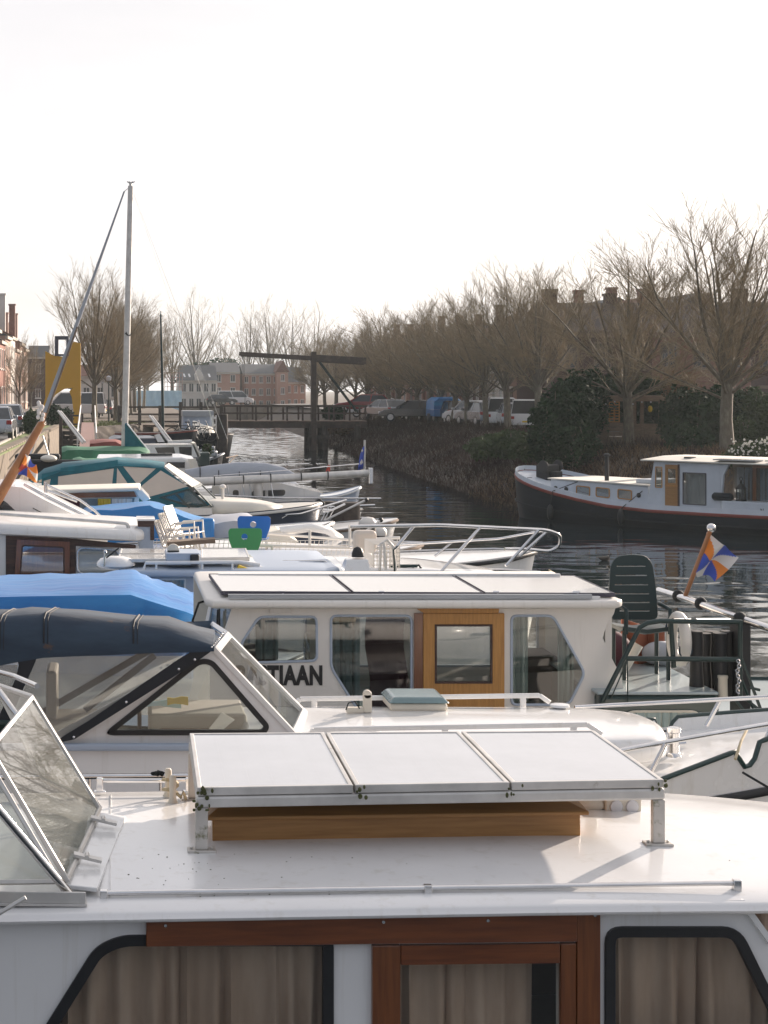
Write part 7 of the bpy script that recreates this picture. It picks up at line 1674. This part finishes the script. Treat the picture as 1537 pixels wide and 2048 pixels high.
# wheelhouse and after cabin
zr_, zr2 = 2.02, 2.06
yw = -1.50
def ws_(u, z): return V(u, yw, z)
sd2 = [ws_(5.68, .55), ws_(5.95, 2.0), ws_(8.15, 2.0), ws_(8.2, .55)]
wf = [ws_(5.99, 1.22), ws_(6.0, 1.86), ws_(6.24, 1.86), ws_(6.24, 1.22)]
wd_ = [ws_(6.33, .60), ws_(6.33, 1.93), ws_(6.78, 1.93), ws_(6.78, .60)]
wb_ = [ws_(6.93, .76), ws_(6.93, 1.72), ws_(7.72, 1.72), ws_(7.72, .76)]
MB().holed(sd2, [round_loop(wf, .03), wd_, round_loop(wb_, .03)], (0, .06, 0)).build('wheelhouse_side', M['barge_white'], BG)
wn = MB().ring(round_loop(wf, .03), inset(round_loop(wf, .03), .025), (0, -.015, 0)).build('window', M['oak_upright'], BG); MB().prism([p+V(0, .02, 0) for p in wf], (0, .005, 0)).build('pane', M['glass_barge'], wn)
wn = MB().ring(round_loop(wb_, .03), inset(round_loop(wb_, .03), .025), (0, -.012, 0)).build('window', M['slate_frame'], BG); MB().prism([p+V(0, .02, 0) for p in wb_], (0, .005, 0)).build('pane', M['glass_barge'], wn)
curtain(BG, V(6.95, yw+.06, 1), V(7.7, yw+.06, 1), .76, 1.72, M['curtain_white'], .012, 5, (0, .06, 0), 3)
dl = [ws_(6.42, 1.38), ws_(6.42, 1.80), ws_(6.69, 1.80), ws_(6.69, 1.38)]
do = MB().holed([p+V(0, -.01, 0) for p in wd_], [[p+V(0, -.01, 0) for p in dl]], (0, .04, 0)).build('door', M['teak'], BG, bevel=.006)
MB().prism([p+V(0, .01, 0) for p in dl], (0, .005, 0)).build('pane', M['glass_barge'], do); MB().bar(ws_(6.34, 1.30)+V(0, -.02, 0), ws_(6.77, 1.30)+V(0, -.02, 0), .02, .05).build('rail', M['oak_upright'], do)
MB().bar(ws_(6.80, .6)+V(0, -.01, 0), ws_(6.80, 1.95)+V(0, -.01, 0), .04, .05).build('door_post', M['dark_wood'], BG)
MB().loft([[V(5.55, yw-.12, 2.02), V(13, yw-.12, 2.02), V(13, -yw+.1, 2.02), V(5.55, -yw+.1, 2.02)], [V(5.55, yw-.12, 2.06), V(13, yw-.12, 2.06), V(13, -yw+.1, 2.06), V(5.55, -yw+.1, 2.06)], [V(5.7, -.6, 2.16), V(13, -.6, 2.16), V(13, .6, 2.16), V(5.7, .6, 2.16)]]).build('roof', M['canvas_white'], BG, bevel=.01)
b = MB(); b.bar(V(8.0, yw+.1, 2.13), V(9.3, yw+.2, 2.13), .5, .03).bar(V(9.6, yw+.2, 2.14), V(12, yw+.3, 2.14), .5, .03); b.build('solar_panel', M['panel_glass'], BG)
MB().box(6.7, 6.95, -1.1, -.8, 2.08, 2.16).build('roof_lamp', M['black_gear'], BG, bevel=.02)
MB().prism([ws_(8.21, .9), ws_(8.15, 2.0), ws_(8.45, 2.0), ws_(8.28, 1.7), ws_(8.24, 1.3)], (0, .08, 0)).build('corner_post', M['barge_white'], BG)
# glazed after part behind an open side deck
yb = -.95
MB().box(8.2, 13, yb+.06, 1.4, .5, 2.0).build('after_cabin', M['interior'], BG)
for u in (10.4, 11.4): MB().box(u-.05, u+.05, yb-.03, yb+.04, .9, 2.0).build('window_post', M['mahogany_upright'], BG)
b = MB()
for u in (8.95, 9.62): b.box(u-.05, u+.05, yb-.03, yb+.04, .9, 1.905)
b.box(8.9, 9.7, yb-.033, yb+.043, 1.9, 2.0).build('door_frame', M['mahogany_upright'], BG)
for u0, u1 in ((8.3, 8.9), (9.0, 9.57), (9.9, 10.35), (10.45, 11.35), (11.45, 12.6)): MB().box(u0, u1, yb-.01, yb+.005, .95, 1.9).build('pane', M['glass_barge'], BG)
for u0, u1 in ((8.35, 8.9), (9.1, 9.5), (10.5, 11.2)): curtain(BG, V(u0, yb+.01, 1), V(u1, yb+.01, 1), .95, 1.9, M['bluegrey_paint'], .015, 4, (0, .04, 0), 5)
MB().box(8.3, 13, -1.62, yb-.02, .88, .94).build('side_deck', M['barge_white'], BG, bevel=.01)
MB().box(8.3, 13, -1.66, -1.62, .5, .93).build('side_coaming', M['barge_white'], BG, bevel=.01)
MB().tube([(10.0, -1.62, .94), (10.0, -1.62, 2.02)], .025, 7).build('roof_post', M['slate_frame'], BG)
text_mesh('N', .17, M['black_gear'], BG, V(9.55, -1.668, .66), .8, .006)
BG.location = (13.7, 58.5, 0); BG.rotation_euler = (0, 0, R(-50.6))
BM = Matrix.Translation((13.7, 58.5, 0)) @ Matrix.Rotation(R(-50.6), 4, 'Z')
def on_barge(o): o.matrix_world = BM @ Matrix.Translation(o.location) @ o.rotation_euler.to_matrix().to_4x4(); return o
for u, lab in ((2.5, 'black rubber fender hanging near the bow of the barge'), (5.1, 'black rubber fender hanging below the wheelhouse of the barge')):
    o = thing('fender', lab, 'fender', (u, -bh(u)-.12, 0), 'fenders on the barge')
    MB().ell((u, -bh(u)-.12, .30), (.10, .10, .26), 12, 10).build('fender_body', M['rubber'], o, smooth=60)
    MB().tube([(u, -bh(u)-.12, .54), (u+.05, -bh(u)-.06, bz(u)+.1), (u+.5, -1.2, 1.27)], .014, 5).build('fender_rope', M['rope_black'], o); on_barge(o)
o = thing('lantern', 'black lantern standing on the side deck of the barge', 'lantern', (8.75, -1.35, .94)); x, y, z = 8.75, -1.35, .94
MB().box(x-.11, x+.11, y-.11, y+.11, z, z+.05).build('base', M['black_gear'], o); MB().box(x-.08, x+.08, y-.08, y+.08, z+.05, z+.36).build('glass', M['glass_dark'], o)
MB().lathe([(.16, .36), (.10, .45), (.03, .52), (.03, .58), (.01, .6)], (x, y, z), n=8).torus((x, y, z+.65), .05, .01, 'y', 14, 5).build('top', M['black_gear'], o)
b = MB()
for sx in (-.09, .09):
    for sy in (-.09, .09): b.box(x+sx-.012, x+sx+.012, y+sy-.012, y+sy+.012, z+.05, z+.36)
b.build('corner', M['black_gear'], o); on_barge(o)
o = thing('bolster', 'dark rolled cushion lying on the side deck of the barge', 'cushion', (8.2, -1.4, .94))
MB().tube([(7.95, -1.52, 1.05), (8.0, -1.52, 1.05), (8.5, -1.5, 1.05), (8.56, -1.5, 1.05)], [.08, .12, .12, .08], 14).build('cushion', M['hull_dark'], o, smooth=60); on_barge(o)
o = thing('laundry', 'pale cloth hanging on a line under the barge roof', 'laundry', (10.2, -1.5, 1.9))
MB().tube([(10.02, -1.6, 1.98), (10.6, -1.6, 1.78), (12.5, -1.55, 1.55)], .008, 5).build('line', M['rope'], o)
MB().sheet([[V(10.42+.26*i/5-.05*j/6, -1.6+.03*math.sin(i*1.8+j*.4), 1.80-.05*i/5-.52*j/6) for i in range(6)] for j in range(7)], (0, .006, 0)).build('cloth', M['cloth_white'], o, smooth=60)
MB().sheet([[V(10.16+.18*i/5, -1.6+.03*math.sin(i*1.8+j*.4), 1.90-.05*i/5-.22*j/6) for i in range(6)] for j in range(7)], (0, .006, 0)).build('cloth', M['cloth_white'], o, smooth=60); on_barge(o)

# ================================================================== garden pergola
PG = thing('pergola', 'timber garden pergola with flat beam roof and plank wall behind the pale trunked tree', 'pergola', P(1250, 888, 68.5))
d = 68.5; X = lambda px: (px-CX)*d/F
MB().box(X(1180), X(1332), d-.1, d+2.2, 3.72, 3.94).build('roof_beam', M['timber_grey'], PG, bevel=.01)
for px in (1180, 1191, 1208, 1216, 1270, 1285, 1322):
    MB().box(X(px)-.06, X(px)+.06, d, d+.12, 2.0, 3.718).build('post', M['timber_grey'], PG)
b = MB()
for k in range(5): b.box(X(1175), X(1245), d-.13, d-.09, 2.0+.18*k, 2.165+.18*k)
for k in range(10): b.box(X(1268)+.13*k, X(1268)+.13*k+.12, d-.13, d-.09, 2.0, 2.85)
b.build('plank_wall', M['timber_grey'], PG)
b = MB(); x0, x1 = X(1218), X(1238)
for k in range(3): b.box(lerp(x0, x1, k/2)-.02, lerp(x0, x1, k/2)+.02, d-.08, d-.05, 2.9, 3.7)
for k in range(8): b.box(x0, x1, d-.09, d-.082, 2.9+.11*k, 2.94+.11*k)
b.build('trellis', M['oak_upright'], PG)
b = MB()
for k in range(8): b.ell((X(1192+18*k), d-.14, 3.66-.05*math.sin(k*2)), .035, 8, 6)
b.build('string_light', M['lamp_clear'], PG, smooth=60)
o = thing('paper_lantern', 'small yellow paper lantern hanging under the right end of the pergola', 'lantern', (X(1300), d-.05, 3.3))
MB().ell((X(1300), d-.05, 3.42), (.09, .09, .13), 12, 8).build('shade', M['yellow_cloth'], o, smooth=60); MB().tube([(X(1300), d-.05, 3.55), (X(1300), d-.05, 3.715)], .008, 4).build('cord', M['rope_black'], o)
# ------------------------------------------------------------------ haze
if HAZE > 0:
    hm = bpy.data.materials.new('haze'); hm.use_nodes = True; nt = hm.node_tree; nt.nodes.remove(nt.nodes['Principled BSDF'])
    pv = nt.nodes.new('ShaderNodeVolumePrincipled'); pv.inputs['Density'].default_value = HAZE; pv.inputs['Color'].default_value = HAZE_COL; pv.inputs['Anisotropy'].default_value = .45
    nt.links.new(pv.outputs[0], nt.nodes['Material Output'].inputs['Volume'])
    ho = MB().box(-1600, 1600, -80, 1600, -3, 30).build('haze', hm); tag(ho, 'pale winter haze in the air over the canal', kind='stuff')
